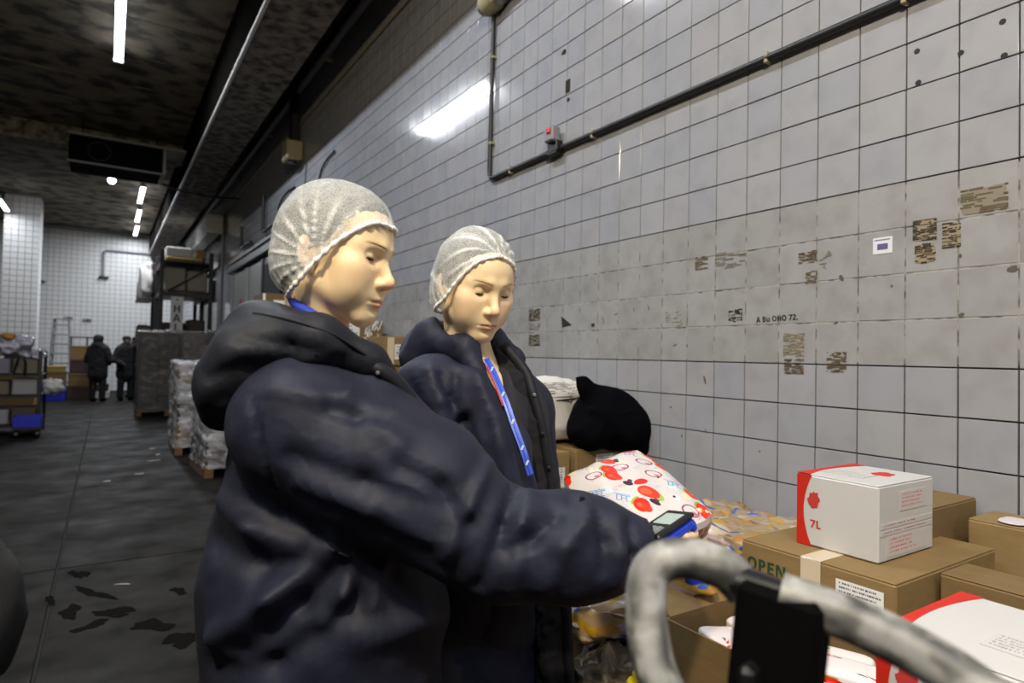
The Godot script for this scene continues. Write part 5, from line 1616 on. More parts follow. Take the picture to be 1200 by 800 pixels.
	func _big(n: int) -> void:
		var nb := Vector3i((dims.x + 15) / 16, (dims.y + 15) / 16, (dims.z + 15) / 16)
		var bx := n % nb.x
		var by := (n / nb.x) % nb.y
		var bz := n / (nb.x * nb.y)
		var keys := PackedInt64Array()
		var pos := PackedVector3Array()
		var edges := PackedInt64Array()
		var big_c := org + Vector3(bx * 16 + 8, by * 16 + 8, bz * 16 + 8) * cell
		var list := near(big_c, 8 * 1.733 * cell, everything())
		if list.size():
			var val := PackedFloat32Array()
			val.resize(125)
			for s in 64:
				var o := Vector3i(bx * 16 + (s % 4) * 4, by * 16 + ((s / 4) % 4) * 4, bz * 16 + (s / 16) * 4)
				var c := org + (Vector3(o) + Vector3(2, 2, 2)) * cell
				var half := 2 * 1.733 * cell
				var sub := near(c, half, list)
				if sub.is_empty():
					continue
				if ev(c, sub) < -half * 2.2:
					continue
				var q := 0
				var anyin := false
				var anyout := false
				for z in 5:
					for y in 5:
						for x in 5:
							var d := ev(org + Vector3(o.x + x, o.y + y, o.z + z) * cell, sub)
							val[q] = d
							if d < 0.0:
								anyin = true
							else:
								anyout = true
							q += 1
				if not (anyin and anyout):
					continue
				for z in 4:
					for y in 4:
						for x in 4:
							var b := x + y * 5 + z * 25
							var m := 0
							for k in 8:
								if val[b + (k & 1) + ((k >> 1) & 1) * 5 + (k >> 2) * 25] < 0.0:
									m |= 1 << k
							if m == 0 or m == 255:
								continue
							var sum := Vector3.ZERO
							var cnt := 0
							for k in 8:
								for ax in 3:
									var bit := 1 << ax
									if k & bit:
										continue
									var k2 := k | bit
									if ((m >> k) & 1) == ((m >> k2) & 1):
										continue
									var v0 := val[b + (k & 1) + ((k >> 1) & 1) * 5 + (k >> 2) * 25]
									var v1 := val[b + (k2 & 1) + ((k2 >> 1) & 1) * 5 + (k2 >> 2) * 25]
									var t := v0 / (v0 - v1)
									var e := Vector3(k & 1, (k >> 1) & 1, k >> 2)
									e[ax] += t
									sum += e
									cnt += 1
							var g := Vector3i(o.x + x, o.y + y, o.z + z)
							var key := g.x + (g.y << 16) + (g.z << 32)
							keys.append(key)
							pos.append(org + (Vector3(g) + sum / cnt) * cell)
							for ax in 3:
								var inside := m & 1
								if inside != ((m >> (1 << ax)) & 1):
									edges.append(key * 8 + ax * 2 + inside)
		results[n] = [keys, pos, edges]

	# {v, idx}
	func arrays(size: float) -> Dictionary:
		cell = size
		org = lo - Vector3(1, 1, 1) * size * 3.0
		var ext := hi - lo + Vector3(1, 1, 1) * size * 6.0
		dims = Vector3i(int(ext.x / size) + 1, int(ext.y / size) + 1, int(ext.z / size) + 1)
		var nb := Vector3i((dims.x + 15) / 16, (dims.y + 15) / 16, (dims.z + 15) / 16)
		var n := nb.x * nb.y * nb.z
		results.resize(n)
		var id := WorkerThreadPool.add_group_task(_big, n)
		WorkerThreadPool.wait_for_group_task_completion(id)
		var at := {}
		var v := PackedVector3Array()
		for r: Array in results:
			var kk: PackedInt64Array = r[0]
			for i in kk.size():
				at[kk[i]] = v.size() + i
			v.append_array(r[1])
		var idx := PackedInt32Array()
		var step := [1, 1 << 16, 1 << 32]
		for r: Array in results:
			var ee: PackedInt64Array = r[2]
			for e in ee:
				var key := e >> 3
				var ax := (e >> 1) & 3
				var s1: int = step[(ax + 1) % 3]
				var s2: int = step[(ax + 2) % 3]
				var a: int = at.get(key - s1 - s2, -1)
				var b: int = at.get(key - s2, -1)
				var c: int = at.get(key, -1)
				var d: int = at.get(key - s1, -1)
				if a < 0 or b < 0 or c < 0 or d < 0:
					continue
				if e & 1:
					idx.append_array([a, c, b, a, d, c])
				else:
					idx.append_array([a, b, c, a, c, d])
		results.clear()
		return {"v": v, "idx": idx}

	# mesh with smooth normals; push(v, n) moves the surface, paint(v) gives linear colours
	func mesh(size: float, push : Variant = null, paint : Variant = null) -> ArrayMesh:
		return Blob.build([arrays(size)], [push], [paint])

	static func normals(v: PackedVector3Array, idx: PackedInt32Array) -> PackedVector3Array:
		var n := PackedVector3Array()
		n.resize(v.size())
		for i in range(0, idx.size(), 3):
			var a := v[idx[i]]
			var f := (v[idx[i + 1]] - a).cross(v[idx[i + 2]] - a)
			n[idx[i]] -= f
			n[idx[i + 1]] -= f
			n[idx[i + 2]] -= f
		for i in n.size():
			n[i] = n[i].normalized()
		return n

	static func build(parts: Array, pushes: Array, paints: Array) -> ArrayMesh:
		var V := PackedVector3Array()
		var N := PackedVector3Array()
		var C := PackedColorArray()
		var I := PackedInt32Array()
		for k in parts.size():
			var v: PackedVector3Array = parts[k].v
			var idx: PackedInt32Array = parts[k].idx
			var n := normals(v, idx)
			var push: Variant = pushes[k]
			if push != null:
				for i in v.size():
					v[i] += n[i] * push.call(v[i], n[i])
				n = normals(v, idx)
			var paint: Variant = paints[k]
			if paint != null:
				for i in v.size():
					C.append(paint.call(v[i], n[i]))
			var base := V.size()
			V.append_array(v)
			N.append_array(n)
			for i in idx:
				I.append(i + base)
		var ar := []
		ar.resize(Mesh.ARRAY_MAX)
		ar[Mesh.ARRAY_VERTEX] = V
		ar[Mesh.ARRAY_NORMAL] = N
		ar[Mesh.ARRAY_INDEX] = I
		if C.size():
			ar[Mesh.ARRAY_COLOR] = C
		var m := ArrayMesh.new()
		m.add_surface_from_arrays(Mesh.PRIMITIVE_TRIANGLES, ar)
		return m

func wrinkle(seed_: int, amp: float, freq: float) -> Callable:
	var n := FastNoiseLite.new()
	n.seed = seed_
	n.frequency = freq
	n.fractal_octaves = 2
	n.fractal_type = FastNoiseLite.FRACTAL_RIDGED
	return func(v: Vector3, _n: Vector3) -> float: return n.get_noise_3dv(v) * amp

# folds: each [height, width, points]; measured across the front of the cloth
func folds(list: Array, base: Callable) -> Callable:
	var seg := []
	for f: Array in list:
		for k in range(2, f.size() - 1):
			seg.append([f[0], f[1], f[k], f[k + 1]])
	return func(v: Vector3, n: Vector3) -> float:
		var s: float = base.call(v, n)
		if n.z < -0.15:
			return s
		var w := smoothstep(-0.15, 0.25, n.z)
		for g: Array in seg:
			var a: Vector3 = g[2]
			var ab: Vector3 = g[3] - a
			ab.z = 0
			var q := Vector3(v.x - a.x, v.y - a.y, 0)
			var h := clampf(q.dot(ab) / maxf(ab.length_squared(), 1e-9), 0.0, 1.0)
			var d: float = (q - ab * h).length() / g[1]
			if d < 2.2:
				s += g[0] * exp(-d * d) * w
		return s

# ------------------------------------------------------------------ heads
const SKIN := Color(0.88, 0.665, 0.395)

func head_shape(b: Blob, o: Dictionary) -> void:
	var wide: float = o.get("wide", 1.0)
	b.ell(Vector3(0, 0.032, -0.008), Vector3(0.072 * wide, 0.086, 0.090), Vector3.ZERO, 0.02)
	b.ell(Vector3(0, 0.036, 0.030), Vector3(0.060 * wide, 0.062, 0.061), Vector3.ZERO, 0.03)
	b.ell(Vector3(0, -0.026, 0.030), Vector3(0.055 * wide, 0.060, 0.056), Vector3.ZERO, 0.03)
	for s: float in [-1.0, 1.0]:
		b.cap(Vector3(s * 0.049 * wide, -0.052, 0.004), Vector3(s * 0.012, -0.092, 0.064), 0.018, 0.015, 0.025)
		b.ell(Vector3(s * 0.041 * wide, -0.016, 0.056), Vector3(0.021, 0.017, 0.021), Vector3.ZERO, 0.03)
		b.ell(Vector3(s * 0.033, -0.047, 0.056), Vector3(0.024, 0.028, 0.024), Vector3.ZERO, 0.03)
	b.ell(Vector3(0, -0.091, 0.069), Vector3(0.020, 0.016, 0.0165), Vector3.ZERO, 0.018)
	b.ell(Vector3(0, -0.060, 0.070), Vector3(0.027, 0.023, 0.0225), Vector3.ZERO, 0.02)
	# brow ridge, eye hollows
	b.cap(Vector3(-0.012, 0.021, 0.0835), Vector3(0.012, 0.021, 0.0835), 0.008, 0.008, 0.015)
	for s: float in [-1.0, 1.0]:
		b.cap(Vector3(s * 0.014, 0.022, 0.082), Vector3(s * 0.046 * wide, 0.021, 0.063), 0.008, 0.007, 0.016)
	for s: float in [-1.0, 1.0]:
		b.ell(Vector3(s * 0.0305, 0.003, 0.0905), Vector3(0.0165, 0.0105, 0.0135), Vector3.ZERO, 0.012, 1)
	# nose
	var nl: float = o.get("nose", 1.0)
	b.cap(Vector3(0, 0.012, 0.081), Vector3(0, -0.026, 0.101 + 0.002 * nl), 0.0070, 0.0082, 0.012)
	b.ell(Vector3(0, -0.0335, 0.1035 + 0.002 * nl), Vector3(0.0098, 0.0088, 0.0098), Vector3.ZERO, 0.009)
	b.cap(Vector3(0, -0.043, 0.092), Vector3(0, -0.038, 0.101), 0.005, 0.006, 0.006)
	for s: float in [-1.0, 1.0]:
		b.ell(Vector3(s * 0.0115, -0.0375, 0.0935), Vector3(0.0072, 0.0072, 0.0095), Vector3.ZERO, 0.006)
	for s: float in [-1.0, 1.0]:
		b.ell(Vector3(s * 0.0062, -0.0452, 0.0985), Vector3(0.0034, 0.0032, 0.0052), Vector3(0, s * 0.3, 0), 0.003, 1)
	# lids
	for s: float in [-1.0, 1.0]:
		var c := Vector3(s * 0.0305, 0.0025, 0.0695)
		var u: float = rad(o.get("upper", -8.0))
		var l: float = rad(o.get("lower", -28.0))
		b.lid(c, 0.0142, Vector3(0, cos(u), -sin(u)), 0.0025)
		b.lid(c, 0.0140, Vector3(0, -cos(l), sin(l)), 0.0025)
	# lips
	for s: float in [-1.0, 1.0]:
		b.cap(Vector3(s * 0.0225, -0.0665, 0.0800), Vector3(s * 0.004, -0.0625, 0.0905), 0.0030, 0.0048, 0.005)
		b.cap(Vector3(s * 0.0210, -0.0685, 0.0800), Vector3(0, -0.0730, 0.0885), 0.0035, 0.0062, 0.006)
	b.cap(Vector3(-0.0245, -0.0672, 0.0835), Vector3(0, -0.0672, 0.0975), 0.0012, 0.0014, 0.003, 1)
	b.cap(Vector3(0.0245, -0.0672, 0.0835), Vector3(0, -0.0672, 0.0975), 0.0012, 0.0014, 0.003, 1)
	b.ell(Vector3(0, -0.0815, 0.0905), Vector3(0.016, 0.004, 0.006), Vector3.ZERO, 0.008, 1)
	# ears
	for s: float in [-1.0, 1.0]:
		b.ell(Vector3(s * 0.0745 * wide, -0.006, -0.008), Vector3(0.0075, 0.030, 0.0175), Vector3(rad(-12), s * rad(-18), 0), 0.006)
		b.ell(Vector3(s * 0.083 * wide, -0.006, -0.004), Vector3(0.006, 0.018, 0.0085), Vector3(rad(-12), s * rad(-18), 0), 0.004, 1)
		b.ell(Vector3(s * 0.0735 * wide, -0.034, 0.0), Vector3(0.005, 0.008, 0.007), Vector3.ZERO, 0.004)

func head_paint(inv: Transform3D, tone: Color) -> Callable:
	return func(v: Vector3, n: Vector3) -> Color:
		var q := inv * v
		var c := tone
		# warmer nose, cheeks and ears
		var blush := exp(-((q - Vector3(0, -0.035, 0.108)) / 0.018).length_squared()) * 0.6
		for s: float in [-1.0, 1.0]:
			blush += exp(-((q - Vector3(s * 0.042, -0.03, 0.065)) / 0.025).length_squared()) * 0.35
			blush += 0.8 * smoothstep(0.07, 0.08, q.x * s) * smoothstep(0.05, 0.0, absf(q.y + 0.006)) * smoothstep(0.03, 0.0, absf(q.z + 0.008))
		c = c.lerp(Color(0.82, 0.46, 0.29), clampf(blush, 0, 0.45))
		var ey := exp(-pow((absf(q.x) - 0.0305) / 0.02, 2.0) - pow((q.y + 0.004) / 0.014, 2.0)) * smoothstep(0.05, 0.07, q.z)
		c = c.lerp(Color(0.55, 0.33, 0.19), ey * 0.4)
		# soft brows under the brow hairs
		if q.z > 0.045 and q.y > 0.01 and q.y < 0.04:
			var f := (absf(q.x) - 0.012) / 0.039
			if f > -0.15 and f < 1.1:
				var yb := 0.0212 + 0.0062 * sin(clampf(f, 0, 1) * 2.1) - 0.002 * f
				var wb := 0.0036 * (1.0 - 0.55 * clampf(f, 0, 1))
				c = c.lerp(Color(0.30, 0.185, 0.095), 0.62 * exp(-pow((q.y - yb) / wb, 2.0)) * smoothstep(-0.15, 0.05, f) * smoothstep(1.1, 0.8, f))
		if q.z > 0.074:
			var lx := q.x / 0.0235
			var yc := -0.0672
			var upper := 0.0065 * (1.0 - lx * lx) - 0.0012 * exp(-lx * lx * 40.0)
			var lower := 0.0115 * (1.0 - lx * lx)
			if absf(lx) < 1.0 and q.y < yc + upper and q.y > yc - lower:
				var e := minf(smoothstep(0.0, 0.0015, yc + upper - q.y), smoothstep(0.0, 0.003, q.y - yc + lower))
				c = c.lerp(Color(0.56, 0.23, 0.17), e * 0.75)
			if absf(lx) < 1.0:
				c = c.lerp(Color(0.20, 0.06, 0.045), 0.85 * exp(-pow((q.y - yc) / 0.0009, 2.0)) * smoothstep(1.0, 0.8, absf(lx)))
		for s: float in [-1.0, 1.0]:
			c = c.lerp(Color(0.16, 0.06, 0.04), 0.9 * smoothstep(1.0, 0.5, ((q - Vector3(s * 0.0062, -0.0452, 0.0985)) / Vector3(0.0042, 0.004, 0.006)).length()))
		return c

# eyes, lashes and brows as parts of the person, in the head's own frame
func face_parts(p: Node3D, hx: Transform3D, b: Blob, o: Dictionary) -> void:
	var keep := b.xf
	b.xf = hx
	var brow := mat("brow", Color(0.60, 0.47, 0.31), 0.9)
	var lash := mat("lash", Color(0.09, 0.055, 0.04), 0.8)
	var eye := mat("eyeball", Color(1, 1, 1), 0.15)
	eye.vertex_color_use_as_albedo = true
	var gz: Vector3 = o.get("gaze", Vector3(0, -0.5, 0.85)).normalized()
	for s: float in [-1.0, 1.0]:
		var c := Vector3(s * 0.0305, 0.0025, 0.0695)
		var em := patch(24, 16, func(a: float, bb: float) -> Vector3:
			var th := TAU * a
			var ph := PI * (bb - 0.5)
			return Vector3(cos(ph) * cos(th), sin(ph), cos(ph) * sin(th)) * 0.0124, Vector3.ZERO, func(a: float, bb: float) -> Color:
			var th := TAU * a
			var ph := PI * (bb - 0.5)
			var d := Vector3(cos(ph) * cos(th), sin(ph), cos(ph) * sin(th)).dot(gz)
			return Color(0.012, 0.010, 0.01) if d > 0.955 else Color(0.07, 0.035, 0.018) if d > 0.86 else Color(0.60, 0.56, 0.50))
		var ei := put("eye", em, eye, p)
		ei.transform = hx * Transform3D(Basis(), c)
		var pts := []
		var ua: float = rad(o.get("upper", -8.0) - 4.0)
		for k in 11:
			var az := rad(-58.0 + 116.0 * k / 10.0)
			var el := ua * (1.0 - 0.5 * pow(absf(k - 5) / 5.0, 2.0))
			pts.append(hx * (c + Vector3(sin(az) * cos(el), sin(el), cos(az) * cos(el)) * 0.0146))
		put("eyelashes", tube(pts, [0.0005, 0.0008, 0.001, 0.0011, 0.0012, 0.0012, 0.0012, 0.0011, 0.001, 0.0008, 0.0005], 6), lash, p)
		var bp := []
		var br := []
		for k in 11:
			var f := k / 10.0
			var x := s * lerpf(0.012, 0.051, f)
			var y: float = 0.0212 + 0.0062 * sin(f * 2.1) - 0.002 * f + o.get("browlift", 0.0)
			var q := b.shoot(Vector3(x, y, 0.16), Vector3(-x * 0.6, 0, -1))
			bp.append(hx * (q - Vector3(0, 0, 0.0006)))
			br.append([0.0010, 0.0020, 0.0025, 0.0027, 0.0026, 0.0024, 0.0022, 0.0019, 0.0015, 0.0011, 0.0006][k] * o.get("browthick", 1.0))
		put("eyebrow", tube(bp, br, 8), brow, p)
	b.xf = keep

# hair: a cap combed back from a hairline just behind the band
func hair_mesh(loop: Array, pole: Vector3, size: Vector3, sag: Vector3, sagr: Vector3, line: float) -> ArrayMesh:
	var c := Vector3(0, 0.025, -0.015)
	var n := FastNoiseLite.new()
	n.seed = 9
	n.frequency = 70.0
	return patch(loop.size() - 1, 40, func(a: float, b: float) -> Vector3:
		var e: Vector3 = loop[int(round(a * (loop.size() - 1)))]
		var front := pow(absf(2.0 * a - 1.0), 3.0)
		var dir := pole.slerp((e - c).normalized(), b * (1.0 - line * front)) if b > 0.0 else pole
		var r := bag_reach(c, dir, size, sag, sagr)
		var q := c + dir * r
		return q + dir * (n.get_noise_3d(q.x, q.y * 0.35, q.z * 0.35) * 0.0022 - 0.012 * smoothstep(0.9, 1.0, b)))

func bag_reach(c: Vector3, d: Vector3, size: Vector3, sag: Vector3, sagr: Vector3) -> float:
	# the forehead reaches further out than the back of the skull
	var r := 1.0 / (d / Vector3(size.x, size.y, size.z * (1.0 + 0.22 * smoothstep(-0.1, 0.6, d.z)))).length()
	var oc := (c - sag) / sagr
	var dd := d / sagr
	var aa := dd.dot(dd)
	var bb := oc.dot(dd)
	var disc2 := bb * bb - aa * (oc.dot(oc) - 1.0)
	if disc2 > 0.0:
		var t := (-bb + sqrt(disc2)) / aa
		var h := clampf(0.5 + 0.5 * (t - r) / 0.03, 0.0, 1.0)
		r = lerpf(r, t, h) + 0.03 * h * (1.0 - h)
	return r

# gathered bouffant net over the hair
func hairnet(p: Node3D, hx: Transform3D, o: Dictionary) -> void:
	var band := []
	var half: Array = o.band
	for q: Vector3 in half:
		band.append(q)
	for k in range(half.size() - 2, 0, -1):
		band.append(Vector3(-half[k].x, half[k].y, half[k].z))
	band.append(half[0])
	var loop := curve(band, 10)
	var c := Vector3(0, 0.025, -0.015)
	var pole: Vector3 = o.pole.normalized()
	var n := FastNoiseLite.new()
	n.seed = o.seed
	n.frequency = 22.0
	var sag: Vector3 = o.sag
	var sagr: Vector3 = o.sagr
	var gather: Array = o.gather
	var size: Vector3 = o.size
	var hr := put("hair", hair_mesh(loop, pole, o.hairsize, sag, sagr - Vector3.ONE * 0.009, o.get("line", 0.05)), o.hair, p)
	hr.transform = hx
	var ridge := func(q: Vector3) -> float:
		var s := 0.0
		for g: Array in gather:
			var w: Vector3 = q - g[0]
			var e1: Vector3 = g[1].normalized()
			var e2: Vector3 = g[2].normalized()
			var ang := atan2(w.dot(e2), w.dot(e1))
			var r := w.length()
			var fall := exp(-pow((r - g[4]) / g[5], 2.0))
			var wave: float = sin(ang * g[3] + 3.0 * n.get_noise_1d(ang * 0.05) + r * 8.0)
			s += fall * pow(maxf(0.0, wave), 4.0)
		return s
	var at := func(a: float, b: float) -> Vector3:
		var e: Vector3 = loop[int(round(a * (loop.size() - 1)))]
		var db: Vector3 = e - c
		var dir := pole.slerp(db.normalized(), b) if b > 0.0 else pole
		var r: float = lerpf(bag_reach(c, dir, size, sag, sagr), db.length(), smoothstep(o.get("tuck", 0.80), 1.0, b))
		var q := c + dir * r
		var ruf := sin(a * TAU * 34.0 + 4.0 * n.get_noise_1d(a * 9.0)) * 0.0016 * smoothstep(0.75, 0.97, b)
		q += dir * (ruf + n.get_noise_3dv(q) * 0.003 * (1.0 - b * b) + 0.0030 * ridge.call(q))
		return q
	var shade := func(a: float, b: float) -> Color:
		var q: Vector3 = at.call(a, b)
		var al: float = o.get("alpha", 0.36) + 0.95 * ridge.call(q) + 0.35 * smoothstep(0.9, 1.0, b) + 0.12 * n.get_noise_3dv(q * 2.0)
		return Color(1, 1, 1, clampf(al, 0.1, 0.95))
	var m := mat("netting", Color(0.90, 0.91, 0.90, 1.0), 0.75)
	m.transparency = BaseMaterial3D.TRANSPARENCY_ALPHA
	m.cull_mode = BaseMaterial3D.CULL_DISABLED
	m.vertex_color_use_as_albedo = true
	if m.albedo_texture == null:
		tri_tex(m, noise(91, 0.026, [[0.0, Color(1, 1, 1, 0.45)], [0.42, Color(1, 1, 1, 0.62)], [0.56, Color(1, 1, 1, 1.0)], [1.0, Color(1, 1, 1, 1.0)]], 512, FastNoiseLite.TYPE_SIMPLEX, 3), Vector3(20, 20, 20))
	var nt := put("hair_net", patch(loop.size() - 1, 56, at, Vector3.ZERO, shade), m, p, Vector3.ZERO, Vector3.ZERO, "white gathered hair net")
	nt.transform = hx
	var bm := mat("netband", Color(0.90, 0.90, 0.89), 0.8)
	var pts := []
	var rr := []
	for k in loop.size():
		var q: Vector3 = loop[k]
		pts.append(q + (q - c).normalized() * (0.0005 + 0.0016 * sin(k * 2.1)))
		rr.append(0.0040 + 0.0013 * sin(k * 1.7) + 0.0012 * n.get_noise_1d(k * 3.0))
	var bd := put("elastic_band", tube(pts, rr, 8, false), bm, nt)
	bd.name = "elastic_band"

# ------------------------------------------------------------------ hands
# right = -1 puts the thumb on the other side; y runs to the finger tips, +z is the side the fingers close to
func hand_shape(b: Blob, right: float, curl: float, s := 1.0) -> void:
	b.cap(Vector3(0, -0.03, 0) * s, Vector3(0, 0.012, 0) * s, 0.026 * s, 0.027 * s, 0.02)
	b.ell(Vector3(0, 0.045, 0) * s, Vector3(0.039, 0.05, 0.015) * s, Vector3.ZERO, 0.012)
	var base := [[-0.029, 0.078, 0.082], [-0.0095, 0.086, 0.094], [0.0105, 0.084, 0.087], [0.029, 0.074, 0.068]]
	for k in 4:
		var f: Array = base[k]
		var p := Vector3(f[0] * right, f[1], 0) * s
		var seg := [f[2] * 0.46, f[2] * 0.30, f[2] * 0.24]
		var a := 0.15
		var q := Vector3(f[0] * right * 0.75, f[1] - 0.03, 0) * s
		b.cap(q, p, 0.0105 * s, 0.0098 * s, 0.008)
		for j in 3:
			a += curl * [0.9, 1.1, 0.7][j]
			var e: Vector3 = p + Vector3(f[0] * right * 0.08, cos(a), sin(a)) * seg[j] * s
			b.cap(p, e, (0.0095 - 0.0008 * j) * s, (0.0088 - 0.0009 * j) * s, 0.003)
			p = e
	var t0 := Vector3(-0.026 * right, 0.018, 0.006) * s
	var t1 := Vector3(-0.050 * right, 0.045, 0.016 + 0.012 * curl) * s
	var t2 := Vector3(-0.054 * right, 0.074, 0.026 + 0.016 * curl) * s
	var t3 := Vector3(-0.046 * right, 0.096, 0.034 + 0.022 * curl) * s
	b.cap(t0, t1, 0.017 * s, 0.0125 * s, 0.012)
	b.cap(t1, t2, 0.0118 * s, 0.0105 * s, 0.004)
	b.cap(t2, t3, 0.0105 * s, 0.0085 * s, 0.004)

func frame(origin: Vector3, along: Vector3, palm: Vector3) -> Transform3D:
	var y := along.normalized()
	var x := y.cross(palm).normalized()
	return Transform3D(Basis(x, y, x.cross(y)), origin)

func skin_mat() -> StandardMaterial3D:
	var m := mat("skin", Color.WHITE, 0.48)
	m.vertex_color_use_as_albedo = true
	m.subsurf_scatter_enabled = true
	m.subsurf_scatter_strength = 0.12
	if m.normal_texture == null:
		var t := noise(95, 0.09, [])
		t.as_normal_map = true
		t.bump_strength = 2.0
		m.normal_enabled = true
		m.normal_scale = 0.12
		m.normal_texture = t
		m.uv1_triplanar = true
		m.uv1_scale = Vector3(40, 40, 40)
	return m

func cloth(key: String, c: Color) -> StandardMaterial3D:
	var m := mat(key, c, 0.62)
	if m.albedo_texture == null:
		tri_tex(m, noise(97, 0.02, [[0.0, gray(0.78)], [0.5, gray(0.95)], [1.0, gray(1.1)]]), Vector3(3, 3, 3))
		m.rim_enabled = true
		m.rim = 0.04
		m.metallic_specular = 0.35
		var t := noise(98, 0.012, [], 256, FastNoiseLite.TYPE_SIMPLEX_SMOOTH, 5)
		t.as_normal_map = true
		t.bump_strength = 6.0
		m.normal_enabled = true
		m.normal_scale = 0.35
		m.normal_texture = t
	return m

# skin surface of a whole person: trunk and limbs coarse, head and hands fine, all one mesh
func body_mesh(core: Blob, head: Blob, hands: Array, hx: Transform3D, tone: Color) -> ArrayMesh:
	var flat := func(_v: Vector3, _n: Vector3) -> Color: return tone
	var parts := [core.arrays(0.014), head.arrays(0.0026)]
	var paints := [flat, head_paint(hx.affine_inverse(), tone)]
	var pushes := [null, null]
	var handtone := func(_v: Vector3, _n: Vector3) -> Color: return tone.lerp(Color(0.72, 0.36, 0.24), 0.35)
	for h: Blob in hands:
		parts.append(h.arrays(0.003))
		paints.append(handtone)
		pushes.append(null)
	return Blob.build(parts, pushes, paints)

func legs(p: Node3D, hip: Vector3, yaw: float, spread := 0.10, len_ := 0.86) -> void:
	var t := Blob.new()
	var r := Basis(Vector3.UP, yaw)
	var sole := Blob.new()
	for s: float in [-1.0, 1.0]:
		var h := hip + r * Vector3(s * 0.062, 0, 0)
		var k := Vector3(hip.x, 0.47, hip.z) + r * Vector3(s * spread, 0, 0.02 * s)
		var a := Vector3(hip.x, 0.09, hip.z) + r * Vector3(s * (spread + 0.01), 0, 0.03 * s)
		t.cap(h, k, 0.080, 0.068, 0.03)
		t.cap(k, a, 0.075, 0.06, 0.03)
		sole.ell(a + Vector3(0, -0.045, 0) + r * Vector3(0, 0, 0.06), Vector3(0.047, 0.042, 0.135), Vector3(0, yaw, 0), 0.02)
		sole.cap(a, a + Vector3(0, -0.03, 0), 0.05, 0.045, 0.02)
	t.ell(hip, Vector3(0.14, 0.11, 0.11), Vector3(0, yaw, 0), 0.04)
	put("trousers", t.mesh(0.014, wrinkle(61, 0.008, 7.0)), mat("trousers", Color(0.09, 0.09, 0.12), 0.85), p)
	put("shoes", sole.mesh(0.010), M.black, p)

# ------------------------------------------------------------------ people
func build_people() -> void:
	front_worker()
	second_worker()
	far_people()

func person_at(u: float, d: float, label: String) -> Node3D:
	# u metres to the right and d metres ahead along the way the camera faces
	return thing("person", label, "person", Vector3(u * 0.8382 + d * 0.5454, 0, u * 0.5454 - d * 0.8382), rad(-33.05))

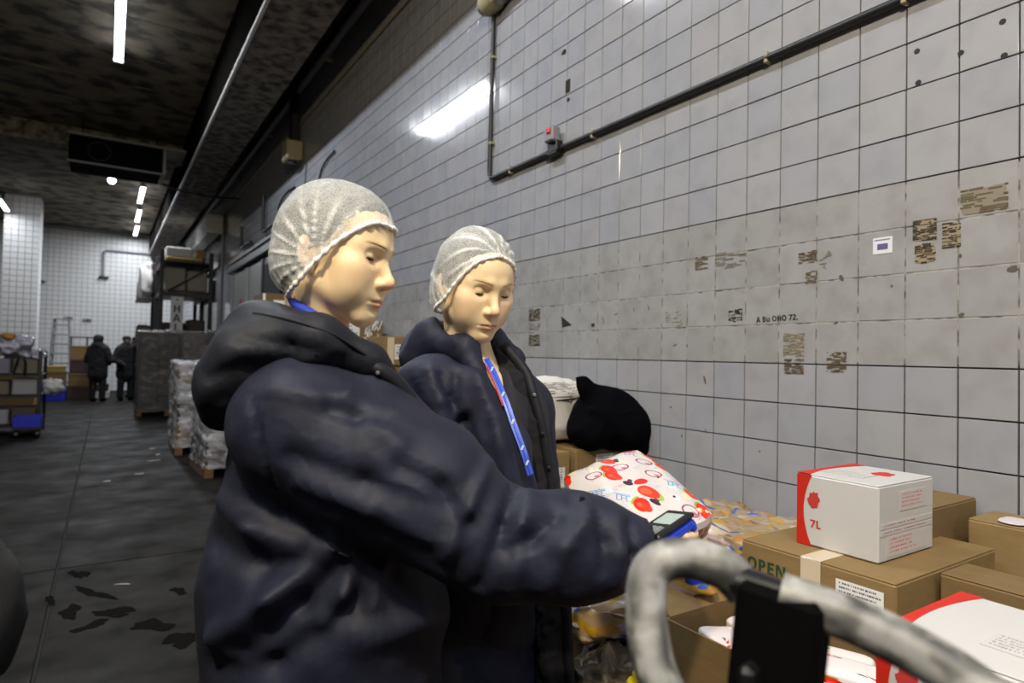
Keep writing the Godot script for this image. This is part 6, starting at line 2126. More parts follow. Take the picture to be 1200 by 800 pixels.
func front_worker() -> void:
	var u0 := -0.33
	var d0 := 1.08
	var p := person_at(u0, d0, "person in navy padded parka and hair net, seen from the side, reaching out with scanner")
	var P := func(q: Vector3) -> Vector3: return Vector3(q.x - u0, q.y, d0 - q.z)
	# head
	var hx := Transform3D(Basis.from_euler(Vector3(rad(8), rad(76), rad(-2))).scaled(Vector3.ONE * 0.985), P.call(Vector3(-0.300, 1.581, 1.05)))
	var fo := {"upper": -6.0, "lower": -27.0, "gaze": Vector3(-0.15, -0.42, 0.85), "wide": 1.0, "browthick": 0.5}
	var hb := Blob.new()
	hb.xf = hx
	head_shape(hb, fo)
	hb.xf = Transform3D()
	var neck_top: Vector3 = hx * Vector3(0, -0.055, -0.03)
	hb.cap(neck_top, P.call(Vector3(-0.335, 1.395, 1.075)), 0.049, 0.054, 0.03)
	hb.cap(hx * Vector3(-0.045, -0.055, -0.02), P.call(Vector3(-0.275, 1.40, 1.04)), 0.012, 0.012, 0.02)
	hb.cap(P.call(Vector3(-0.335, 1.40, 1.075)), P.call(Vector3(-0.33, 1.33, 1.08)), 0.06, 0.085, 0.04)
	# joints
	var S: Vector3 = P.call(Vector3(-0.3213, 1.305, 0.9577))
	var E: Vector3 = P.call(Vector3(-0.0044, 1.149, 0.9217))
	var Wr: Vector3 = P.call(Vector3(0.1863, 1.14, 0.9313))
	var S2: Vector3 = P.call(Vector3(-0.31, 1.25, 1.21))
	var E2: Vector3 = P.call(Vector3(-0.25, 1.10, 1.26))
	var W2: Vector3 = P.call(Vector3(-0.20, 0.88, 1.23))
	var core := Blob.new()
	core.flatcap(P.call(Vector3(-0.32, 0.95, 1.08)), P.call(Vector3(-0.31, 1.30, 1.08)), 0.12, 0.13, Vector3.BACK, 0.9, 0.03)
	core.cap(P.call(Vector3(-0.33, 1.33, 1.08)), P.call(Vector3(-0.31, 1.30, 1.08)), 0.085, 0.12, 0.04)
	for a: Array in [[S, E, Wr], [S2, E2, W2]]:
		core.cap(P.call(Vector3(-0.31, 1.33, 1.08)), a[0], 0.06, 0.05, 0.03)
		core.cap(a[0], a[1], 0.045, 0.038, 0.02)
		core.cap(a[1], a[2], 0.038, 0.027, 0.02)
	for s: float in [-0.07, 0.07]:
		core.cap(P.call(Vector3(-0.32, 0.92, 1.08 + s)), P.call(Vector3(-0.32, 0.12, 1.08 + s)), 0.07, 0.04, 0.03)
	var hands := []
	var h1 := Blob.new()
	h1.xf = frame(P.call(Vector3(0.2095, 1.12, 0.9524)), P.call(Vector3(0.2849, 1.079, 1.018)) - P.call(Vector3(0.2095, 1.12, 0.9524)), Vector3(-0.25, 0.85, -0.4))
	hand_shape(h1, -1.0, 0.75, 0.92)
	hands.append(h1)
	var h2 := Blob.new()
	h2.xf = frame(W2 + Vector3(0, -0.03, 0), Vector3(0.1, -1, 0), Vector3(0, 0, 1))
	hand_shape(h2, 1.0, 0.4, 0.92)
	hands.append(h2)
	put("body", body_mesh(core, hb, hands, hx, SKIN), skin_mat(), p)
	face_parts(p, hx, hb, fo)
	hairnet(p, hx, {
		"band": [Vector3(0, 0.060, 0.094), Vector3(0.042, 0.057, 0.080), Vector3(0.069, 0.023, 0.046), Vector3(0.0815, -0.018, 0.016), Vector3(0.080, -0.056, -0.012), Vector3(0.056, -0.076, -0.040), Vector3(0, -0.082, -0.072)],
		"hair": mat("hairdark", Color(0.07, 0.06, 0.056), 0.6), "hairsize": Vector3(0.0800, 0.1015, 0.0950),
		"pole": Vector3(0, 0.75, -0.62), "seed": 3, "size": Vector3(0.088, 0.1075, 0.1000), "sag": Vector3(0, -0.024, -0.045), "sagr": Vector3(0.078, 0.064, 0.056),
		"gather": [[Vector3(-0.083, -0.018, 0.016), Vector3(0, 0, -1), Vector3(0, 1, 0), 19.0, 0.05, 0.042], [Vector3(0.083, -0.018, 0.016), Vector3(0, 0, -1), Vector3(0, 1, 0), 13.0, 0.05, 0.045]],
		"alpha": 0.43, "tuck": 0.72})
	# blue shirt collar
	var col := Blob.new()
	col.flatcap(P.call(Vector3(-0.385, 1.435, 1.07)), P.call(Vector3(-0.29, 1.40, 1.07)), 0.045, 0.05, Vector3.BACK, 1.45, 0.02)
	col.cap(neck_top + Vector3(0.0, 0.02, 0), P.call(Vector3(-0.315, 1.36, 1.075)), 0.051, 0.060, 0.01, 1)
	put("shirt_collar", col.mesh(0.006), mat("shirtblue", Color(0.10, 0.20, 0.62), 0.7), p, Vector3.ZERO, Vector3.ZERO, "bright blue shirt collar")
	put("collar_edge", tube(curve([P.call(Vector3(-0.3635, 1.504, 1.028)), P.call(Vector3(-0.3427, 1.491, 1.004)), P.call(Vector3(-0.3223, 1.481, 0.9941)), P.call(Vector3(-0.3015, 1.469, 0.9897)), P.call(Vector3(-0.288, 1.456, 0.989))], 4), 0.0085, 8), M.shirtblue, p)
	# parka
	var j := Blob.new()
	j.flatcap(P.call(Vector3(-0.305, 0.74, 1.09)), P.call(Vector3(-0.315, 1.02, 1.09)), 0.205, 0.19, Vector3.BACK, 0.88, 0.05)
	j.flatcap(P.call(Vector3(-0.315, 1.02, 1.09)), P.call(Vector3(-0.32, 1.235, 1.085)), 0.19, 0.158, Vector3.BACK, 0.9, 0.06)
	j.cap(P.call(Vector3(-0.33, 1.335, 1.06)), S + Vector3(0.0, 0.01, 0), 0.085, 0.095, 0.06)
	j.cap(P.call(Vector3(-0.33, 1.30, 1.09)), S2, 0.08, 0.085, 0.06)
	var arm := [[S, 0.094], [P.call(Vector3(-0.2033, 1.25, 0.9486)), 0.098], [P.call(Vector3(-0.1245, 1.215, 0.945)), 0.097], [P.call(Vector3(-0.0578, 1.164, 0.9359)), 0.075], [P.call(Vector3(-0.0041, 1.139, 0.9267)), 0.069], [P.call(Vector3(0.0816, 1.141, 0.9252)), 0.072], [P.call(Vector3(0.1346, 1.14, 0.9263)), 0.060], [Wr, 0.041]]
	for k in arm.size() - 1:
		j.cap(arm[k][0], arm[k + 1][0], arm[k][1], arm[k + 1][1], 0.04)
	j.cap(S2, E2, 0.085, 0.075, 0.04)
	j.cap(E2, W2, 0.075, 0.05, 0.03)
	# chest toward the front opening
	j.cap(P.call(Vector3(-0.2107, 1.343, 1.002)), P.call(Vector3(-0.1664, 1.241, 1.044)), 0.05, 0.07, 0.05)
	# neck opening and sleeve mouth
	j.cap(P.call(Vector3(-0.30, 1.52, 1.05)), P.call(Vector3(-0.315, 1.375, 1.07)), 0.075, 0.066, 0.012, 1)
	j.cap(Wr + (Wr - E).normalized() * 0.035, Wr + (Wr - E).normalized() * 0.08, 0.034, 0.04, 0.004, 1)
	var fl := [
		[-0.010, 0.011, P.call(Vector3(-0.2513, 1.342, 0.8721)), P.call(Vector3(-0.2144, 1.333, 0.8722)), P.call(Vector3(-0.1761, 1.327, 0.8721))],
		[-0.005, 0.004, P.call(Vector3(-0.3613, 1.357, 0.9019)), P.call(Vector3(-0.3452, 1.31, 0.9028)), P.call(Vector3(-0.3311, 1.224, 0.9049))],
		[0.007, 0.012, P.call(Vector3(-0.3311, 1.366, 0.9013)), P.call(Vector3(-0.2368, 1.352, 0.8719)), P.call(Vector3(-0.1519, 1.294, 0.8735))],
		[-0.008, 0.014, P.call(Vector3(-0.298, 1.277, 0.8834)), P.call(Vector3(-0.1959, 1.247, 0.864)), P.call(Vector3(-0.0886, 1.217, 0.855))],
		[0.008, 0.014, P.call(Vector3(-0.2855, 1.242, 0.8844)), P.call(Vector3(-0.1834, 1.212, 0.8649)), P.call(Vector3(-0.0753, 1.159, 0.8565))],
		[-0.009, 0.012, P.call(Vector3(-0.1496, 1.266, 0.8643)), P.call(Vector3(-0.0895, 1.24, 0.8545)), P.call(Vector3(-0.059, 1.194, 0.8552))],
		[0.009, 0.011, P.call(Vector3(-0.0332, 1.258, 0.8744)), P.call(Vector3(-0.0582, 1.208, 0.845)), P.call(Vector3(-0.0825, 1.147, 0.8566))],
		[-0.010, 0.010, P.call(Vector3(0.0088, 1.234, 0.8647)), P.call(Vector3(-0.0059, 1.189, 0.836)), P.call(Vector3(-0.0388, 1.105, 0.8481))],
		[0.008, 0.012, P.call(Vector3(0.0375, 1.238, 0.8738)), P.call(Vector3(0.0193, 1.184, 0.8358)), P.call(Vector3(0.0067, 1.106, 0.8478))],
		[-0.010, 0.013, P.call(Vector3(0.0912, 1.218, 0.8849)), P.call(Vector3(0.0639, 1.199, 0.8552)), P.call(Vector3(0.0308, 1.173, 0.8456)), P.call(Vector3(0.0014, 1.156, 0.8468))],
		[0.009, 0.014, P.call(Vector3(0.1136, 1.202, 0.8852)), P.call(Vector3(0.0756, 1.162, 0.8557)), P.call(Vector3(0.0535, 1.111, 0.8676))],
		[-0.007, 0.008, P.call(Vector3(0.1217, 1.204, 0.8857)), P.call(Vector3(0.1318, 1.169, 0.8756)), P.call(Vector3(0.1314, 1.13, 0.8872))],
		[0.006, 0.010, P.call(Vector3(0.1534, 1.195, 0.8956)), P.call(Vector3(0.1536, 1.154, 0.8861)), P.call(Vector3(0.1487, 1.112, 0.8973))],
		[-0.008, 0.007, P.call(Vector3(0.1721, 1.183, 0.9053)), P.call(Vector3(0.1745, 1.146, 0.8962)), P.call(Vector3(0.1696, 1.109, 0.9073))],
		[0.016, 0.020, P.call(Vector3(-0.4417, 1.18, 0.9557)), P.call(Vector3(-0.3765, 1.156, 0.9362)), P.call(Vector3(-0.3127, 1.134, 0.9371))],
		[-0.012, 0.018, P.call(Vector3(-0.4486, 1.12, 0.9572)), P.call(Vector3(-0.3623, 1.103, 0.9382)), P.call(Vector3(-0.2866, 1.111, 0.9374))],
		[0.018, 0.018, P.call(Vector3(-0.4306, 0.993, 0.9606)), P.call(Vector3(-0.3362, 1.065, 0.9385)), P.call(Vector3(-0.2483, 1.141, 0.9372))],
		[-0.012, 0.016, P.call(Vector3(-0.3806, 0.979, 0.9609)), P.call(Vector3(-0.298, 1.053, 0.9383)), P.call(Vector3(-0.2475, 1.099, 0.9378))],
		[0.014, 0.013, P.call(Vector3(-0.2325, 1.131, 0.9368)), P.call(Vector3(-0.2394, 1.067, 0.9382)), P.call(Vector3(-0.2638, 1.028, 0.9391))],
		[0.010, 0.011, P.call(Vector3(-0.1948, 1.093, 0.9577)), P.call(Vector3(-0.2004, 1.047, 0.9589))],
		[0.016, 0.030, P.call(Vector3(-0.2117, 1.002, 0.9598)), P.call(Vector3(-0.1474, 1.01, 0.9599)), P.call(Vector3(-0.0887, 0.96, 0.9707))],
		[-0.012, 0.02, P.call(Vector3(-0.4455, 0.938, 0.9616)), P.call(Vector3(-0.3343, 0.963, 0.941)), P.call(Vector3(-0.2219, 1.055, 0.9389))],
	]
	var navy := cloth("parka", Color(0.118, 0.132, 0.195))
	var jk := put("parka", j.mesh(0.0075, folds(fl, wrinkle(12, 0.003, 5.5))), navy, p)
	# hood lying on the back
	var h := Blob.new()
	h.flatcap(P.call(Vector3(-0.4065, 1.441, 1.03)), P.call(Vector3(-0.4581, 1.328, 1.052)), 0.048, 0.036, Vector3.BACK, 2.5, 0.04)
	h.flatcap(P.call(Vector3(-0.3596, 1.429, 1.029)), P.call(Vector3(-0.4258, 1.378, 1.041)), 0.052, 0.055, Vector3.BACK, 2.2, 0.05)
	h.cap(P.call(Vector3(-0.4053, 1.467, 0.9842)), P.call(Vector3(-0.2951, 1.438, 0.945)), 0.026, 0.034, 0.04)
	h.cap(P.call(Vector3(-0.2951, 1.438, 0.945)), P.call(Vector3(-0.2235, 1.406, 0.9761)), 0.036, 0.024, 0.03)
	h.cap(P.call(Vector3(-0.2235, 1.406, 0.9761)), P.call(Vector3(-0.1594, 1.331, 1.022)), 0.022, 0.016, 0.03)
	h.cap(P.call(Vector3(-0.4608, 1.453, 1.159)), P.call(Vector3(-0.35, 1.421, 1.191)), 0.03, 0.026, 0.04)
	h.cap(P.call(Vector3(-0.35, 1.421, 1.191)), P.call(Vector3(-0.2506, 1.36, 1.152)), 0.026, 0.018, 0.03)
	h.cap(P.call(Vector3(-0.4174, 1.477, 1.019)), P.call(Vector3(-0.4526, 1.475, 1.099)), 0.020, 0.020, 0.02)
	h.cap(P.call(Vector3(-0.335, 1.55, 1.06)), P.call(Vector3(-0.32, 1.385, 1.07)), 0.07, 0.058, 0.015, 1)
	var hfl := [
		[-0.006, 0.010, P.call(Vector3(-0.3902, 1.439, 0.9499)), P.call(Vector3(-0.3249, 1.428, 0.9303)), P.call(Vector3(-0.2572, 1.413, 0.9398))],
		[0.005, 0.010, P.call(Vector3(-0.4273, 1.329, 0.952)), P.call(Vector3(-0.343, 1.396, 0.9305)), P.call(Vector3(-0.2572, 1.421, 0.9398))],
		[-0.006, 0.012, P.call(Vector3(-0.439, 1.381, 0.9516)), P.call(Vector3(-0.3812, 1.395, 0.9307)), P.call(Vector3(-0.3308, 1.404, 0.9301))],
	]
	var eye_at: Vector3 = P.call(Vector3(0, 1.42, 0))
	for line: Array in [[Vector3(-0.4293, 1.326, 0.9018), Vector3(-0.3982, 1.355, 0.9017), Vector3(-0.3608, 1.38, 0.901), Vector3(-0.3225, 1.402, 0.9009), Vector3(-0.2806, 1.417, 0.9007)], [Vector3(-0.3749, 1.475, 0.899), Vector3(-0.3336, 1.468, 0.8996), Vector3(-0.2939, 1.458, 0.8992), Vector3(-0.2526, 1.443, 0.8998), Vector3(-0.2113, 1.417, 0.9005)]]:
		var sp := []
		for q: Vector3 in line:
			var to: Vector3 = P.call(q)
			sp.append(h.shoot(to, (to - eye_at).normalized()))
		put("hood_seam", tube(curve(sp, 4), 0.0026, 6), M.hoodcloth if M.has("hoodcloth") else cloth("hoodcloth", Color(0.10, 0.11, 0.145)), jk)
	put("hood", h.mesh(0.0065, folds(hfl, wrinkle(17, 0.002, 8.0))), cloth("hoodcloth", Color(0.10, 0.11, 0.145)), jk)
	put("placket", tube(curve([P.call(Vector3(-0.2112, 1.401, 0.9554)), P.call(Vector3(-0.1814, 1.378, 0.9664)), P.call(Vector3(-0.1566, 1.346, 0.9814)), P.call(Vector3(-0.1397, 1.317, 1.003))], 4), [0.008, 0.012, 0.012, 0.012, 0.012, 0.012, 0.012, 0.012, 0.012, 0.011, 0.010, 0.009, 0.008], 8), M.hoodcloth, jk)
	put("snap_button", cbox(Vector3(0.006, 0.006, 0.004), 0.0015), M.steel, jk, P.call(Vector3(-0.2025, 1.39, 0.9456)))
	put("cuff", tube([Wr - (Wr - E).normalized() * 0.012, Wr + (Wr - E).normalized() * 0.006, Wr + (Wr - E).normalized() * 0.018], [0.045, 0.047, 0.043], 20), cloth("cuffdark", Color(0.12, 0.125, 0.17)), jk)
	put("cuff_tab", cbox(Vector3(0.006, 0.024, 0.010), 0.002), M.cuffdark, jk, P.call(Vector3(0.103, 1.211, 0.8997)), Vector3(0, 0, rad(-15)))
	legs(p, Vector3(0.02, 0.90, 0.0), rad(80))

func second_worker() -> void:
	var u0 := -0.06
	var d0 := 1.42
	var p := person_at(u0, d0, "person in open navy parka with blue lanyard and hair net, looking down at printed tray")
	var P := func(q: Vector3) -> Vector3: return Vector3(q.x - u0, q.y, d0 - q.z)
	var hx := Transform3D(Basis.from_euler(Vector3(rad(17), rad(33), rad(-1))).scaled(Vector3.ONE * 0.985), P.call(Vector3(-0.0846, 1.571, 1.362)))
	var fo := {"upper": -20.0, "lower": -31.0, "gaze": Vector3(0, -0.6, 0.8), "wide": 0.99, "browthick": 0.5, "browlift": 0.0}
	var hb := Blob.new()
	hb.xf = hx
	head_shape(hb, fo)
	hb.xf = Transform3D()
	var nb: Vector3 = P.call(Vector3(-0.09, 1.374, 1.402))
	hb.cap(hx * Vector3(0, -0.05, -0.035), nb, 0.048, 0.052, 0.03)
	hb.cap(hx * Vector3(-0.035, -0.06, -0.01), P.call(Vector3(-0.0508, 1.376, 1.362)), 0.012, 0.011, 0.02)
	hb.cap(nb, P.call(Vector3(-0.0623, 1.317, 1.403)), 0.055, 0.075, 0.04)
	var S: Vector3 = P.call(Vector3(-0.1654, 1.324, 1.332))
	var E: Vector3 = P.call(Vector3(-0.0934, 1.039, 1.249))
	var Wr: Vector3 = P.call(Vector3(0.1128, 1.086, 1.138))
	var S2: Vector3 = P.call(Vector3(0.0203, 1.289, 1.524))
	var E2: Vector3 = P.call(Vector3(0.0843, 0.943, 1.512))
	var W2: Vector3 = P.call(Vector3(0.3354, 1.011, 1.369))
	var core := Blob.new()
	core.cap(nb + Vector3(0, -0.06, 0), P.call(Vector3(-0.06, 1.0, 1.42)), 0.10, 0.11, 0.03)
	for a: Array in [[S, E, Wr], [S2, E2, W2]]:
		core.cap(nb + Vector3(0, -0.07, 0), a[0], 0.06, 0.045, 0.03)
		core.cap(a[0], a[1], 0.042, 0.036, 0.02)
		core.cap(a[1], a[2], 0.036, 0.026, 0.02)
	for s: float in [-0.08, 0.08]:
		core.cap(P.call(Vector3(-0.06 + s, 0.92, 1.42)), P.call(Vector3(-0.06 + s, 0.12, 1.42)), 0.07, 0.04, 0.03)
	var hands := []
	var h1 := Blob.new()
	h1.xf = frame(Wr, P.call(Vector3(0.2004, 1.067, 1.179)) - Wr, Vector3(0, 1, 0.1))
	hand_shape(h1, 1.0, 0.05, 0.92)
	hands.append(h1)
	var h2 := Blob.new()
	var w3: Vector3 = P.call(Vector3(0.349, 1.03, 1.345))
	h2.xf = frame(w3, P.call(Vector3(0.3785, 1.075, 1.228)) - w3, Vector3(0.05, 1, 0.15))
	hand_shape(h2, -1.0, 0.25, 0.92)
	hands.append(h2)
	put("body", body_mesh(core, hb, hands, hx, SKIN.lerp(Color(0.84, 0.64, 0.40), 0.5)), skin_mat(), p)
	face_parts(p, hx, hb, fo)
	hairnet(p, hx, {
		"band": [Vector3(0, 0.082, 0.083), Vector3(0.043, 0.064, 0.074), Vector3(0.068, 0.020, 0.050), Vector3(0.080, -0.026, 0.026), Vector3(0.083, -0.054, -0.002), Vector3(0.058, -0.072, -0.040), Vector3(0, -0.078, -0.075)],
		"hair": mat("hairbrown", Color(0.10, 0.08, 0.068), 0.6), "hairsize": Vector3(0.0800, 0.1015, 0.0950),
		"pole": Vector3(0, 0.75, -0.55), "seed": 8, "size": Vector3(0.0865, 0.1065, 0.0995), "sag": Vector3(0, -0.015, -0.04), "sagr": Vector3(0.078, 0.062, 0.056),
		"gather": [[Vector3(0.0, 0.084, 0.088), Vector3(1, 0, 0), Vector3(0, 0.5, -0.8), 15.0, 0.055, 0.05], [Vector3(0, -0.07, -0.09), Vector3(1, 0, 0), Vector3(0, 0.8, 0.3), 14.0, 0.07, 0.06]],
		"alpha": 0.46, "line": -0.015, "tuck": 0.72})
	put("earring", cbox(Vector3(0.005, 0.005, 0.005), 0.002), M.steel, p, hx * Vector3(-0.080, -0.040, 0.002))
	# dark top under the parka
	var sh := Blob.new()
	sh.flatcap(P.call(Vector3(-0.03, 0.85, 1.42)), P.call(Vector3(-0.035, 1.26, 1.41)), 0.135, 0.125, Vector3(0.45, 0, 0.9), 0.85, 0.03)
	sh.cap(P.call(Vector3(-0.0739, 1.317, 1.403)), P.call(Vector3(-0.0439, 1.26, 1.404)), 0.09, 0.10, 0.05)
	sh.cap(nb + Vector3(0.0, 0.05, 0), P.call(Vector3(-0.033, 1.338, 1.312)), 0.056, 0.03, 0.015, 1)
	put("dark_top", sh.mesh(0.009, wrinkle(22, 0.004, 9.0)), mat("topcloth", Color(0.10, 0.10, 0.135), 0.85), p)
	# parka, open in front
	var j := Blob.new()
	var ax := Vector3(0.5, 0, 0.85)
	j.flatcap(P.call(Vector3(-0.055, 0.72, 1.45)), P.call(Vector3(-0.075, 1.05, 1.45)), 0.175, 0.17, ax, 0.85, 0.05)
	j.flatcap(P.call(Vector3(-0.075, 1.05, 1.45)), P.call(Vector3(-0.075, 1.27, 1.45)), 0.17, 0.15, ax, 0.85, 0.05)
	j.cap(P.call(Vector3(-0.1059, 1.343, 1.443)), S, 0.07, 0.085, 0.06)
	j.cap(P.call(Vector3(-0.0577, 1.343, 1.462)), S2, 0.07, 0.08, 0.06)
	j.cap(S, S.lerp(E, 0.5), 0.085, 0.088, 0.04)
	j.cap(S.lerp(E, 0.5), E, 0.088, 0.075, 0.03)
	j.cap(E, Wr, 0.073, 0.042, 0.03)
	j.cap(S2, E2, 0.075, 0.065, 0.03)
	j.cap(E2, W2, 0.062, 0.042, 0.03)
	# near front panel
	j.cap(P.call(Vector3(-0.0757, 1.364, 1.292)), P.call(Vector3(-0.0128, 1.242, 1.265)), 0.030, 0.045, 0.04)
	j.cap(P.call(Vector3(-0.0128, 1.242, 1.265)), P.call(Vector3(0.0168, 1.107, 1.258)), 0.045, 0.05, 0.04)
	# the open gap with the dark top and lanyard showing
	j.cap(P.call(Vector3(-0.021, 1.449, 1.27)), P.call(Vector3(0.0095, 1.323, 1.223)), 0.035, 0.030, 0.012, 1)
	j.cap(P.call(Vector3(0.0095, 1.323, 1.223)), P.call(Vector3(0.0452, 1.157, 1.187)), 0.030, 0.034, 0.012, 1)
	j.cap(P.call(Vector3(0.0452, 1.157, 1.187)), P.call(Vector3(0.0694, 0.77, 1.195)), 0.034, 0.034, 0.012, 1)
	j.cap(nb + Vector3(0.01, 0.10, 0.0), nb + Vector3(0.0, -0.01, 0), 0.066, 0.057, 0.012, 1)
	# far lapel folded back: dark fleece lining with a cloth edge
	var lap := Blob.new()
	lap.cap(P.call(Vector3(-0.0188, 1.429, 1.421)), P.call(Vector3(0.0168, 1.354, 1.377)), 0.018, 0.030, 0.015)
	lap.cap(P.call(Vector3(0.0168, 1.354, 1.377)), P.call(Vector3(0.0409, 1.267, 1.355)), 0.030, 0.032, 0.015)
	lap.cap(P.call(Vector3(0.0409, 1.267, 1.355)), P.call(Vector3(0.0688, 1.141, 1.346)), 0.032, 0.030, 0.015)
	lap.cap(P.call(Vector3(0.0688, 1.141, 1.346)), P.call(Vector3(0.0953, 0.939, 1.352)), 0.030, 0.034, 0.015)
	lap.cap(P.call(Vector3(0.0953, 0.939, 1.352)), P.call(Vector3(0.1089, 0.646, 1.358)), 0.034, 0.036, 0.015)
	j.cap(Wr + (Wr - E).normalized() * 0.03, Wr + (Wr - E).normalized() * 0.08, 0.033, 0.04, 0.004, 1)
	j.cap(W2 + (W2 - E2).normalized() * 0.03, W2 + (W2 - E2).normalized() * 0.08, 0.033, 0.04, 0.004, 1)
	var fl := [
		[-0.030, 0.011, P.call(Vector3(-0.0926, 1.291, 1.274)), P.call(Vector3(-0.0778, 1.233, 1.255)), P.call(Vector3(-0.0631, 1.174, 1.256))],
		[-0.008, 0.007, P.call(Vector3(-0.1128, 1.377, 1.301)), P.call(Vector3(-0.1094, 1.325, 1.283)), P.call(Vector3(-0.0977, 1.281, 1.283))],
		[-0.009, 0.009, P.call(Vector3(-0.1408, 1.376, 1.302)), P.call(Vector3(-0.1205, 1.338, 1.282)), P.call(Vector3(-0.1094, 1.307, 1.283))],
		[0.008, 0.011, P.call(Vector3(-0.1627, 1.383, 1.301)), P.call(Vector3(-0.139, 1.326, 1.262)), P.call(Vector3(-0.1299, 1.275, 1.254))],
		[-0.007, 0.010, P.call(Vector3(-0.2015, 1.36, 1.302)), P.call(Vector3(-0.1692, 1.308, 1.263)), P.call(Vector3(-0.1502, 1.258, 1.254))],
		[0.007, 0.010, P.call(Vector3(-0.0686, 1.378, 1.281)), P.call(Vector3(-0.031, 1.295, 1.243)), P.call(Vector3(-0.0014, 1.179, 1.236))],
	]
	var navy := cloth("parkatwo", Color(0.128, 0.142, 0.215))
	var jk := put("parka", j.mesh(0.008, folds(fl, wrinkle(14, 0.0035, 6.0))), navy, p)
	put("lining", lap.mesh(0.006, wrinkle(27, 0.006, 24.0)), mat("fleece", Color(0.07, 0.07, 0.095), 1.0), jk)
	put("placket", tube(curve([P.call(Vector3(-0.0151, 1.443, 1.4)), P.call(Vector3(0.0316, 1.385, 1.361)), P.call(Vector3(0.0496, 1.335, 1.337)), P.call(Vector3(0.0714, 1.257, 1.324)), P.call(Vector3(0.0874, 1.164, 1.321)), P.call(Vector3(0.1093, 1.022, 1.319)), P.call(Vector3(0.1268, 0.879, 1.323)), P.call(Vector3(0.1385, 0.664, 1.327))], 4), 0.0115, 8), M.hoodcloth, jk)
	var h := Blob.new()
	h.cap(P.call(Vector3(-0.2182, 1.41, 1.401)), P.call(Vector3(-0.1766, 1.456, 1.399)), 0.030, 0.040, 0.04)
	h.cap(P.call(Vector3(-0.1766, 1.453, 1.399)), P.call(Vector3(-0.098, 1.434, 1.33)), 0.038, 0.026, 0.04)
	h.cap(P.call(Vector3(-0.098, 1.434, 1.33)), P.call(Vector3(-0.0657, 1.374, 1.291)), 0.024, 0.018, 0.03)
	h.flatcap(P.call(Vector3(-0.2051, 1.426, 1.5)), P.call(Vector3(-0.2063, 1.368, 1.522)), 0.06, 0.05, Vector3.BACK, 1.6, 0.04)
	h.cap(P.call(Vector3(-0.0505, 1.454, 1.49)), P.call(Vector3(0.0085, 1.414, 1.43)), 0.028, 0.024, 0.03)
	h.cap(P.call(Vector3(-0.1624, 1.459, 1.48)), P.call(Vector3(-0.0505, 1.454, 1.49)), 0.035, 0.028, 0.04)
	h.cap(hx * Vector3(0, -0.03, -0.03), nb, 0.070, 0.060, 0.012, 1)
	put("hood", h.mesh(0.0065, wrinkle(19, 0.004, 9.0)), cloth("hoodtwo", Color(0.12, 0.13, 0.20)), jk)
	for k in 4:
		put("snap_button", cbox(Vector3(0.008, 0.008, 0.006), 0.002), M.steel if k == 0 else M.darksteel, jk, P.call([Vector3(0.0497, 1.338, 1.324), Vector3(0.0679, 1.258, 1.311), Vector3(0.0823, 1.188, 1.307), Vector3(0.0945, 1.114, 1.307)][k]))
	# lanyard
	var ln := [P.call(Vector3(-0.0545, 1.413, 1.331)), P.call(Vector3(-0.0362, 1.384, 1.301)), P.call(Vector3(-0.0112, 1.332, 1.255)), P.call(Vector3(0.0085, 1.281, 1.228)), P.call(Vector3(0.0277, 1.234, 1.21)), P.call(Vector3(0.0412, 1.192, 1.206))]
	var lc := curve(ln, 5)
	var rib := patch(1, lc.size() - 1, func(a: float, b: float) -> Vector3:
		var i := int(round(b * (lc.size() - 1)))
		var q: Vector3 = lc[i]
		return q + Vector3((a - 0.5) * 0.0115, (a - 0.5) * 0.004, (a - 0.5) * -0.004), Vector3(0, 0, 1))
	var lm := mat("lanyardblue", Color(0.22, 0.34, 0.78), 0.3)
	var la := put("lanyard", rib, lm, p, Vector3.ZERO, Vector3.ZERO, "bright blue lanyard ribbon with white marks")
	put("lanyard_edge", tube(lc, 0.0022, 6), lm, la)
	for k in 5:
		var i: int = [4, 9, 14, 19, 22][k]
		put("white_mark", cbox(Vector3(0.004, 0.010, 0.002), 0.0005), M.paper, la, lc[i] + Vector3(0.0, 0.0, 0.003), Vector3(0, 0, rad(-22)))
	put("red_edge", tube(lc.slice(2, 12).map(func(v: Vector3) -> Vector3: return v + Vector3(-0.0085, -0.002, 0.001)), 0.002, 6), M.redprint, la)
	legs(p, Vector3(0.0, 0.90, 0.0), rad(50))

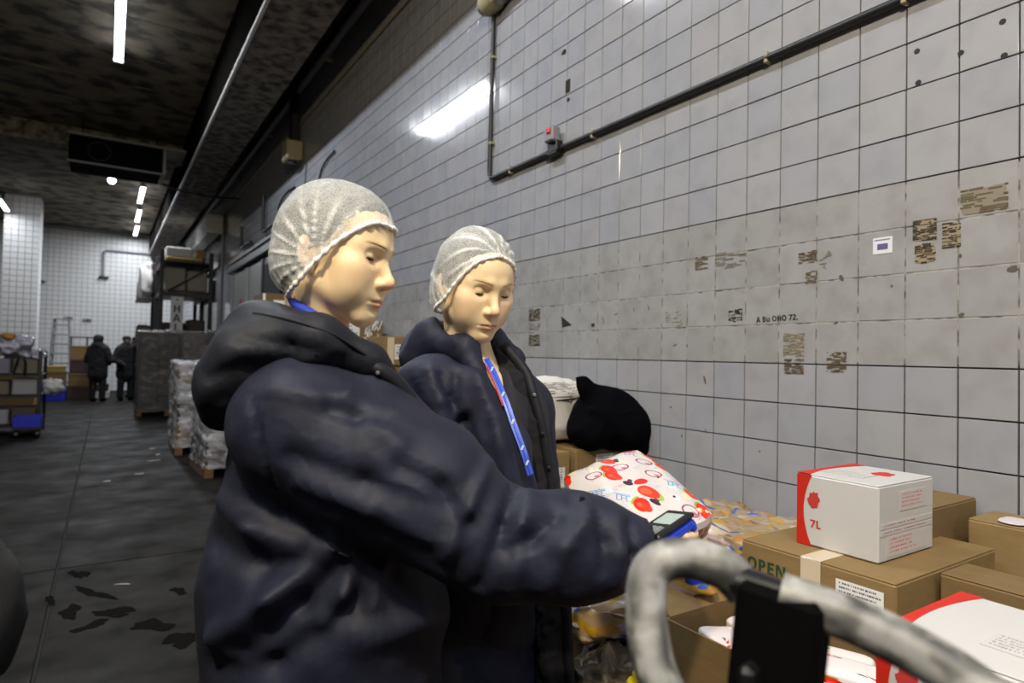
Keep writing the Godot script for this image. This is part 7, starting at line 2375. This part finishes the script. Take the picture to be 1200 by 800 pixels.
# ------------------------------------------------------------------ dark figures further off
func dark_person(p: Node3D, hat: bool, seed_: int) -> void:
	var b := Blob.new()
	b.cap(Vector3(0, 1.60, 0.02), Vector3(0, 1.64, 0.0), 0.09, 0.10, 0.02)
	b.ell(Vector3(0, 1.57, 0.075), Vector3(0.05, 0.07, 0.045), Vector3.ZERO, 0.02)
	b.cap(Vector3(0, 1.57, 0.12), Vector3(0, 1.555, 0.128), 0.012, 0.014, 0.01)
	b.cap(Vector3(0, 1.42, -0.01), Vector3(0, 1.55, 0.0), 0.06, 0.055, 0.03)
	b.flatcap(Vector3(0, 0.95, 0), Vector3(0, 1.36, 0), 0.15, 0.16, Vector3.BACK, 0.65, 0.04)
	for s: float in [-1.0, 1.0]:
		b.cap(Vector3(s * 0.10, 0.92, 0), Vector3(s * 0.11, 0.10, 0.0), 0.085, 0.055, 0.03)
		b.cap(Vector3(s * 0.19, 1.36, 0), Vector3(s * 0.27, 1.10, 0.03), 0.06, 0.05, 0.03)
		b.cap(Vector3(s * 0.27, 1.10, 0.03), Vector3(s * 0.16, 0.98, 0.20), 0.05, 0.035, 0.03)
		b.ell(Vector3(s * 0.14, 0.97, 0.23), Vector3(0.04, 0.03, 0.045), Vector3.ZERO, 0.02)
	put("body", b.mesh(0.02), mat("dimskin", Color(0.30, 0.20, 0.14), 0.7), p)
	var j := Blob.new()
	j.flatcap(Vector3(0, 0.72, 0), Vector3(0, 1.36, 0), 0.235, 0.21, Vector3.BACK, 0.72, 0.04)
	for s: float in [-1.0, 1.0]:
		j.cap(Vector3(s * 0.19, 1.38, 0), Vector3(s * 0.29, 1.09, 0.03), 0.085, 0.08, 0.05)
		j.cap(Vector3(s * 0.29, 1.09, 0.03), Vector3(s * 0.17, 0.99, 0.19), 0.075, 0.055, 0.03)
	j.ell(Vector3(0, 1.47, -0.08), Vector3(0.13, 0.09, 0.09), Vector3.ZERO, 0.05)
	put("parka", j.mesh(0.018, wrinkle(seed_, 0.012, 5.0)), mat("farparka", Color(0.03, 0.031, 0.05), 0.9), p)
	var h := Blob.new()
	if hat:
		h.ell(Vector3(0, 1.66, -0.01), Vector3(0.115, 0.10, 0.12), Vector3.ZERO, 0.03)
		h.cap(Vector3(0, 1.50, -0.05), Vector3(0, 1.62, -0.03), 0.10, 0.11, 0.04)
		h.ell(Vector3(0, 1.58, 0.12), Vector3(0.075, 0.09, 0.07), Vector3.ZERO, 0.02, 1)
	else:
		h.ell(Vector3(0, 1.675, -0.01), Vector3(0.108, 0.075, 0.115), Vector3.ZERO, 0.03)
		h.ell(Vector3(0, 1.57, 0.13), Vector3(0.09, 0.09, 0.09), Vector3.ZERO, 0.02, 1)
	put("hood" if hat else "cap", h.mesh(0.014), mat("farhood", Color(0.028, 0.029, 0.042), 0.9), p)
	var t := Blob.new()
	var sh := Blob.new()
	for s: float in [-1.0, 1.0]:
		t.cap(Vector3(s * 0.10, 0.85, 0), Vector3(s * 0.12, 0.48, 0.02), 0.115, 0.085, 0.03)
		t.cap(Vector3(s * 0.12, 0.48, 0.02), Vector3(s * 0.125, 0.10, 0), 0.085, 0.075, 0.03)
		sh.ell(Vector3(s * 0.125, 0.052, 0.055), Vector3(0.055, 0.052, 0.14), Vector3.ZERO, 0.02)
	put("trousers", t.mesh(0.018), mat("fartrousers", Color(0.03, 0.031, 0.042), 0.9), p)
	put("boots", sh.mesh(0.014), M.blackmatte, p)

func far_people() -> void:
	var a := thing("person", "tall dark hooded person at the left of the group by the end wall, back turned", "person", Vector3(-0.17, 0, -19.6), rad(150))
	dark_person(a, true, 31)
	var b := thing("person", "dark capped person standing in the middle of the group by the end wall", "person", Vector3(0.46, 0, -19.9), rad(20))
	dark_person(b, false, 32)
	var c := b.duplicate()
	c.name = "person_far"
	c.name = numbered("person")
	add_child(c)
	c.position = Vector3(0.70, 0, -20.75)
	c.rotation.y = rad(-70)
	c.set_meta("label", "dark person partly hidden by the gray wrapped pallet at the end of the aisle")
	# someone in a dark parka at the left edge, mostly outside the frame
	var d := a.duplicate()
	d.name = numbered("person")
	add_child(d)
	d.position = Vector3(-0.420, 0, -1.109)
	d.rotation.y = rad(147)
	d.set_meta("label", "person in dark parka cut off by the left photo edge, close to the camera")
